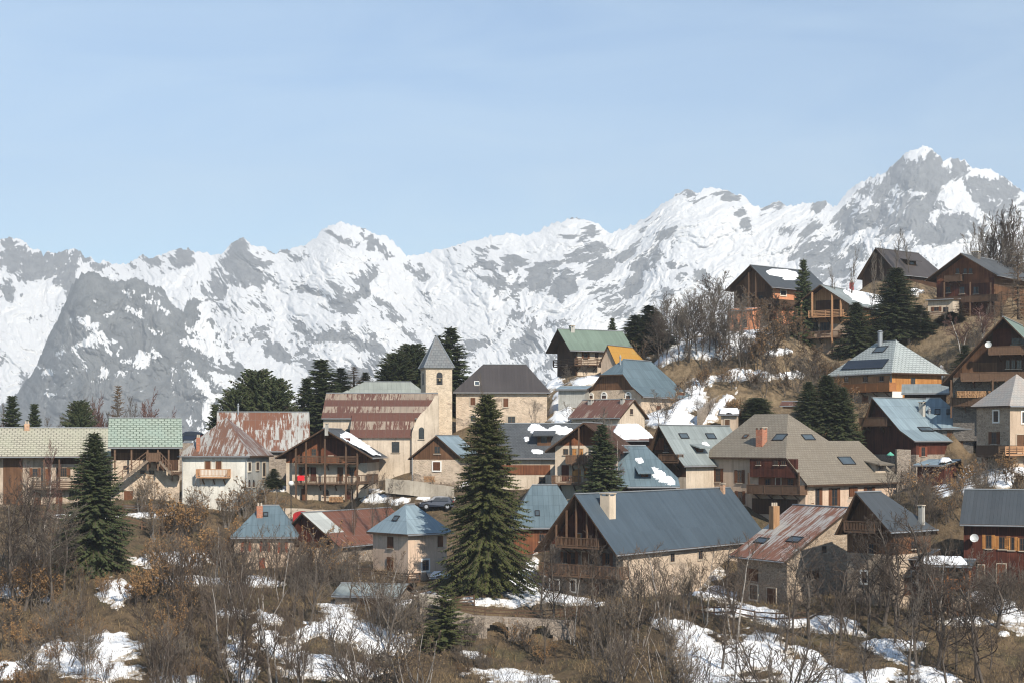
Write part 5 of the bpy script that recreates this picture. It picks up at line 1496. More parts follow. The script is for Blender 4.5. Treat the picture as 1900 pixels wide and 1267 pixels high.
# ------------------------------------------------------------------ lying snow
SNOW = [(20, 1100, 34, 12, 0), (315, 1036, 70, 13, 0), (212, 1098, 28, 24, 0), (360, 1078, 70, 7, 2), (480, 1080, 45, 8, 0), (425, 1138, 36, 9, 0), (500, 1148, 30, 8, 20), (85, 1112, 12, 4, 0),
        (150, 1225, 95, 30, 10), (210, 1205, 50, 26, 0), (20, 1245, 28, 12, 0), (60, 1235, 30, 10, 0), (330, 1262, 50, 9, 0), (450, 1225, 40, 26, 60), (500, 1190, 40, 20, 50),
        (625, 1148, 34, 26, 35), (655, 1175, 75, 18, 8), (705, 1195, 66, 24, -18), (600, 1240, 95, 18, 4), (545, 1215, 40, 16, 30), (560, 1180, 36, 14, -20), (748, 1118, 26, 9, -42), (768, 1104, 20, 5, -40),
        (880, 1215, 26, 5, 8), (925, 1252, 70, 10, 4), (1000, 1262, 30, 8, 0), (280, 956, 60, 4, 0), (165, 958, 60, 4, 0), (290, 1005, 0, 0, 0), (512, 868, 14, 20, 0), (520, 905, 20, 5, 0),
        (955, 1072, 45, 10, -12), (985, 1060, 14, 24, 25), (985, 1092, 60, 9, 3), (1010, 1108, 95, 8, 6), (930, 1118, 60, 6, 4), (800, 1103, 30, 5, 8),
        (1292, 1070, 40, 20, -10), (1320, 1100, 60, 12, 8), (1270, 1165, 60, 9, 12), (1290, 1195, 45, 22, 15), (1345, 1225, 75, 34, -8), (1410, 1215, 55, 34, 0), (1480, 1250, 80, 20, 8), (1300, 1255, 60, 16, 0), (1590, 1262, 60, 8, 0), (1440, 1152, 46, 9, 4), (1385, 1135, 60, 8, 3), (1545, 1160, 50, 13, 10), (1580, 1172, 30, 7, 14),
        (1425, 1198, 50, 9, 22), (1500, 1215, 36, 8, 28), (1650, 1196, 62, 9, 0), (1668, 1222, 70, 11, 26), (1720, 1248, 60, 10, 16), (1640, 1254, 60, 12, -14), (1825, 1154, 62, 8, 0), (1850, 1120, 62, 15, 30), (1885, 1150, 40, 16, 12), (1862, 1176, 12, 4, 0), (1700, 1262, 90, 7, 6),
        (1040, 762, 20, 24, 0), (1046, 732, 22, 8, -8), (1028, 712, 18, 8, -20), (1092, 707, 34, 5, -8), (1288, 735, 24, 16, 0), (1275, 752, 30, 8, 0), (1245, 778, 46, 11, 0), (1300, 712, 36, 6, -18), (1345, 700, 70, 5, -6), (1410, 696, 60, 7, 2), (1460, 697, 30, 5, -4),
        (1325, 640, 95, 15, -9), (1395, 622, 50, 7, -14), (1255, 655, 40, 8, -28), (1340, 618, 40, 5, 0), (1330, 758, 46, 7, -42), (1312, 775, 34, 8, -20), (1440, 654, 26, 4, -4), (1500, 607, 26, 3, -6), (1700, 541, 16, 5, -20), (1645, 528, 30, 3, 0),
        (1868, 878, 52, 12, -6), (1858, 888, 26, 14, 0), (1780, 880, 26, 16, 0), (1752, 905, 18, 12, 0), (1795, 905, 12, 12, 0), (700, 925, 26, 7, 0), (744, 930, 22, 5, -8), (675, 905, 30, 5, 10), (860, 868, 20, 26, 0), (1320, 990, 0, 0, 0), (1160, 905, 30, 6, 0), (1310, 905, 20, 12, 0), (1740, 690, 14, 12, 0), (560, 1052, 0, 0, 0), (805, 925, 50, 3, 0)]
sxs = np.arange(-64, 88, 0.28); sys_ = np.concatenate([np.arange(112, 205, 0.28), np.arange(205, 300, 0.5)])
SX, SY = np.meshgrid(sxs, sys_)
SZ = height(SX, SY)
PU, PV = pix(SX, SY, SZ)
mask = np.full(SX.shape, -9.0)
for (cx_, cy_, rx, ry, an) in SNOW:
    if rx == 0: continue
    rx, ry = rx * 1.14, ry * (1.7 if cy_ < 790 else 1.35)
    a_ = radians(an); dx = PU - cx_; dy = PV - cy_
    u_ = (dx * cos(a_) + dy * sin(a_)) / rx; v_ = (-dx * sin(a_) + dy * cos(a_)) / ry
    mask = np.maximum(mask, 1 - (u_ * u_ + v_ * v_))
mask = mask + (fbm(SX * 0.30, SY * 0.30, 21, 5, 0.6) - 0.5) * 2.0 + (fbm(SX * 1.1, SY * 1.1, 33, 4, 0.6) - 0.5) * 1.6 - 0.10
lift = np.clip(mask, -0.5, 1.0)
lift = np.where(lift > 0, 0.26 * np.sqrt(np.maximum(lift, 0)), lift * 0.9) + (fbm(SX * 0.8, SY * 0.8, 41, 3) - 0.5) * 0.10 * (lift > 0)
snow, used_ = grid_mesh('snow', SX, SY, SZ + lift, M['snow'], keep=mask > -0.12)
at_ = snow.data.attributes.new('edge', 'FLOAT', 'POINT'); at_.data.foreach_set('value', np.clip(1 - mask * 2.2, 0, 1).ravel()[used_].astype(np.float32))
tag(snow, 'melting snow patches lying on the brown hillside between the houses', 'snow', kind='stuff')

# ------------------------------------------------------------------ mountains
def m_mountain(name, rock, rock2, snowc):
    g = G(name); p = g.pos()
    at = g.n('Attribute', attribute_name='rock', out=2)
    n = g.noise(g.map(p, (0.02, 0.02, 0.012)), 1.0, 6, 0.7)
    f = g.math('ADD', at, g.math('MULTIPLY', g.math('SUBTRACT', n, 0.5), 0.5))
    fac = g.ramp(f, 0.485, 0.515)
    rc = g.mix(g.ramp(g.noise(g.map(p, (0.035, 0.03, 0.004)), 1.0, 7, 0.75), 0.36, 0.64), rock, rock2)
    sc_ = g.mix(g.ramp(g.noise(p, 0.004, 4), 0.4, 0.7, 0, 0.4), snowc, k(snowc, 0.88))
    return g.fin(g.mix(fac, sc_, rc), 0.9, 0, g.noise(g.map(p, (0.03, 0.03, 0.02)), 1.0, 6, 0.7), 0.5, 14, 0.1)

def mountain(name, label, ridge, base, Dr, Df, rock_blobs, snow_blobs, bias, mat, nx, ny, x0, x1, amp, seed, wide=False, jag=3.0):
    """a range: its crest follows the ridge line Dr metres away, its face comes down and forward to Df"""
    u = np.linspace(x0, x1, nx)
    if wide: u = np.concatenate([np.linspace(x0 - 1300, x0, 260, endpoint=False), u, np.linspace(x1, x1 + 1100, 220)[1:]])     # the range goes on beyond the frame
    nx = len(u)
    rx = np.array([r_[0] for r_ in ridge], float); ry = np.array([r_[1] for r_ in ridge], float)
    cr = np.interp(u, rx, ry)
    cr = cr - (fbm(u * 0.05, u * 0 + 3.3, seed + 3, 5, 0.6, True) - 0.62) * jag * 3 - (fbm(u * 0.22, u * 0 + 1.3, seed + 4, 3, 0.6, True) - 0.6) * jag
    t = np.linspace(0, 1, ny)
    V = cr[None, :] + (base - cr[None, :]) * t[:, None]
    U = np.broadcast_to(u[None, :], V.shape).copy()
    kn = max(3, int(63 if wide else 90 * nx / (x1 - x0))) | 1; ker = np.hanning(kn + 2)[1:-1]; ker /= ker.sum()
    cs = np.convolve(np.pad(cr, kn // 2, mode='edge'), ker, 'valid')     # the depth follows the broad crest, not each tooth
    ts = np.clip((V - cs[None, :]) / (base - cs[None, :]), -0.1, 1)
    D = Dr - (Dr - Df) * np.sign(ts) * np.abs(ts) ** 0.9
    # relief: ribs and gullies falling to both sides
    fl = (-0.35 + 1.25 * np.clip((U - 850) / 350, 0, 1) ** 2 * (3 - 2 * np.clip((U - 850) / 350, 0, 1))) + (fbm(U * 0.004, V * 0.004, seed + 70, 2) - 0.5) * 1.6
    su = U + fl * (V - 600)
    w1 = (fbm(U * 0.02, V * 0.02, seed + 61, 4) - 0.5) * 60; w2 = (fbm(U * 0.02 + 40, V * 0.02, seed + 62, 4) - 0.5) * 60
    rel = (fbm((su + w1) * 0.012, (V + w2) * 0.010, seed, 6, 0.5, True) - 0.6) * amp * 1.6 + (fbm((su + w1) * 0.045, (V + w2) * 0.03, seed + 50, 5, 0.55, True) - 0.6) * amp * 0.55
    rel = rel + (fbm((su + w1 * 0.5) * 0.16, (V + w2 * 0.5) * 0.09, seed + 51, 4, 0.55, True) - 0.6) * amp * 0.10
    D = D + rel * np.clip(ts * 6 + 0.35, 0.2, 1)
    X = (U - CX) / F * D; Z = (HY - V) / F * D
    # rock or snow: ragged outcrops along the fall line, thick where the photograph shows bare walls
    n_big = fbm((su + w1 * 0.5) * 0.034, (V + w2 * 0.5) * 0.026, seed + 5, 5, 0.6)
    rg = fbm((su + w1 * 0.6) * 0.05, (V + w2 * 0.6) * 0.030, seed + 15, 5, 0.6, True)
    n_fine = fbm((su + w1 * 0.3) * 0.15, (V + w2 * 0.3) * 0.09, seed + 6, 4, 0.65)
    n_fin2 = fbm((su + w1 * 0.2) * 0.40, (V + w2 * 0.2) * 0.20, seed + 8, 3, 0.6)
    Ub = U + w1 * 0.55 + (n_fine - 0.5) * 34; Vb = V + w2 * 0.55 + (n_fin2 - 0.5) * 18
    if name == 'cliffs': bias = 0.98 - 0.74 * np.clip((U - 315) / 150, 0, 1)
    f = bias + (n_big - 0.5) * 1.5 + (0.62 - rg) * 0.55 + (n_fine - 0.5) * 0.72 + (n_fin2 - 0.5) * 0.5
    st = np.gradient(D, axis=0) / np.maximum(np.gradient(V, axis=0), 0.05)      # bare where the face stands steep, snow where it lies back
    st = np.clip((st - np.median(st)) / (np.percentile(st, 84) - np.median(st) + 1e-6), -2, 2)
    f = f + 0.13 * st
    bl = np.zeros_like(U)
    for (cx_, cy_, a, b, an) in rock_blobs:
        c_, s_ = cos(radians(an)), sin(radians(an)); dx = Ub - cx_; dy = Vb - cy_
        q = ((dx * c_ + dy * s_) / a) ** 2 + ((-dx * s_ + dy * c_) / b) ** 2
        bl = np.maximum(bl, np.clip(1.5 - q, 0, 1) * 0.64)
    f = f + bl
    bl = np.zeros_like(U)
    for (cx_, cy_, a, b, an) in snow_blobs:
        c_, s_ = cos(radians(an)), sin(radians(an)); dx = Ub - cx_; dy = Vb - cy_
        q = ((dx * c_ + dy * s_) / a) ** 2 + ((-dx * s_ + dy * c_) / b) ** 2
        bl = np.maximum(bl, np.clip(1.5 - q, 0, 1) * 0.64)
    f = f - bl
    # the far side of the crest
    bx, by, bz = [], [], []
    for kx in (1, 2, 3):
        Db = D[0] + 260 * kx; bx.append((u - CX) / F * D[0]); by.append(Db); bz.append(Z[0] - 200 * kx + 20)
    X = np.concatenate([np.array(bx)[::-1], X]); Y = np.concatenate([np.array(by)[::-1], D]); Z = np.concatenate([np.array(bz)[::-1], Z])
    f = np.concatenate([np.repeat(f[:1], 3, 0), f])
    o, used = grid_mesh(name, X, Y, Z, mat)
    at = o.data.attributes.new('rock', 'FLOAT', 'POINT'); at.data.foreach_set('value', np.clip(f, 0, 1).ravel().astype(np.float32))
    tag(o, label, 'mountain', kind='structure')
    return o
RIDGE = [(-1500, 620), (-1250, 540), (-1050, 575), (-850, 500), (-650, 530), (-450, 470), (-300, 500), (-120, 470), (-50, 452), (0, 447), (15, 440), (40, 447), (58, 460), (74, 464), (80, 478), (86, 468), (104, 470), (120, 464), (140, 462), (160, 478), (190, 485), (225, 493), (240, 488), (265, 474), (280, 479), (300, 475), (335, 461), (365, 467), (380, 471), (405, 470), (416, 468), (430, 451), (452, 441), (470, 458), (490, 458), (512, 472), (520, 462), (530, 466), (560, 455), (590, 440), (600, 425), (625, 414), (660, 418), (690, 430), (715, 437), (735, 456), (755, 473), (800, 466), (850, 455), (900, 441), (950, 433), (975, 438), (1000, 430), (1030, 412), (1060, 406), (1095, 410), (1115, 420), (1130, 432), (1170, 420), (1200, 405), (1215, 390), (1240, 372), (1275, 352), (1295, 360), (1310, 350), (1325, 346), (1360, 358), (1380, 366), (1395, 383), (1420, 384), (1440, 376), (1465, 381), (1500, 375), (1535, 374), (1545, 386), (1555, 381), (1575, 355), (1600, 332), (1620, 330), (1640, 320), (1660, 304), (1680, 283), (1700, 275), (1720, 271), (1735, 282), (1750, 297), (1770, 292), (1790, 300), (1810, 312), (1840, 315), (1860, 328), (1880, 345), (1900, 360), (1960, 350), (2050, 380), (2250, 450), (2450, 400), (2700, 480), (2950, 430), (3200, 520)]
ROCK = [(15, 468, 22, 26, 0), (50, 485, 22, 34, 10), (80, 480, 8, 16, 0), (112, 502, 26, 34, -20), (150, 474, 24, 10, 10), (275, 482, 26, 8, -5), (338, 478, 26, 15, -10), (312, 498, 10, 10, 0), (200, 490, 22, 6, 5), (15, 545, 14, 20, 10), (60, 600, 8, 16, -30),
        (425, 500, 62, 26, -52), (455, 520, 34, 22, 0), (448, 462, 14, 20, 0), (480, 490, 22, 8, 30), (525, 464, 7, 10, 0), (500, 467, 14, 7, 0), (565, 548, 26, 8, 5), (635, 562, 40, 22, -10), (620, 530, 14, 7, 0), (540, 476, 18, 6, 10),
        (680, 530, 20, 28, 20), (700, 462, 30, 8, 30), (725, 480, 22, 6, 40), (640, 440, 22, 6, 30), (765, 505, 26, 9, 25), (800, 550, 16, 5, 30), (560, 615, 30, 8, 40), (610, 622, 36, 12, 10), (655, 640, 30, 12, 20), (700, 650, 30, 10, 20), (490, 620, 26, 20, 40), (520, 660, 34, 16, 20), (600, 680, 50, 14, 10), (660, 690, 40, 14, 0), (570, 650, 20, 8, 30),
        (903, 462, 26, 6, 2), (910, 520, 28, 8, 8), (962, 532, 13, 6, 0), (875, 497, 16, 5, -10), (955, 488, 24, 16, -20), (1010, 505, 40, 24, -30), (1050, 525, 34, 18, -40), (1080, 470, 40, 10, -15), (1110, 500, 24, 20, -30), (1092, 438, 14, 14, 0), (1055, 430, 16, 5, 0), (1130, 545, 24, 14, -30), (1160, 470, 20, 12, -20), (1190, 500, 24, 14, -30), (1170, 530, 26, 16, -30), (1215, 475, 16, 16, 0),
        (880, 642, 32, 12, 5), (975, 632, 44, 10, -50), (930, 615, 30, 6, -50), (1010, 680, 30, 10, -45), (960, 580, 20, 6, -20), (1040, 600, 30, 5, -30), (730, 590, 22, 7, 20), (790, 590, 14, 5, 15), (760, 620, 26, 6, 40), (860, 660, 20, 8, 20),
        (1272, 358, 20, 8, -25), (1355, 376, 34, 16, 20), (1380, 402, 18, 16, 30), (1442, 390, 26, 12, -12), (1522, 382, 20, 9, -6), (1255, 437, 24, 10, 10), (1270, 455, 12, 14, 20), (1225, 440, 20, 9, -20), (1250, 490, 16, 10, 20), (1295, 512, 14, 14, 0), (1230, 535, 14, 10, 0),
        (1705, 305, 46, 24, 0), (1665, 328, 24, 20, -40), (1625, 352, 22, 16, -45), (1640, 385, 50, 18, -38), (1590, 392, 24, 18, -40), (1690, 400, 46, 20, 10), (1730, 355, 18, 24, 40), (1780, 308, 26, 20, 20), (1805, 345, 16, 20, 0), (1780, 412, 30, 16, 5), (1725, 425, 20, 16, 0), (1750, 385, 16, 9, 0), (1830, 340, 16, 12, 30), (1870, 350, 20, 9, 40), (1655, 425, 30, 10, 0), (1850, 400, 10, 16, 0),
        (1505, 430, 24, 12, -40), (1480, 475, 26, 8, -30), (1530, 470, 40, 16, -30), (1560, 500, 26, 20, 0), (1590, 470, 22, 14, 0), (1455, 425, 16, 4, -15), (1510, 505, 20, 8, 0), (1640, 480, 20, 8, 0), (1700, 330, 40, 20, 0), (1660, 370, 30, 24, -40), (1760, 330, 30, 14, 20), (1620, 410, 40, 14, -20), (1700, 380, 50, 12, 5), (1820, 375, 24, 14, 20), (1570, 420, 20, 24, -30), (1760, 440, 40, 12, 0)]
CLEAR = [(1330, 450, 75, 30, 10), (1290, 385, 40, 10, -20), (1400, 500, 90, 36, 10), (1300, 560, 60, 20, 0), (1780, 360, 26, 26, 30), (1820, 450, 80, 18, 0), (1460, 405, 60, 10, 0), (1090, 630, 60, 30, -20), (850, 580, 60, 30, 10), (740, 530, 40, 30, 50), (820, 500, 34, 14, 0), (600, 500, 70, 14, 0), (560, 580, 40, 14, 20), (330, 510, 60, 10, 0), (380, 490, 12, 20, 0), (60, 560, 50, 30, -30), (50, 640, 30, 40, 0), (640, 470, 60, 12, 10), (1000, 455, 40, 8, -10), (940, 445, 40, 7, -8), (780, 480, 40, 10, -5), (1150, 445, 30, 10, -10), (1420, 440, 40, 24, 0)]
mountain('mountains', 'snow covered alpine range with grey rock outcrops across the valley', RIDGE, 900, 5600, 4050, ROCK, CLEAR, 0.225,
         m_mountain('alpine_snow_and_rock', (0.115, 0.118, 0.118), (0.19, 0.192, 0.188), (0.75, 0.75, 0.745)), 1500, 560, -110, 2010, 64, 11, wide=True, jag=4.5)
CLIFF = [(-140, 780), (-40, 765), (20, 745), (55, 700), (75, 660), (95, 615), (115, 572), (135, 530), (152, 511), (175, 505), (200, 513), (215, 528), (235, 520), (252, 511), (272, 521), (300, 536), (318, 560), (340, 575), (348, 556), (368, 556), (388, 575), (405, 610), (425, 640), (450, 668), (480, 690), (520, 720), (560, 752), (600, 790), (640, 830), (700, 872)]
CS = [(165, 605, 24, 8, 38), (175, 632, 34, 9, -22), (200, 640, 8, 20, 20), (275, 655, 32, 12, -25), (262, 668, 26, 10, -10), (200, 700, 40, 8, -20), (185, 690, 20, 6, 0), (245, 585, 26, 6, 30), (285, 610, 24, 7, 10), (270, 562, 20, 6, 40), (300, 575, 18, 5, 40), (232, 545, 12, 9, 20), (318, 700, 5, 30, 8), (312, 745, 5, 26, 12), (365, 640, 40, 9, 10), (395, 625, 26, 8, 40), (360, 700, 26, 6, 15), (385, 720, 34, 8, 30), (420, 700, 30, 8, 30), (395, 760, 12, 30, 30), (440, 740, 30, 8, 30), (375, 600, 20, 6, -30), (112, 660, 12, 4, -30), (85, 690, 20, 4, -40), (230, 665, 12, 5, 0), (100, 735, 14, 4, 0), (190, 712, 10, 4, 0), (345, 680, 8, 5, 0)]
mountain('cliffs', 'dark grey rock wall in front of the snowy range at the left', CLIFF, 930, 3900, 3350, [], CS, 0.50,
         m_mountain('cliff_rock', (0.085, 0.09, 0.09), (0.17, 0.174, 0.17), (0.75, 0.75, 0.745)), 760, 420, -120, 700, 40, 23, jag=7.0)
# ------------------------------------------------------------------ vegetation
def m_leafy(name, a, b, c, scale=0.9, rough=0.75, trans=0.0):
    g = G(name); p = g.obj()
    r = g.n('ObjectInfo', out=5)
    n = g.noise(p, scale, 4, 0.6); n2 = g.noise(p, scale * 5, 3, 0.6)
    col = g.mix(g.ramp(n, 0.35, 0.65), a, b)
    col = g.mix(g.ramp(n2, 0.5, 0.7, 0, 0.6), col, c)
    col = g.mix(g.math('MULTIPLY', r, 0.35), col, k(a, 0.55))
    return g.fin(col, rough, spec=0.15)
M['needle'] = m_leafy('spruce_needles', (0.030, 0.043, 0.018), (0.052, 0.064, 0.025), (0.092, 0.09, 0.035))
M['needle_hero'] = m_leafy('warm_spruce_needles', (0.042, 0.050, 0.017), (0.074, 0.082, 0.026), (0.15, 0.128, 0.045))  # lighter, yellower needle green for the tallest spruce
M['needle_blue'] = m_leafy('dark_spruce_needles', (0.032, 0.044, 0.019), (0.055, 0.067, 0.026), (0.10, 0.098, 0.038))
M['needle_pine'] = m_leafy('young_fir_needles', (0.055, 0.07, 0.024), (0.085, 0.095, 0.034), (0.15, 0.125, 0.05))
M['needle_larch'] = m_leafy('bare_larch_twigs', (0.15, 0.105, 0.065), (0.20, 0.14, 0.085), (0.26, 0.185, 0.11))
M['bark_spruce'] = m_plain('spruce_bark', (0.085, 0.06, 0.045), 0.95, 0, 0.4, 6)
M['bark'] = m_plain('grey_brown_bark', (0.095, 0.078, 0.064), 0.95, 0, 0.45, 7)
M['bark_pale'] = m_plain('pale_grey_bark', (0.26, 0.235, 0.21), 0.95, 0, 0.4, 7)
def m_birch():
    g = G('birch_bark'); p = g.obj()
    f = g.noise(g.map(p, (3, 3, 9)), 1.0, 4, 0.6)
    return g.fin(g.mix(g.ramp(f, 0.52, 0.62), (0.50, 0.45, 0.40), (0.09, 0.075, 0.065)), 0.8)
M['bark_birch'] = m_birch()
M['twig_brown'] = m_leafy('brown_twigs', (0.085, 0.061, 0.045), (0.13, 0.096, 0.07), (0.21, 0.162, 0.122), 0.6)
M['twig_grey'] = m_leafy('grey_twigs', (0.105, 0.087, 0.07), (0.16, 0.133, 0.107), (0.26, 0.218, 0.18), 0.6)
M['twig_red'] = m_leafy('reddish_twigs', (0.115, 0.062, 0.052), (0.16, 0.085, 0.068), (0.20, 0.12, 0.09), 0.6)
M['twig_dark'] = m_leafy('dark_twigs', (0.052, 0.039, 0.031), (0.088, 0.067, 0.053), (0.15, 0.117, 0.09), 0.6)
M['leaf_tan'] = m_leafy('withered_leaves', (0.22, 0.118, 0.05), (0.30, 0.175, 0.075), (0.38, 0.25, 0.12), 2.0)
M['bud_tan'] = m_leafy('pale_buds', (0.19, 0.13, 0.072), (0.24, 0.17, 0.10), (0.32, 0.245, 0.15), 2.0)

def raw_mesh(name, v, fsize, idx, mats, mi=None):
    me = bpy.data.meshes.new(name)
    n = len(idx) // fsize
    me.vertices.add(len(v)); me.vertices.foreach_set('co', np.asarray(v, np.float32).ravel())
    me.loops.add(len(idx)); me.loops.foreach_set('vertex_index', np.asarray(idx, np.int32))
    me.polygons.add(n); me.polygons.foreach_set('loop_start', np.arange(0, n * fsize, fsize)); me.polygons.foreach_set('loop_total', np.full(n, fsize))
    me.update(calc_edges=True)
    for m in mats: me.materials.append(m)
    if mi is not None: me.polygons.foreach_set('material_index', np.asarray(mi, np.int32))
    return me

def seg_mesh(name, segs, mat, sides=3):
    """every branch piece is a tapering tube"""
    s = np.asarray(segs, float); p, q, r0, r1 = s[:, :3], s[:, 3:6], s[:, 6], s[:, 7]
    d = q - p; d /= np.linalg.norm(d, axis=1)[:, None] + 1e-9
    a = np.cross(d, [0.31, 0.17, 0.93]); a /= np.linalg.norm(a, axis=1)[:, None] + 1e-9
    b = np.cross(d, a)
    th = np.arange(sides) * 2 * pi / sides
    off = np.cos(th)[None, :, None] * a[:, None] + np.sin(th)[None, :, None] * b[:, None]
    v = np.concatenate([p[:, None] + off * r0[:, None, None], q[:, None] + off * r1[:, None, None]], 1)
    n = len(s); base = np.arange(n)[:, None, None] * 2 * sides
    i = np.arange(sides); j = (i + 1) % sides
    f = np.stack([i, j, j + sides, i + sides], -1)[None] + base
    return raw_mesh(name, v.reshape(-1, 3), 4, f.reshape(-1), [mat])

def grow(segs, rng, p, d, L, r, depth, maxd, prm):
    n = max(2, int(prm['seg'][min(depth, len(prm['seg']) - 1)]))
    step = L / n; pts = [p]; dirs = [d]
    for i in range(n):
        w = prm['wig'] * (1.0 if depth else 0.5)
        d = (d + Vector((rng.gauss(0, w), rng.gauss(0, w), rng.gauss(0, w) * 0.6 + prm['up'] * (0.16 if depth else 0.05)))).normalized()
        q = p + d * step
        f0 = 1 - 0.75 * i / n; f1 = 1 - 0.75 * (i + 1) / n
        segs[min(depth, 3)].append((*p, *q, max(prm['rmin'], r * f0), max(prm['rmin'] * 0.8, r * f1)))
        p = q; pts.append(p); dirs.append(d)
    if depth >= maxd: return
    nb = prm['nb'][min(depth, len(prm['nb']) - 1)]
    f0 = prm['start'][min(depth, len(prm['start']) - 1)]
    for i in range(nb):
        f = f0 + (1 - f0) * (i + rng.random()) / nb
        kx = min(n - 1, int(f * n)); fr = f * n - kx
        o = pts[kx].lerp(pts[kx + 1], min(1, fr)); dd = dirs[kx + 1]
        sp = radians(rng.uniform(*prm['ang']))
        ax = dd.orthogonal().normalized(); ax.rotate(Matrix.Rotation(rng.uniform(0, 2 * pi), 3, dd))
        nd = (dd * cos(sp) + ax * sin(sp)).normalized()
        ln = L * prm['len'] * (1.15 - 0.65 * f) * rng.uniform(0.7, 1.2) if depth == 0 else L * prm['len2'] * (1.1 - 0.5 * f) * rng.uniform(0.7, 1.25)
        grow(segs, rng, o, nd, ln, max(prm['rmin'], r * (1 - 0.7 * f) * prm['rf']), depth + 1, maxd, prm)

PROTO = {}
def proto_tree(key, name, H, seed, stems, maxd, prm, bark, twig, leaves=None, nleaf=0, spread=0.4, lean=0.25, lsize=0.1):
    rng = random.Random(seed); segs = {0: [], 1: [], 2: [], 3: []}
    marks = []
    for s_ in range(stems):
        marks.append(len(segs[0]))
        a = 2 * pi * s_ / stems + rng.uniform(-0.5, 0.5)
        rr = 0 if stems == 1 else spread * rng.random()
        ln = 0 if stems == 1 else lean * rng.uniform(0.3, 1.3)
        d = Vector((cos(a) * ln + rng.gauss(0, 0.04), sin(a) * ln + rng.gauss(0, 0.04), 1)).normalized()
        hh = H * (1 if stems == 1 else rng.uniform(0.6, 1.0))
        grow(segs, rng, Vector((cos(a) * rr, sin(a) * rr, -0.3)), d, hh, prm['r0'] * (hh / H) * rng.uniform(0.8, 1.1), 0, maxd, prm)
    marks.append(len(segs[0]))
    if stems > 3:
        tr = []
        a_ = seg_mesh('stems', segs[0], M[bark], 5); cr_ = seg_mesh('twigs', segs[1] + segs[2] + segs[3], M[twig], 3)
    else: tr = [('trunk', seg_mesh('trunk', segs[0][a:b], M[bark], 6)) for a, b in zip(marks, marks[1:])]
    crown_s = segs[1] + segs[2] + segs[3]
    if stems > 3:       # stems and twigs of a shrub are one crown
        bm = bmesh.new(); bm.from_mesh(a_)
        bm.from_mesh(cr_); nf = len(a_.polygons)
        cr = bpy.data.meshes.new('crown'); bm.to_mesh(cr); bm.free()
        cr.materials.append(M[bark]); cr.materials.append(M[twig])
        mi = np.ones(len(cr.polygons), np.int32); mi[:nf] = 0; cr.polygons.foreach_set('material_index', mi)
    else: cr = seg_mesh('crown', crown_s, M[twig], 3)
    lf = None
    if leaves:
        tips = segs[2] + segs[3]
        vs, ix = [], []
        for i in range(nleaf):
            s_ = tips[rng.randrange(len(tips))]; f = rng.random()
            c = Vector(s_[:3]).lerp(Vector(s_[3:6]), f) + Vector((rng.gauss(0, 0.05), rng.gauss(0, 0.05), rng.gauss(0, 0.05)))
            a = Vector((rng.gauss(0, 1), rng.gauss(0, 1), rng.gauss(0, 1))).normalized(); b = a.orthogonal().normalized(); w = lsize * rng.uniform(0.6, 1.3)
            n0 = len(vs); vs += [c - a * w, c + b * w * 0.55, c + a * w, c - b * w * 0.55]; ix += [n0, n0 + 1, n0 + 2, n0 + 3]
        lf = raw_mesh('leaves', [tuple(x) for x in vs], 4, ix, [M[leaves]])
    zs = [s_[5] for s_ in crown_s]; 
    PROTO[key] = dict(name=name, H=max(zs) if zs else H, parts=tr + [('crown', cr)] + ([('leaves', lf)] if lf else []),
                      R=max(max(abs(s_[3]), abs(s_[4])) for s_ in crown_s))

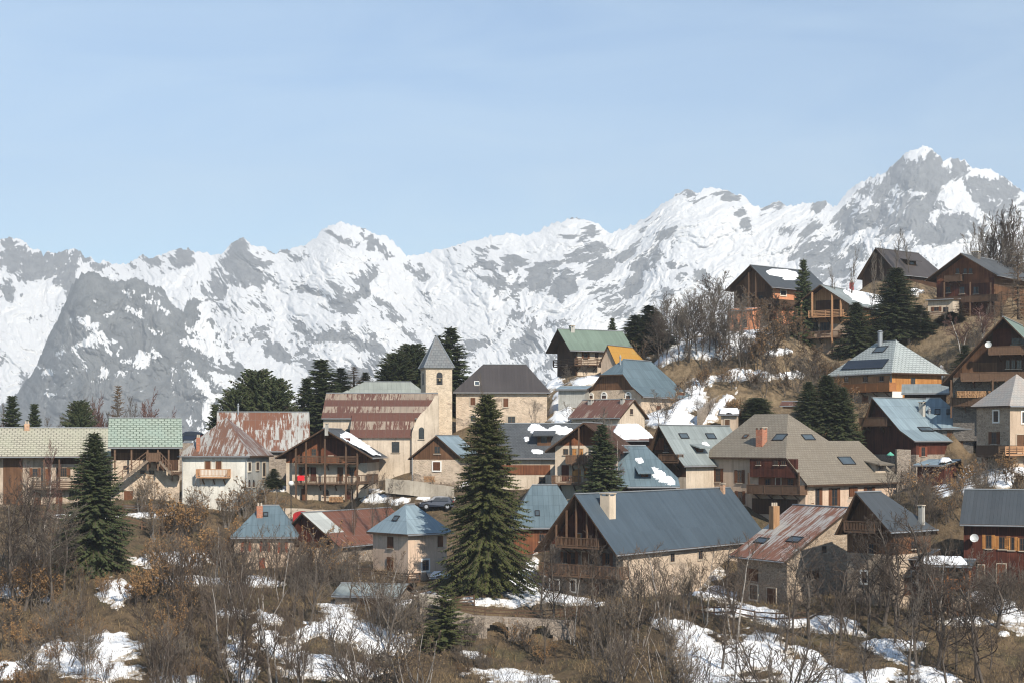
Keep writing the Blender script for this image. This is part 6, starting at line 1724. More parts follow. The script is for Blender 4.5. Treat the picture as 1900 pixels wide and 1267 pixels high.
def proto_spruce(key, name, H, R, seed, needle, dens=1.0, droop=0.22, shape=0.85, top=0.0, spray=0.55, lower=0.05, ragged=0.25, bark='bark_spruce', sw=0.2):
    rng = random.Random(seed)
    segs = [(0, 0, -0.5, 0, 0, H * 0.5, H * 0.016, H * 0.010), (0, 0, H * 0.5, 0, 0, H, H * 0.010, 0.015)]
    trunk = seg_mesh('trunk', segs, M[bark], 8)
    v, ix = [], []; bs = []
    z = H * lower
    def spray_at(p, d, up, ln, wd):
        side = d.cross(Vector((0, 0, 1)))
        side = side.normalized() if side.length > 1e-3 else Vector((1, 0, 0))
        n0 = len(v); m_ = p + d * (ln * 0.45)
        tw = rng.uniform(-0.5, 0.5)
        sd = side * cos(tw) + Vector((0, 0, 1)) * sin(tw)
        v.extend([p, m_ + sd * wd * 0.5 - Vector((0, 0, wd * 0.25)), p + d * ln - Vector((0, 0, ln * 0.22)), m_ - sd * wd * 0.5 - Vector((0, 0, wd * 0.25)), m_ + Vector((0, 0, wd * 0.12))])
        ix.extend([n0, n0 + 1, n0 + 4, n0 + 1, n0 + 2, n0 + 4, n0 + 2, n0 + 3, n0 + 4, n0 + 3, n0, n0 + 4])
    while z < H * 0.985:
        f = z / H
        rad = R * max(0.03, (1 - f)) ** shape * (0.55 + 0.45 * min(1, f / 0.10))
        rad *= 0.92 + 0.10 * math.sin(z * 1.3 + seed) + rng.uniform(-0.08, 0.08)
        nb = max(4, int((5 + 4 * (1 - f)) * dens))
        ph = rng.uniform(0, 6.28)
        for b in range(nb):
            a = ph + 2 * pi * b / nb + rng.uniform(-0.35, 0.35)
            if rng.random() < 0.10 and f > 0.1: continue
            L = max(0.2, rad * (1 + rng.uniform(-ragged, ragged * 0.7)))
            if rng.random() < 0.05: L *= 0.5
            o = Vector((cos(a), sin(a), 0)); zz = z + rng.uniform(-0.55, 0.55) * min(1, (1 - f) * 3)
            up0 = 0.45 * f - 0.05; dr = droop * (1.15 - f)
            n = max(2, int(L / 0.20)); pp = Vector((0, 0, zz)); prev = pp
            for i in range(1, n + 1):
                s_ = i / n
                q = Vector((0, 0, zz)) + o * (L * s_) + Vector((0, 0, L * (up0 * s_ - dr * s_ * s_ * 1.6 + 0.18 * dr * 4 * max(0, s_ - 0.7) ** 2 * 4)))
                if i % 2 == 0 or i == n: bs.append((*prev, *q, 0.03, 0.02)); prev = q
                if s_ > 0.06:
                    tang = (q - pp).normalized(); side = Vector((-o.y, o.x, 0))
                    sl = spray * (0.55 + 0.45 * (1 - s_)) * rng.uniform(0.7, 1.25) * (0.55 + 0.45 * (1 - f))
                    for sg in (-1, 1):
                        dd = (tang * rng.uniform(0.5, 0.9) + side * sg * rng.uniform(0.5, 1.0) + Vector((0, 0, rng.uniform(-0.45, 0.10)))).normalized()
                        spray_at(q, dd, 0, sl, sw * rng.uniform(0.8, 1.3))
                    if rng.random() < 0.85:
                        spray_at(q, (tang * 0.6 + Vector((rng.gauss(0, 0.2), rng.gauss(0, 0.2), -0.8))).normalized(), 0, sl * 0.8, sw * 0.9)
                pp = q
            spray_at(pp, (o + Vector((0, 0, -0.1 + up0))).normalized(), 0, spray * 0.7, sw * 0.8)
        z += (0.19 + 0.14 * (1 - f)) * max(0.6, H / 16) / max(0.6, dens)
    for i in range(10):
        a = i * 0.63 * 2; spray_at(Vector((0, 0, H * (0.93 + 0.006 * i))), Vector((cos(a) * 0.35, sin(a) * 0.35, 0.95)).normalized(), 0, spray * 0.6, sw * 0.5)
    crown = raw_mesh('crown', [tuple(x) for x in v], 3, ix, [M[needle]])
    br = seg_mesh('branches', bs, M[bark], 3)
    va = np.array([tuple(x) for x in v]); R = float(np.percentile(np.hypot(va[:, 0], va[:, 1]), 99))
    PROTO[key] = dict(name=name, H=H, R=R, parts=[('trunk', trunk), ('crown', crown), ('branches', br)])

TREES = []
def plant(key, x, y, height, label, group, width=None, cat='tree', rot=None, z=None, tilt=0.03):
    pr = PROTO[key]
    r = empty(pr['name'], (x, y, gz(x, y) if z is None else z), random.uniform(0, 6.28) if rot is None else rot)
    s = height / pr['H']; w = s if width is None else width / (2 * pr['R'])
    r.scale = (w, w, s)
    r.rotation_euler[0] = random.gauss(0, tilt); r.rotation_euler[1] = random.gauss(0, tilt)
    tag(r, label, cat, group)
    for nm, me in pr['parts']: link(nm, me, r)
    TREES.append(r)
    return r
def plant_px(key, px, top, D, label, group, wpx=None, cat='tree', rot=None):
    x = (px - CX) / F * D; z = gz(x, D)
    h = (HY - top) / F * D - z
    return plant(key, x, D, max(1.5, h), label, group, None if wpx is None else wpx / F * D, cat, rot, tilt=0.01)

proto_spruce('hero', 'spruce_tree', 20, 4.6, 3, 'needle_hero', 1.9, 0.36, 0.70, spray=0.66, sw=0.18, ragged=0.34, lower=0.075)
proto_spruce('spruce_a', 'spruce_tree', 14, 3.6, 8, 'needle_blue', 1.6, 0.28, 0.72, spray=0.60, sw=0.18)
proto_spruce('spruce_b', 'spruce_tree', 12, 2.6, 15, 'needle', 1.25, 0.22, 0.78, spray=0.6, sw=0.27)
proto_spruce('spruce_c', 'spruce_tree', 12, 2.4, 21, 'needle', 1.15, 0.18, 0.80, spray=0.56, ragged=0.4, sw=0.26)
proto_spruce('spruce_round', 'pine_tree', 9, 3.6, 31, 'needle_blue', 1.5, 0.02, 0.36, spray=0.6, ragged=0.45, lower=0.08, sw=0.26)
proto_spruce('fir_young', 'fir_tree', 7, 2.9, 37, 'needle_pine', 0.85, 0.02, 0.62, spray=0.5, ragged=0.5, sw=0.2)
proto_spruce('larch', 'larch_tree', 13, 3.0, 43, 'needle_larch', 0.75, 0.12, 0.70, spray=0.38, ragged=0.5, sw=0.07)
proto_spruce('spruce_brown', 'spruce_tree', 10, 2.1, 47, 'needle_larch', 0.8, 0.15, 0.9, spray=0.4, ragged=0.5, sw=0.12)

SHR = dict(seg=(6, 4, 3, 2), wig=0.17, up=0.75, rmin=0.017, nb=(6, 4, 3), start=(0.30, 0.2, 0.25), ang=(22, 60), len=0.50, len2=0.55, rf=0.62, r0=0.075)
for i, (tw, bk) in enumerate((('twig_brown', 'bark'), ('twig_grey', 'bark'), ('twig_dark', 'bark'), ('twig_brown', 'bark_pale'))):
    proto_tree('shrub%d' % i, 'bare_shrub', 5.0, 100 + i, (5, 7, 6, 4)[i], 2, SHR, bk, tw, 'bud_tan' if i in (1, 3) else None, 260, 0.9, 0.32, 0.05)
proto_tree('shrub4', 'bare_shrub', 4.0, 110, 14, 2, dict(SHR, ang=(25, 65)), 'bark', 'twig_grey', None, 0, 1.1, 0.5)
proto_tree('leafy0', 'beech_shrub', 3.4, 120, 11, 2, SHR, 'bark', 'twig_brown', 'leaf_tan', 1300, 0.9, 0.4, 0.085)
proto_tree('leafy1', 'beech_shrub', 4.6, 121, 8, 2, SHR, 'bark', 'twig_grey', 'leaf_tan', 700, 0.7, 0.3, 0.08)
proto_tree('bud0', 'bare_shrub', 5.6, 130, 9, 2, dict(SHR, nb=(8, 6, 3)), 'bark_pale', 'twig_grey', 'bud_tan', 1100, 0.8, 0.26, 0.065)
TRE = dict(seg=(9, 6, 4, 3), wig=0.12, up=0.6, rmin=0.0185, nb=(14, 7, 4), start=(0.28, 0.15, 0.2), ang=(28, 62), len=0.46, len2=0.52, rf=0.6, r0=0.20)
proto_tree('tree0', 'bare_tree', 10, 140, 1, 3, TRE, 'bark', 'twig_dark')
proto_tree('tree1', 'bare_tree', 10, 141, 1, 3, dict(TRE, wig=0.18, up=0.35), 'bark', 'twig_grey')
proto_tree('tree2', 'bare_tree', 10, 142, 2, 3, dict(TRE, nb=(11, 6, 4), r0=0.17), 'bark_pale', 'twig_brown', None, 0, 0.5, 0.2)
proto_tree('tree3', 'bare_tree', 10, 143, 1, 3, dict(TRE, start=(0.2, 0.15, 0.2), wig=0.22, ang=(35, 75), r0=0.24), 'bark', 'twig_dark')
proto_tree('slim', 'bare_tree', 10, 144, 1, 2, dict(TRE, nb=(20, 8, 3), start=(0.3, 0.15, 0.2), ang=(18, 38), len=0.26, r0=0.10), 'bark', 'twig_grey')
proto_tree('budtree', 'bare_tree', 7, 145, 2, 3, dict(TRE, nb=(9, 6, 4), r0=0.12), 'bark', 'twig_brown', 'leaf_tan', 900, 0.5, 0.3, 0.09)
proto_tree('birch', 'birch_tree', 11, 146, 1, 3, dict(TRE, nb=(15, 7, 4), ang=(22, 50), r0=0.13, up=0.15, len=0.38), 'bark_birch', 'twig_red')
proto_tree('birch2', 'birch_tree', 11, 147, 2, 3, dict(TRE, nb=(14, 7, 4), ang=(22, 46), r0=0.12, up=0.3, len=0.34), 'bark_birch', 'twig_red', None, 0, 0.5, 0.22)

FAR = dict(TRE, rmin=0.030, r0=0.16)
proto_tree('far0', 'bare_tree', 10, 150, 1, 3, dict(FAR, nb=(15, 7, 4)), 'bark', 'twig_dark')
proto_tree('far1', 'bare_tree', 10, 151, 2, 3, dict(FAR, nb=(13, 7, 4), wig=0.16), 'bark', 'twig_grey', None, 0, 0.5, 0.3)
proto_tree('farred', 'birch_tree', 10, 152, 2, 3, dict(FAR, nb=(16, 7, 4), ang=(20, 50), up=0.2), 'bark_birch', 'twig_red', None, 0, 0.5, 0.25)
proto_tree('farbud', 'bare_tree', 7, 153, 2, 3, dict(FAR, nb=(10, 6, 4), r0=0.12), 'bark', 'twig_brown', 'leaf_tan', 700, 0.5, 0.35, 0.10)
# ---- trees that stand out
SP = 'spruces standing among the houses'
plant_px('hero', 903, 728, 160, 'tallest and widest green spruce in the centre of the village', SP, 184)
plant_px('spruce_a', 176, 800, 165, 'broad dark blue green spruce in front of the beige roofed farmhouse', SP, 150)
plant_px('fir_young', 826, 1086, 149, 'small ragged yellow green fir below the biggest spruce', SP, 118)
plant_px('fir_young', 800, 1150, 147.5, 'low spreading fir bough at the foot of the ragged fir', SP, 70)
plant_px('spruce_b', 508, 868, 200, 'small young spruce in the snow between white house and balconied chalet', SP, 44)
plant_px('spruce_b', 1120, 785, 186, 'middle sized spruce touching the warm wooden chalet', SP, 92)
for (x, t, D, w, l) in ((1500, 706, 212, 92, 'left spruce of the dark trio behind the tan slate roofs'), (1534, 694, 213, 110, 'tallest spruce of the dark trio behind the tan slate roofs'), (1562, 716, 211, 88, 'right spruce of the dark trio behind the tan slate roofs')):
    plant_px('spruce_a', x, t, D, l, SP, w)
plant_px('spruce_round', 1405, 738, 218, 'low wide dark pine above the ridge of the large tan house', SP, 80)
plant_px('spruce_b', 1490, 480, 268, 'slender spruce before the black roofed hilltop chalet', SP, 56)
plant_px('spruce_a', 1588, 560, 257, 'dark spruce directly right of the honey timber chalet', SP, 96)
plant_px('spruce_a', 1662, 496, 259, 'tallest dark spruce on the hill behind the solar panel house', SP, 122)
plant_px('spruce_b', 1704, 566, 257, 'shorter spruce right of the tallest hill spruce', SP, 74)
plant_px('spruce_b', 1764, 596, 257, 'thin dark spruce under the brown chalet', SP, 62)
plant_px('spruce_b', 1632, 592, 256, 'spruce squeezed between the two dark hill spruces', SP, 64)
plant_px('spruce_c', 1790, 640, 238, 'low spruce behind the left roof edge of the huge chalet', SP, 60)
plant_px('larch', 1890, 448, 270, 'bushy tan brown larch at the right edge near the skyline', 'larches', 110)
plant_px('larch', 1858, 540, 262, 'smaller tan larch below the brown chalet', 'larches', 70)
plant_px('spruce_brown', 1782, 560, 262, 'brownish sparse conifer before the brown chalet deck', 'larches', 50)
BK = 'conifers on the skyline behind the village'
for (kk, x, t, D, w, l) in (('spruce_round', 436, 724, 236, 70, 'left pine of the dark clump above the rusty long barn'), ('spruce_round', 474, 690, 238, 90, 'highest pine of the dark clump above the rusty long barn'),
        ('spruce_round', 514, 706, 237, 76, 'right pine of the dark clump above the rusty long barn'), ('spruce_c', 402, 748, 240, 46, 'small dark spruce at the left end of the rusty barn ridge'),
        ('spruce_b', 598, 664, 240, 74, 'pointed spruce at the left end of the church roof'), ('spruce_c', 572, 700, 238, 56, 'lower spruce left of the pointed church spruce'), ('spruce_c', 632, 682, 246, 44, 'slim spruce above the low grey roof'),
        ('spruce_brown', 656, 680, 248, 44, 'brownish spruce above the low grey roof'), ('spruce_c', 678, 690, 249, 34, 'little dark spruce above the low grey roof'),
        ('spruce_round', 738, 656, 252, 62, 'left pine of the round dark clump beside the spire'), ('spruce_round', 764, 640, 254, 70, 'top pine of the round dark clump beside the spire'), ('spruce_c', 716, 676, 250, 40, 'low dark spruce left of the round clump by the spire'),
        ('spruce_b', 832, 606, 252, 66, 'tall spruce peeping out right behind the church spire'), ('spruce_c', 812, 622, 253, 40, 'spruce tip just behind the church spire'),
        ('spruce_c', 25, 733, 236, 50, 'pointed spruce behind the left end of the farmhouse roof'), ('spruce_c', 62, 748, 234, 40, 'second small spruce above the farmhouse chimney'), ('spruce_round', 150, 746, 233, 52, 'roundish dark conifer above the beige roof'),
        ('spruce_brown', 216, 714, 238, 44, 'brown green spruce above the green tiled barn'), ('spruce_c', 1138, 590, 264, 26, 'tiny spruce tip behind the green roofed chalet'),
        ('spruce_b', 1206, 566, 266, 62, 'taller spruce of the pair right of the orange roof'), ('spruce_b', 1178, 584, 264, 54, 'shorter spruce of the pair right of the orange roof'), ('spruce_c', 1226, 600, 262, 44, 'low dark spruce at the edge of the bare hillside trees')):
    plant_px(kk, x, t, D, l, BK, w * 1.75)
BT = 'large leafless trees'
plant_px('birch2', 72, 812, 168, 'white stemmed birch before the farmhouse', BT, 110)
plant_px('birch', 110, 900, 166, 'thin leaning birch left of the dark blue green spruce', BT, 60)
plant_px('tree1', 28, 868, 162, 'dark bare tree at the left edge below the farmhouse', BT, 120)
plant_px('tree3', 46, 985, 152, 'gnarled bare tree on the slope at the far left', BT, 130)
for (kk, x, t, D, w, l) in (('farred', 186, 722, 238, 60, 'reddish bare birch left of the brown green spruce'), ('farred', 262, 716, 238, 64, 'reddish bare birch above the green tiled roof'), ('farred', 290, 742, 236, 44, 'low reddish bare tree at the right end of the green tiled roof'), ('far1', 98, 768, 236, 40, 'pale bare tree above the beige roof'), ('farred', 8, 764, 240, 50, 'reddish bare tree at the left frame edge on the skyline'),
        ('farred', 536, 720, 238, 50, 'reddish bare tree right of the dark pine clump'), ('far0', 545, 742, 236, 40, 'small bare tree between barn ridge and church roof'),
        ('far0', 1848, 372, 292, 96, 'tall bare tree on the skyline above the brown chalet'), ('far1', 1882, 384, 292, 80, 'tall bare tree on the skyline at the right edge'), ('far0', 1818, 410, 294, 60, 'smaller bare tree left of the tall skyline pair'),
        ('slim', 1662, 424, 300, 40, 'thin bare tree behind the broad dark barn'), ('slim', 1688, 430, 302, 36, 'second thin bare tree behind the broad dark barn'), ('slim', 1640, 446, 302, 30, 'short thin bare tree left behind the broad dark barn'),
        ('slim', 1574, 456, 272, 44, 'slim bare tree left of the broad dark barn'), ('slim', 1552, 492, 268, 36, 'short slim bare tree between black roof and dark barn'), ('slim', 1622, 462, 278, 46, 'slim bare tree in front of the broad dark barn'), ('slim', 1646, 478, 276, 30, 'pale slim stem in front of the broad dark barn'),
        ('farred', 1784, 578, 246, 40, 'white birch trunk below the brown chalet'), ('farred', 1824, 560, 244, 44, 'white birch trunk beside the huge chalet roof'), ('tree2', 1362, 985, 147, 150, 'forked bare tree before the stone house with rusty streaks'),
        ('tree3', 1696, 936, 148, 190, 'wide twisted bare tree before the snowy porch'), ('tree0', 1662, 960, 147.5, 130, 'bare tree left of the wide twisted one'), ('tree2', 1740, 985, 147, 120, 'bare tree right in front of the timber porch'), ('tree1', 1470, 1000, 146, 150, 'bare tree covering the front of the rusty streaked house'), ('tree3', 1560, 1010, 147, 130, 'bare tree between the rusty streaked house and its grey neighbour'), ('tree0', 1610, 950, 147.5, 110, 'upright bare tree before the dark grey gable'),
        ('slim', 1136, 770, 189, 44, 'thin bare tree rising beside the warm wooden chalet'), ('birch', 1152, 800, 187, 60, 'whitish bare tree right of the middle sized spruce'), ('far1', 1105, 752, 205, 60, 'bare tree before the brown streaked barn'),
        ('far1', 1228, 720, 216, 44, 'small pale bare tree by the stone barn corner'), ('slim', 905, 690, 214, 36, 'thin twiggy tree before the dark brown hipped roof'), ('far1', 985, 740, 214, 30, 'small bare tree before the stone house wall'),
        ('tree1', 690, 868, 183, 60, 'knotty bare tree at the right corner of the balconied chalet'), ('tree3', 722, 880, 186, 50, 'second knotty bare tree right of the balconied chalet'), ('tree2', 655, 882, 181, 40, 'pale trunked tree before the balconied chalet')):
    plant_px(kk, x, t, D, l, BT, w * (1.6 if kk.startswith('far') else 1.0))

for (kk, x, t, D) in (('tree2', 520, 985, 158), ('tree0', 585, 1000, 157), ('tree1', 648, 1005, 156), ('tree2', 705, 1030, 156), ('tree0', 455, 1000, 158), ('tree2', 400, 960, 162), ('tree1', 350, 985, 160)):
    plant_px(kk, x, t, D, 'tall slender bare tree rising before the blue hipped and half rusted roofs', 'tall bare trees before the half rusted barn', 95)
for (kk, x, t, D) in (('tree2', 1182, 1010, 152), ('tree1', 1250, 1030, 151), ('tree2', 1310, 995, 150.5), ('tree0', 1130, 1050, 152)):
    plant_px(kk, x, t, D, 'tall bare tree rising before the pale side wall of the slate blue chalet', 'tall bare trees before the slate blue chalet', 110)
for (kk, x, t, D) in (('tree3', 1640, 945, 148), ('tree1', 1725, 960, 147), ('tree3', 1500, 985, 147.5), ('tree1', 1790, 1010, 148.5), ('tree3', 1850, 1040, 149)):
    plant_px(kk, x, t, D, 'tall twisted bare tree before the lower right houses', 'tall bare trees before the lower right houses', 150)
rng_ = random.Random(5)
for i in range(22):
    px = rng_.choice([rng_.uniform(-10, 20), rng_.uniform(165, 205), rng_.uniform(232, 312), rng_.uniform(165, 205), rng_.uniform(232, 312), rng_.uniform(520, 560), rng_.uniform(80, 130)])
    plant_px('farred' if rng_.random() < 0.75 else 'far1', px, rng_.uniform(728, 762) + (20 if 80 < px < 140 else 0), rng_.uniform(236, 246), 'reddish leafless tree in the row behind the left roofs', 'reddish trees behind the left roofs', rng_.uniform(60, 90))
for i in range(12):
    px = rng_.uniform(1796, 1905)
    plant_px(rng_.choice(['far0', 'far1']), px, rng_.uniform(380, 440), rng_.uniform(288, 300), 'dark leafless tree of the grove on the upper right skyline', 'grove on the upper right skyline', rng_.uniform(60, 90))
# ---- shrubs and young trees: many of each kind, placed on the ground they are seen on
def blocked(x, y, m_=0.8):
    for h in HOUSES:
        p = h.Mi @ Vector((x, y, h.zb))
        if -m_ < p.x < h.W + m_ and -m_ < p.y < h.L + m_: return True
    return False
def scatter(n, x0, x1, y0, y1, keys, hp, label, group, cat='shrub', seed=1, gap=0.9):
    rng = random.Random(seed); got = []; tries = 0
    while len(got) < n and tries < n * 14:
        tries += 1
        px = rng.uniform(x0, x1); py = rng.uniform(y0, y1)
        q = ground_at(px, py, 100)
        if q is None or blocked(q.x, q.y) or any((q.x - a) ** 2 + (q.y - b) ** 2 < gap for a, b in got): continue
        got.append((q.x, q.y))
        key = keys[rng.randrange(len(keys))]
        h = rng.uniform(*hp) * q.y / F
        o = plant(key, q.x, q.y, h, label, group, None, cat)
        f = rng.uniform(0.8, 1.2); o.scale[0] *= f; o.scale[1] *= f
    return got
A, B = ['shrub0', 'shrub1', 'shrub2', 'shrub3', 'shrub4'], ['leafy0', 'leafy1', 'shrub0', 'bud0']
scatter(54, -20, 380, 1085, 1320, ['leafy0', 'leafy0', 'leafy1', 'shrub0'], (36, 84), 'low shrub with withered tan leaves on the slope at the lower left', 'tan leaved shrubs at the lower left', seed=1)
scatter(9, 40, 330, 1180, 1330, ['shrub1', 'bud0', 'shrub4'], (80, 140), 'bare grey shrub in the snow at the lower left corner', 'bare shrubs at the lower left corner', seed=2)
scatter(16, 260, 520, 985, 1090, ['leafy1', 'bud0', 'shrub0', 'leafy0'], (50, 95), 'tan budded shrub below the white house', 'budded shrubs below the white house', seed=3)
scatter(21, 340, 700, 1085, 1200, ['shrub0', 'shrub2', 'shrub0', 'shrub3', 'shrub1'], (70, 130), 'tall bare brown shrub of the dense thicket below the half rusted barn', 'thicket below the half rusted barn', seed=4)
scatter(20, 300, 740, 1200, 1330, ['shrub0', 'shrub2', 'shrub1', 'tree0', 'slim'], (90, 150), 'bare brown shrub in the lower part of the thicket, stems standing in snow', 'lower thicket in the snow', seed=5)
scatter(11, 330, 740, 1120, 1310, ['tree2', 'tree0', 'tree1'], (130, 220), 'slender bare tree standing up out of the thicket below the half rusted barn', 'bare trees in the thicket', 'tree', seed=31)
scatter(7, 1000, 1310, 1150, 1310, ['tree2', 'tree0', 'tree1'], (120, 220), 'slender bare tree standing up out of the brush below the slate blue chalet', 'bare trees in the brush', 'tree', seed=32)
scatter(9, -20, 130, 1030, 1150, ['tree3', 'tree1', 'tree0'], (130, 230), 'dark bare tree of the little wood at the left edge below the farmhouse', 'little wood at the left edge', 'tree', seed=33)
scatter(9, 1560, 1900, 1150, 1310, ['tree3', 'tree1', 'tree0'], (110, 230), 'dark bare tree on the snowy slope below the timber porch', 'dark bare trees below the timber porch', 'tree', seed=34)
scatter(13, 420, 650, 1072, 1112, ['shrub0', 'shrub1', 'leafy1', 'shrub2'], (70, 120), 'bare shrub right in front of the half rusted barn and the blue hipped roof', 'shrubs before the half rusted barn', seed=41)
scatter(8, 640, 820, 1150, 1330, ['shrub1', 'shrub3', 'shrub4'], (70, 140), 'thin bare shrub left of the ragged fir', 'thin shrubs around the ragged fir', seed=6)
scatter(9, 830, 1040, 1190, 1222, ['shrub0', 'shrub4', 'leafy1', 'shrub2'], (34, 70), 'low bare bush at the foot of the arched stone wall', 'bushes at the foot of the arched stone wall', seed=44)
scatter(7, 840, 1010, 1225, 1330, ['shrub4', 'leafy0', 'shrub1', 'shrub0'], (30, 70), 'low bare shrub in front of the arched stone wall', 'shrubs before the arched stone wall', seed=7)
scatter(11, 1075, 1300, 1125, 1225, ['bud0', 'shrub1', 'shrub3', 'shrub0'], (60, 150), 'tall pale budded shrub in front of the slate blue chalet', 'budded shrubs before the slate blue chalet', seed=8)
scatter(9, 1030, 1320, 1220, 1330, ['shrub1', 'shrub3', 'bud0', 'slim'], (80, 160), 'bare grey shrub at the bottom below the slate blue chalet', 'shrubs at the bottom below the slate blue chalet', seed=9)
scatter(13, 1300, 1560, 1140, 1330, ['shrub2', 'shrub4', 'tree3', 'tree0', 'slim'], (70, 170), 'dark bare bush in the snow below the rusty streaked house', 'dark bushes below the rusty streaked house', seed=10)
scatter(15, 1540, 1910, 1120, 1330, ['shrub2', 'shrub4', 'shrub0', 'tree1', 'slim'], (60, 150), 'dark bare bush on the snowy slope below the timber porch', 'dark bushes below the timber porch', seed=11)
scatter(12, 1800, 1910, 1060, 1160, ['shrub2', 'shrub0', 'shrub4'], (50, 90), 'bare bush before the dark red timber house', 'bushes before the dark red house', seed=12)
scatter(22, 1190, 1350, 610, 690, ['far0', 'far1', 'far0', 'far1', 'slim'], (70, 125), 'bare tree on the hillside above the blue grey barn', 'bare trees on the hillside above the blue grey barn', 'tree', seed=13)
scatter(12, 1330, 1480, 640, 700, ['farbud', 'far1', 'slim'], (60, 100), 'bare tree with withered leaves on the slope below the hilltop chalets', 'leafy bare trees below the hilltop chalets', 'tree', seed=14)
scatter(26, 1230, 1570, 660, 790, ['leafy0', 'shrub0', 'shrub4', 'leafy1'], (22, 50), 'small brown bush on the grassy slope above the zinc roof', 'bushes on the grassy slope above the zinc roof', seed=15)
scatter(8, 1370, 1480, 600, 650, ['farbud', 'farbud', 'far1'], (55, 90), 'rust leaved small tree in front of the hilltop chalets', 'rust leaved trees by the hilltop chalets', 'tree', seed=16)
scatter(20, 1600, 1900, 560, 720, ['shrub2', 'slim', 'tree0'], (40, 80), 'dark bare sapling among the hill spruces', 'saplings among the hill spruces', seed=17)
scatter(14, 1740, 1900, 870, 930, ['shrub0', 'shrub4', 'leafy0'], (26, 52), 'bare bush in the snow below the square stone house', 'bushes below the square stone house', seed=18)
scatter(18, 335, 520, 945, 985, ['bud0', 'shrub0', 'leafy1', 'shrub3'], (38, 72), 'budded bush growing right under the white house wall', 'bushes under the white house wall', seed=40)
scatter(8, 230, 350, 925, 1010, ['shrub0', 'bud0', 'leafy1'], (40, 80), 'bare bush by the fence of the green tiled barn', 'bushes by the barn fence', seed=19)
scatter(10, 700, 860, 900, 960, ['shrub4', 'shrub0'], (20, 40), 'low bare bush by the parked car and ramp', 'bushes by the ramp', seed=20)
scatter(8, -10, 330, 780, 800, ['tree0', 'tree1', 'birch'], (30, 70), 'bare tree showing above the farmhouse roof', 'bare trees behind the farmhouse', 'tree', seed=21) if False else None

scatter(16, 1540, 1700, 780, 840, ['far1', 'leafy1', 'shrub2', 'far0'], (30, 70), 'bare bush on the bank between the tan slate roofs and the flared roof', 'bushes on the bank by the flared roof', seed=22)
scatter(15, 1380, 1600, 690, 740, ['far1', 'farbud', 'far0'], (40, 85), 'bare young tree on the bank below the honey timber chalet', 'young trees on the bank below the honey timber chalet', 'tree', seed=23)
scatter(12, 1180, 1320, 680, 760, ['far1', 'farbud', 'leafy1'], (30, 60), 'bush at the snowy path right of the blue grey barn', 'bushes by the snowy path', seed=24)
scatter(14, 1640, 1780, 920, 1000, ['shrub0', 'shrub2', 'leafy1', 'tree1'], (40, 90), 'bare bush on the bank above the dark grey gabled house', 'bushes above the dark grey gabled house', seed=25)
scatter(8, 840, 1010, 840, 960, ['shrub0', 'leafy1', 'shrub4'], (20, 40), 'small bush beside the biggest spruce', 'bushes by the biggest spruce', seed=26)
scatter(8, 1020, 1160, 690, 790, ['far1', 'shrub2'], (20, 45), 'small bare bush at the snow bank below the green chalet', 'bushes below the green chalet', seed=27)
# ---- dry grass and fallen stalks between the snow patches: nobody could count them
def dry_grass():
    rng = np.random.default_rng(4)
    n = 170000
    y = rng.uniform(118, 300, n); x = (rng.uniform(-60, 1960, n) - CX) / F * y
    z = height(x, y)
    pu, pv = pix(x, y, z)
    dens = fbm(x * 0.25, y * 0.25, 77, 4)
    near = (y < 172) | (rng.random(n) < 0.45)
    ok = near & (dens > 0.40) & (pv < 1300)
    x, y, z = x[ok], y[ok], z[ok]; n = len(x)
    h = rng.uniform(0.15, 0.55, n) * np.where(y < 175, 1.0, 0.8); a = rng.uniform(0, 2 * pi, n); w = rng.uniform(0.02, 0.05, n)
    lx, ly = rng.normal(0, 0.25, n), rng.normal(0, 0.25, n)
    p0 = np.stack([x - np.cos(a) * w, y - np.sin(a) * w, z - 0.05], 1); p1 = np.stack([x + np.cos(a) * w, y + np.sin(a) * w, z - 0.05], 1); p2 = np.stack([x + lx, y + ly, z + h], 1)
    v = np.stack([p0, p1, p2], 1).reshape(-1, 3)
    o = link('dry_grass', raw_mesh('dry_grass', v, 3, np.arange(3 * n), [M['straw']]))
    tag(o, 'dry straw coloured grass and stalks between the snow patches', 'grass', kind='stuff')
def m_straw():
    g = G('dry_straw'); p = g.pos()
    c = g.mix(g.noise(p, 1.3, 4), (0.12, 0.088, 0.05), (0.28, 0.20, 0.11))
    c = g.mix(g.ramp(g.noise(p, 0.15, 3), 0.5, 0.65, 0, 0.6), c, (0.10, 0.10, 0.045))
    return g.fin(c, 0.9, spec=0.1)
M['straw'] = m_straw()
dry_grass()
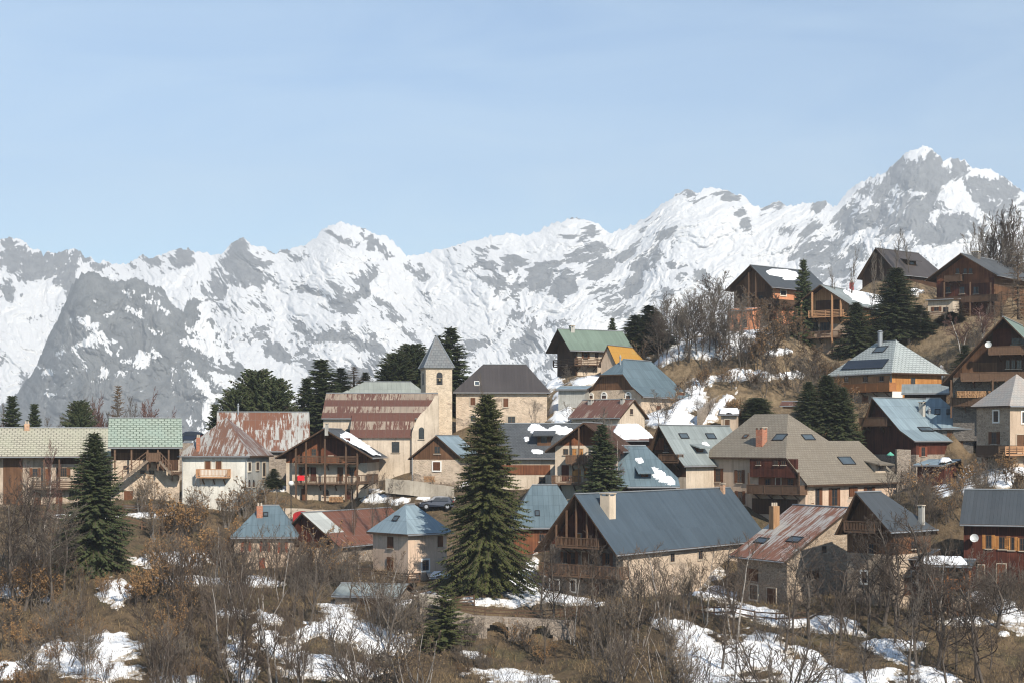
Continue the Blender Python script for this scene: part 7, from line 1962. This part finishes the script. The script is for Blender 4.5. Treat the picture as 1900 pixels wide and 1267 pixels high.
def brushwood():
    rng = np.random.default_rng(9)
    n = 13000
    y = rng.uniform(125, 178, n); x = (rng.uniform(-60, 1960, n) - CX) / F * y
    z = height(x, y); pu, pv = pix(x, y, z)
    dens = fbm(x * 0.20, y * 0.20, 97, 4)
    ok = (dens > 0.52) & (pv > 1060) & (pv < 1310)
    for h in HOUSES:
        if h.O.y < 190:
            c_, s_ = h.u; lx = (x - h.O.x) * c_ + (y - h.O.y) * s_; ly = -(x - h.O.x) * s_ + (y - h.O.y) * c_
            ok &= ~((lx > -0.5) & (lx < h.W + 0.5) & (ly > -0.5) & (ly < h.L + 0.5))
    x, y, z = x[ok], y[ok], z[ok]; n = len(x)
    ln = rng.uniform(0.4, 1.5, n); dx, dy = rng.normal(0, 0.30, n), rng.normal(0, 0.30, n)
    segs = np.stack([x, y, z - 0.1, x + dx * ln * 0.5, y + dy * ln * 0.5, z + ln * 0.55, np.full(n, 0.016), np.full(n, 0.012)], 1)
    seg2 = np.stack([segs[:, 3], segs[:, 4], segs[:, 5], segs[:, 3] + dx * ln * 0.7 + rng.normal(0, 0.12, n), segs[:, 4] + dy * ln * 0.7 + rng.normal(0, 0.12, n), segs[:, 5] + ln * 0.4, np.full(n, 0.012), np.full(n, 0.008)], 1)
    o = link('brushwood', seg_mesh('brushwood', np.concatenate([segs, seg2]), M['twig_dark'], 3))
    tag(o, 'low dark brambles and brushwood covering the slope at the bottom', 'undergrowth', kind='stuff')
brushwood()
# ------------------------------------------------------------------ street furniture, walls, fences, cars
def fence(name, label, pts, h=1.0, rails=(0.45, 0.9), gap=2.0, mat='rail_dark', pickets=0, group=None, cat='fence', lift=0.0, snowy=False):
    """posts and rails following the ground; pts are (px, py, D) or world (x, y)"""
    W = []
    for p in pts:
        W.append((P(*p).x, P(*p).y) if len(p) == 3 else p)
    r = empty(name, (W[0][0], W[0][1], gz(*W[0])))
    tag(r, label, cat, group)
    o = Vector(r.location); path = []
    for (a, b) in zip(W, W[1:]):
        d = math.hypot(b[0] - a[0], b[1] - a[1]); n = max(1, round(d / gap))
        for i in range(n): path.append((a[0] + (b[0] - a[0]) * i / n, a[1] + (b[1] - a[1]) * i / n))
    path.append(W[-1])
    V = [Vector((x, y, gz(x, y) + lift)) - o for x, y in path]
    for v in V:
        mb = MB(); mb.beam(v + Vector((0, 0, -0.6)), v + Vector((0, 0, h + 0.08)), 0.13); mb.build('post', M[mat], r)
    for z in rails:
        mb = MB()
        for a, b in zip(V, V[1:]):
            d = (b - a).normalized() * 0.066
            mb.beam(a + d + Vector((0, 0, z)), b - d + Vector((0, 0, z)), 0.05, 0.12)
        mb.build('rail', M[mat], r)
    if pickets:
        mb = MB()
        for a, b in zip(V, V[1:]):
            n = max(2, int((b - a).length / pickets)); q = (b - a).normalized().cross(Vector((0, 0, 1))) * 0.045
            for i in range(n):
                c = a.lerp(b, (i + 0.5) / n) + q; mb.box((c.x - 0.035, c.y - 0.012, c.z - 0.1), (c.x + 0.035, c.y + 0.012, c.z + h + random.uniform(-0.05, 0.08)))
        mb.build('pickets', M[mat], r)
    return r
def wall(name, label, pts, h, th=0.5, mat='stone', cap=None, cat='wall', sink=1.5, group=None):
    """masonry wall with an uneven top; pts are (px, py of the foot, D)"""
    Wp = [P(*p) for p in pts]
    mb = MB(); cp = MB()
    for a, b in zip(Wp, Wp[1:]):
        d = Vector((b.x - a.x, b.y - a.y, 0)); n = max(1, int(d.length / 1.2)); q = Vector((-d.y, d.x, 0)).normalized() * th
        for i in range(n):
            p0 = a.lerp(b, i / n); p1 = a.lerp(b, (i + 1) / n)
            j0, j1 = (0.05 * math.sin(i * 2.3 + a.x), 0.05 * math.sin((i + 1) * 2.3 + a.x))
            mb.hexa([p0 - Vector((0, 0, sink)), p1 - Vector((0, 0, sink)), p1 + q - Vector((0, 0, sink)), p0 + q - Vector((0, 0, sink)),
                     p0 + Vector((0, 0, h + j0)), p1 + Vector((0, 0, h + j1)), p1 + q + Vector((0, 0, h + j1)), p0 + q + Vector((0, 0, h + j0))])
    o = mb.build(name, M[mat])
    bm = bmesh.new(); bm.from_mesh(o.data)
    bmesh.ops.remove_doubles(bm, verts=bm.verts, dist=0.001)
    fs = {}
    for f in bm.faces: fs.setdefault(tuple(sorted(v.index for v in f.verts)), []).append(f)
    dead = [f for l in fs.values() if len(l) > 1 for f in l]
    bmesh.ops.delete(bm, geom=dead, context='FACES_ONLY'); bmesh.ops.recalc_face_normals(bm, faces=bm.faces)
    bm.to_mesh(o.data); bm.free()
    tag(o, label, cat, group)
    return o

# cars
def m_paint(name, c):
    g = G(name); g.b.inputs['Coat Weight'].default_value = 0.6; g.b.inputs['Coat Roughness'].default_value = 0.1
    return g.fin(g.mix(g.noise(g.obj(), 1.5, 3), k(c, 0.85), k(c, 1.15)), 0.35, 0.2, spec=0.5)
M['paint_navy'] = m_paint('navy_car_paint', (0.012, 0.016, 0.028))
M['tyre'] = m_plain('tyre_rubber', (0.015, 0.015, 0.016), 0.85)
M['rim'] = m_plain('alloy_rim', (0.45, 0.45, 0.46), 0.35, 0.6, 0.1)
M['lamp_red'] = m_plain('tail_lamp_glass', (0.25, 0.01, 0.01), 0.2)
M['lamp_clear'] = m_plain('headlamp_glass', (0.6, 0.62, 0.65), 0.15)
def make_car(label, loc, rz, paint, group):
    r = empty('parked_car', loc, rz); tag(r, label, 'car', group)
    # side outline of a hatchback: x forward, z up
    out = [(-2.05, 0.35), (-2.12, 0.62), (-2.05, 0.92), (-1.88, 1.22), (-1.55, 1.50), (-0.6, 1.60), (0.25, 1.56), (0.95, 1.12), (1.15, 1.0), (1.85, 0.86), (2.08, 0.66), (2.12, 0.42), (2.05, 0.30)]
    mb = MB(); n = len(out); hw = 0.88
    def ring(y, inset): return [(x, y, z) for x, z in out]
    def wid(z): return hw if z < 0.95 else hw - (z - 0.95) * 0.36
    L_ = [(x, -wid(z), z) for x, z in out]; R_ = [(x, wid(z), z) for x, z in out]
    for i in range(n):
        j = (i + 1) % n; mb.poly([L_[i], L_[j], R_[j], R_[i]])
    mb.poly(L_); mb.poly(list(reversed(R_)))
    mb.build('body', M[paint], r)
    for sg in (-1, 1):
        for (x0, x1, x2, x3) in ((-1.45, -0.62, -0.60, -1.32), (-0.52, 0.42, 0.10, -0.50)):
            z0, z1 = 1.0, 1.46
            def w_(z): return sg * (wid(z) + 0.008)
            mb = MB(); mb.poly([(x0, w_(z0), z0), (x1 + 0.16, w_(z0), z0), (x2, w_(z1), z1), (x3, w_(z1), z1)]); mb.build('side_window', M['glass'], r)
        for x in (-1.3, 1.28):
            w = MB(); w.tube((x, sg * 0.70, 0.32), (x, sg * 0.91, 0.32), 0.33, 0.33, 18); wo = w.build('wheel', M['tyre'], r)
            w = MB(); w.tube((x, sg * 0.912, 0.32), (x, sg * 0.925, 0.32), 0.21, 0.19, 14); w.build('rim', M['rim'], wo)
            a = MB()
            pts = [(x + cos(pi * i / 10) * 0.40, sg * 0.882, 0.32 + sin(pi * i / 10) * 0.40) for i in range(11)]
            a.poly(pts); a.build('wheel_arch', M['tyre'], r)
        mb = MB(); mb.box((1.88, sg * 0.5, 0.66), (2.03, sg * 0.84, 0.80)); mb.build('headlight', M['lamp_clear'], r)
        mb = MB(); mb.box((-2.10, sg * 0.55, 0.84), (-1.97, sg * 0.86, 1.02)); mb.build('tail_light', M['lamp_red'], r)
        mb = MB(); mb.box((0.52, sg * 0.86, 0.98), (0.68, sg * 1.02, 1.12)); mb.build('mirror', M[paint], r)
    mb = MB(); mb.poly([(0.30, -0.62, 1.535), (0.30, 0.62, 1.535), (0.94, 0.76, 1.135), (0.94, -0.76, 1.135)]); mb.build('windscreen', M['glass'], r)
    mb = MB(); mb.poly([(-1.60, -0.62, 1.475), (-1.60, 0.62, 1.475), (-1.885, 0.72, 1.235), (-1.885, -0.72, 1.235)]); mb.build('rear_window', M['glass'], r)
    return r
x, D = (809 - CX) / F * 197, 197
make_car('dark navy hatchback parked on the lane left of the biggest spruce', (x, D, gz(x, D) + 0.02), radians(188), 'paint_navy', 'parked cars')
p = P(350, 821, 224)
make_car('dark car glimpsed between the green tiled barn and the white house', (p.x, p.y, p.z), radians(175), 'paint_navy', 'parked cars')
mb = MB(); mb.box((p.x - 4.5, p.y - 2.2, p.z - 6), (p.x + 5, p.y + 2.4, p.z - 0.01)); tag(mb.build('terrace', M['stone']), 'stone terrace carrying the parked car behind the white house', 'terrace')

# lane, ramp and retaining walls in the middle
wall('ramp_wall', 'pale concrete ramp wall rising left of the small cottage', [(715, 902, 199), (760, 906, 198.5), (842, 918, 198)], 1.0, 0.35, 'concrete', sink=0.8)
fence('picket_fence', 'grey picket fence behind the parked navy car', [(786, 930, 199), (850, 928, 200)], 1.2, (0.3, 0.95), 1.8, 'wood_grey', 0.16)
fence('picket_fence', 'short picket fence below the parked navy car', [(800, 945, 192), (838, 948, 191)], 1.1, (0.3, 0.9), 1.8, 'wood_grey', 0.16)
fence('rail_fence', 'weathered rail fence on the lane right of the balconied chalet', [(700, 928, 195), (752, 916, 197), (790, 924, 197)], 1.0, (0.5, 0.95), 1.9, 'wood_grey')
wall('terrace_wall', 'cream terrace wall with red arched door below the balconied chalet', [(524, 962, 192), (600, 966, 191), (660, 966, 192)], 1.3, 0.4, 'plaster_cream')
fence('rail_fence', 'dark rail fence on the terrace before the balconied chalet', [(530, 945, 193), (600, 948, 192), (655, 948, 193)], 0.9, (0.45, 0.85), 1.8, 'rail_dark')
def cellar():
    c = P(561, 967, 190.6); r = empty('cellar_door', (c.x, c.y, c.z)); tag(r, 'red arched cellar door in the terrace wall behind the half rusted barn', 'door')
    mb = MB(); n = 12; w = 1.1
    pts = [(-w, -0.06, 0), (w, -0.06, 0)] + [(cos(pi * i / n) * w, -0.06, 0.75 + sin(pi * i / n) * 0.5) for i in range(n + 1)]
    mb.prism(pts, (0, 0.05, 0)); mb.build('door_leaf', M['red_paint'], r)
    mb = MB()
    for i in range(n):
        a, b = pi * i / n, pi * (i + 1) / n
        mb.prism([(cos(t_) * q, -0.09, 0.75 + sin(t_) * (q - 0.6)) for t_, q in ((a, w + 0.01), (a, w + 0.22), (b, w + 0.22), (b, w + 0.01))], (0, 0.08, 0))
    mb.build('arch_surround', M['trim_stone'], r)
cellar()
def street_lamp(label, px, top, D, r_=0.32):
    x = (px - CX) / F * D; z = gz(x, D); h = (HY - top) / F * D - z
    r = empty('street_lamp', (x, D, z)); tag(r, label, 'street lamp')
    mb = MB(); mb.tube((0, 0, -0.5), (0, 0, h - r_), 0.06, 0.045, 8); mb.build('pole', M['iron'], r)
    me = bpy.data.meshes.new('globe'); bm = bmesh.new(); bmesh.ops.create_uvsphere(bm, u_segments=16, v_segments=10, radius=r_); bm.to_mesh(me); bm.free()
    me.materials.append(M['white_paint']); me.polygons.foreach_set('use_smooth', [True] * len(me.polygons)); g = link('globe', me, r); g.location = (0, 0, h)
    mb = MB(); mb.tube((0, 0, h + r_ - 0.03), (0, 0, h + r_ + 0.08), 0.12, 0.04, 10); mb.build('cap', M['iron'], r)
street_lamp('white globe street lamp at the left corner of the balconied chalet', 540, 896, 190)

# left: wall and fence below the green barn
wall('stone_wall', 'rough dry stone wall below the green tiled barn', [(228, 950, 189), (280, 951, 189), (330, 949, 190)], 0.95, 0.5, 'stone_dark')
fence('rail_fence', 'dark rail fence in the snow below the green tiled barn', [(60, 970, 186), (160, 968, 186), (228, 967, 186), (330, 965, 187)], 1.0, (0.4, 0.68, 0.95), 2.4, 'rail_dark')
fence('rail_fence', 'old wooden rail fence running below the white house', [(230, 985, 180), (330, 990, 179), (470, 1000, 177)], 0.9, (0.4, 0.85), 2.2, 'rail_brown')

# centre foreground: arched stone wall with the lane fence on top
def arch_wall():
    D = 150.5; x0, x1 = (772 - CX) / F * D, (1065 - CX) / F * D
    zt = lambda px: (HY - np.interp(px, [772, 800, 880, 960, 1065], [1128, 1122, 1142, 1146, 1152])) / F * D
    zb = -23.0
    r = empty('arched_wall', (x0, D, zb)); tag(r, 'old stone retaining wall with two dark arches below the lane', 'wall')
    o = Vector((x0, D, zb))
    arches = [((904, 944), 1205, 1153), ((984, 1024), 1212, 1160)]
    mb = MB(); n = 60
    def top(x): return zt(x * F / D + CX)
    cols = np.linspace(x0, x1, n + 1)
    for a, b in zip(cols, cols[1:]):
        pa, pb = a * F / D + CX, b * F / D + CX; pc = (pa + pb) / 2
        lo = zb
        for ((l, rr), yb_, yt_) in arches:
            if l < pc < rr:
                q = abs(pc - (l + rr) / 2) / ((rr - l) / 2); lo = (HY - (yt_ + (1 - math.sqrt(max(0, 1 - q * q))) * 22)) / F * D
        mb.hexa([(a, D, lo), (b, D, lo), (b, D + 0.8, lo), (a, D + 0.8, lo), (a, D, top(a)), (b, D, top(b)), (b, D + 0.8, top(b)), (a, D + 0.8, top(a))])
    mb.v = [tuple(Vector(v) - o) for v in mb.v]
    ob = mb.build('masonry', M['stone'], r)
    bm = bmesh.new(); bm.from_mesh(ob.data); bmesh.ops.remove_doubles(bm, verts=bm.verts, dist=1e-4); bm.to_mesh(ob.data); bm.free()
    mb = MB(); mb.box((x0, D + 2.6, zb), (x1, D + 2.8, float(min(top(x0), top(x1))) - 0.3)); mb.v = [tuple(Vector(v) - o) for v in mb.v]
    mb.build('arch_back', M['stone_dark'], r)  # dark stone colour stands in for the shade inside the arches
arch_wall()
fence('rail_fence', 'dark three rail fence along the snowy lane under the slate blue chalet', [(848, 1124, 152.6), (900, 1130, 152.4), (960, 1134, 152.6), (1040, 1140, 153), (1110, 1144, 153.5)], 1.0, (0.3, 0.62, 0.95), 2.1, 'rail_dark', lift=0.45)
fence('rail_fence', 'dark rail fence on the concrete block below the peach house', [(782, 1106, 155), (812, 1110, 154.5), (880, 1118, 155)], 1.0, (0.3, 0.62, 0.95), 1.8, 'rail_dark')
wall('concrete_block', 'pale concrete block wall below the tiny stone well house', [(778, 1128, 154), (812, 1132, 153.6)], 1.35, 1.2, 'concrete')
fence('rail_fence', 'long weathered rail fence in front of the peach coloured house', [(640, 1078, 163), (700, 1078, 162), (790, 1084, 161.5), (836, 1076, 164)], 1.0, (0.45, 0.9), 2.0, 'rail_dark')
fence('rail_fence', 'dark rail fence on the snowy lane below the rusty streaked house', [(1290, 1140, 152.5), (1360, 1148, 152), (1440, 1156, 151.5), (1500, 1160, 151.5)], 0.9, (0.4, 0.85), 2.2, 'rail_dark')
fence('rail_fence', 'grey board fence in the snow below the square stone house', [(1735, 906, 180), (1785, 908, 179), (1830, 912, 178)], 1.0, (0.3, 0.6, 0.92), 2.0, 'wood_grey')
fence('rail_fence', 'deck railing fence beside the broad dark barn on the skyline', [(1680, 512, 297), (1735, 500, 300)], 1.0, (0.5, 0.95), 2.4, 'wood_grey')
fence('rail_fence', 'timber fence stepping down the hill left of the brown chalet', [(1650, 585, 266), (1690, 560, 272), (1730, 545, 276)], 1.2, (0.4, 0.8, 1.15), 2.0, 'wood_grey')
wall('stone_wall', 'tall stone wall stub between tan slate roofs and flared blue roof', [(1664, 900, 203), (1690, 902, 203)], 4.6, 0.9, 'stone', sink=1.0)
wall('stone_wall', 'low grey stone wall along the snowy path above the zinc roof', [(1300, 775, 216), (1335, 745, 226)], 0.9, 0.5, 'stone')
def barrel():
    p = P(1652, 846, 203.5); r = empty('garden_parasol', (p.x, p.y, p.z - 1.6)); tag(r, 'small turquoise parasol beside the stone wall stub', 'parasol')
    mb = MB()
    n = 10; ring = [(cos(2 * pi * i / n) * 0.48, sin(2 * pi * i / n) * 0.48, 1.8) for i in range(n)]
    for i in range(n): mb.poly([ring[i], ring[(i + 1) % n], (0, 0, 2.2)])
    for i in range(n):
        a, b = ring[i], ring[(i + 1) % n]; mb.poly([a, b, (b[0], b[1], 1.7), (a[0], a[1], 1.7)])
    mb.build('canopy', M['turq'], r)
    mb = MB(); mb.tube((0, 0, -1.5), (0, 0, 2.2), 0.03); mb.build('pole', M['iron'], r)
M['turq'] = m_plain('turquoise_cloth', (0.10, 0.34, 0.25), 0.7, 0, 0.15)
barrel()
def woodpile(label, px0, px1, py, D, h):
    a, b = P(px0, py, D), P(px1, py, D); r = empty('woodpile', (a.x, a.y, a.z)); tag(r, label, 'woodpile')
    w = b.x - a.x; rng = random.Random(int(px0)); mb = MB(); z = 0.08
    while z < h:
        x = rng.uniform(0.05, 0.15)
        while x < w: q = rng.uniform(0.07, 0.11); mb.tube((x, rng.uniform(-0.05, 0.05), z), (x, 0.9, z), q, q, 6); x += q * 2.05
        z += 0.17
    mb.build('logs', M['wood_honey'], r)
woodpile('long stack of split logs under the lowest balcony of the huge chalet', 1776, 1838, 737, 209, 0.8)
woodpile('stack of logs against the wall of the small cottage', 786, 806, 893, 200.5, 0.7)
woodpile('stack of split logs on the terrace of the balconied chalet', 610, 636, 931, 200, 0.7)
# ------------------------------------------------------------------ air
def haze():
    mb = MB(); mb.box((-3700, -450, -260), (3700, 6700, 1120))
    me = bpy.data.meshes.new('haze'); me.from_pydata(mb.v, [], mb.f)
    m = bpy.data.materials.new('haze'); m.use_nodes = True; t = m.node_tree; t.nodes.clear()
    o = t.nodes.new('ShaderNodeOutputMaterial'); v = t.nodes.new('ShaderNodeVolumePrincipled')
    v.inputs['Color'].default_value = (0.84, 0.88, 0.94, 1); v.inputs['Density'].default_value = HAZE; v.inputs['Anisotropy'].default_value = 0.0
    t.links.new(v.outputs[0], o.inputs['Volume'])
    me.materials.append(m)
    ob = link('haze', me); tag(ob, 'pale mountain air over the whole valley', 'haze', kind='stuff')
HAZE = 1.5e-4
haze()
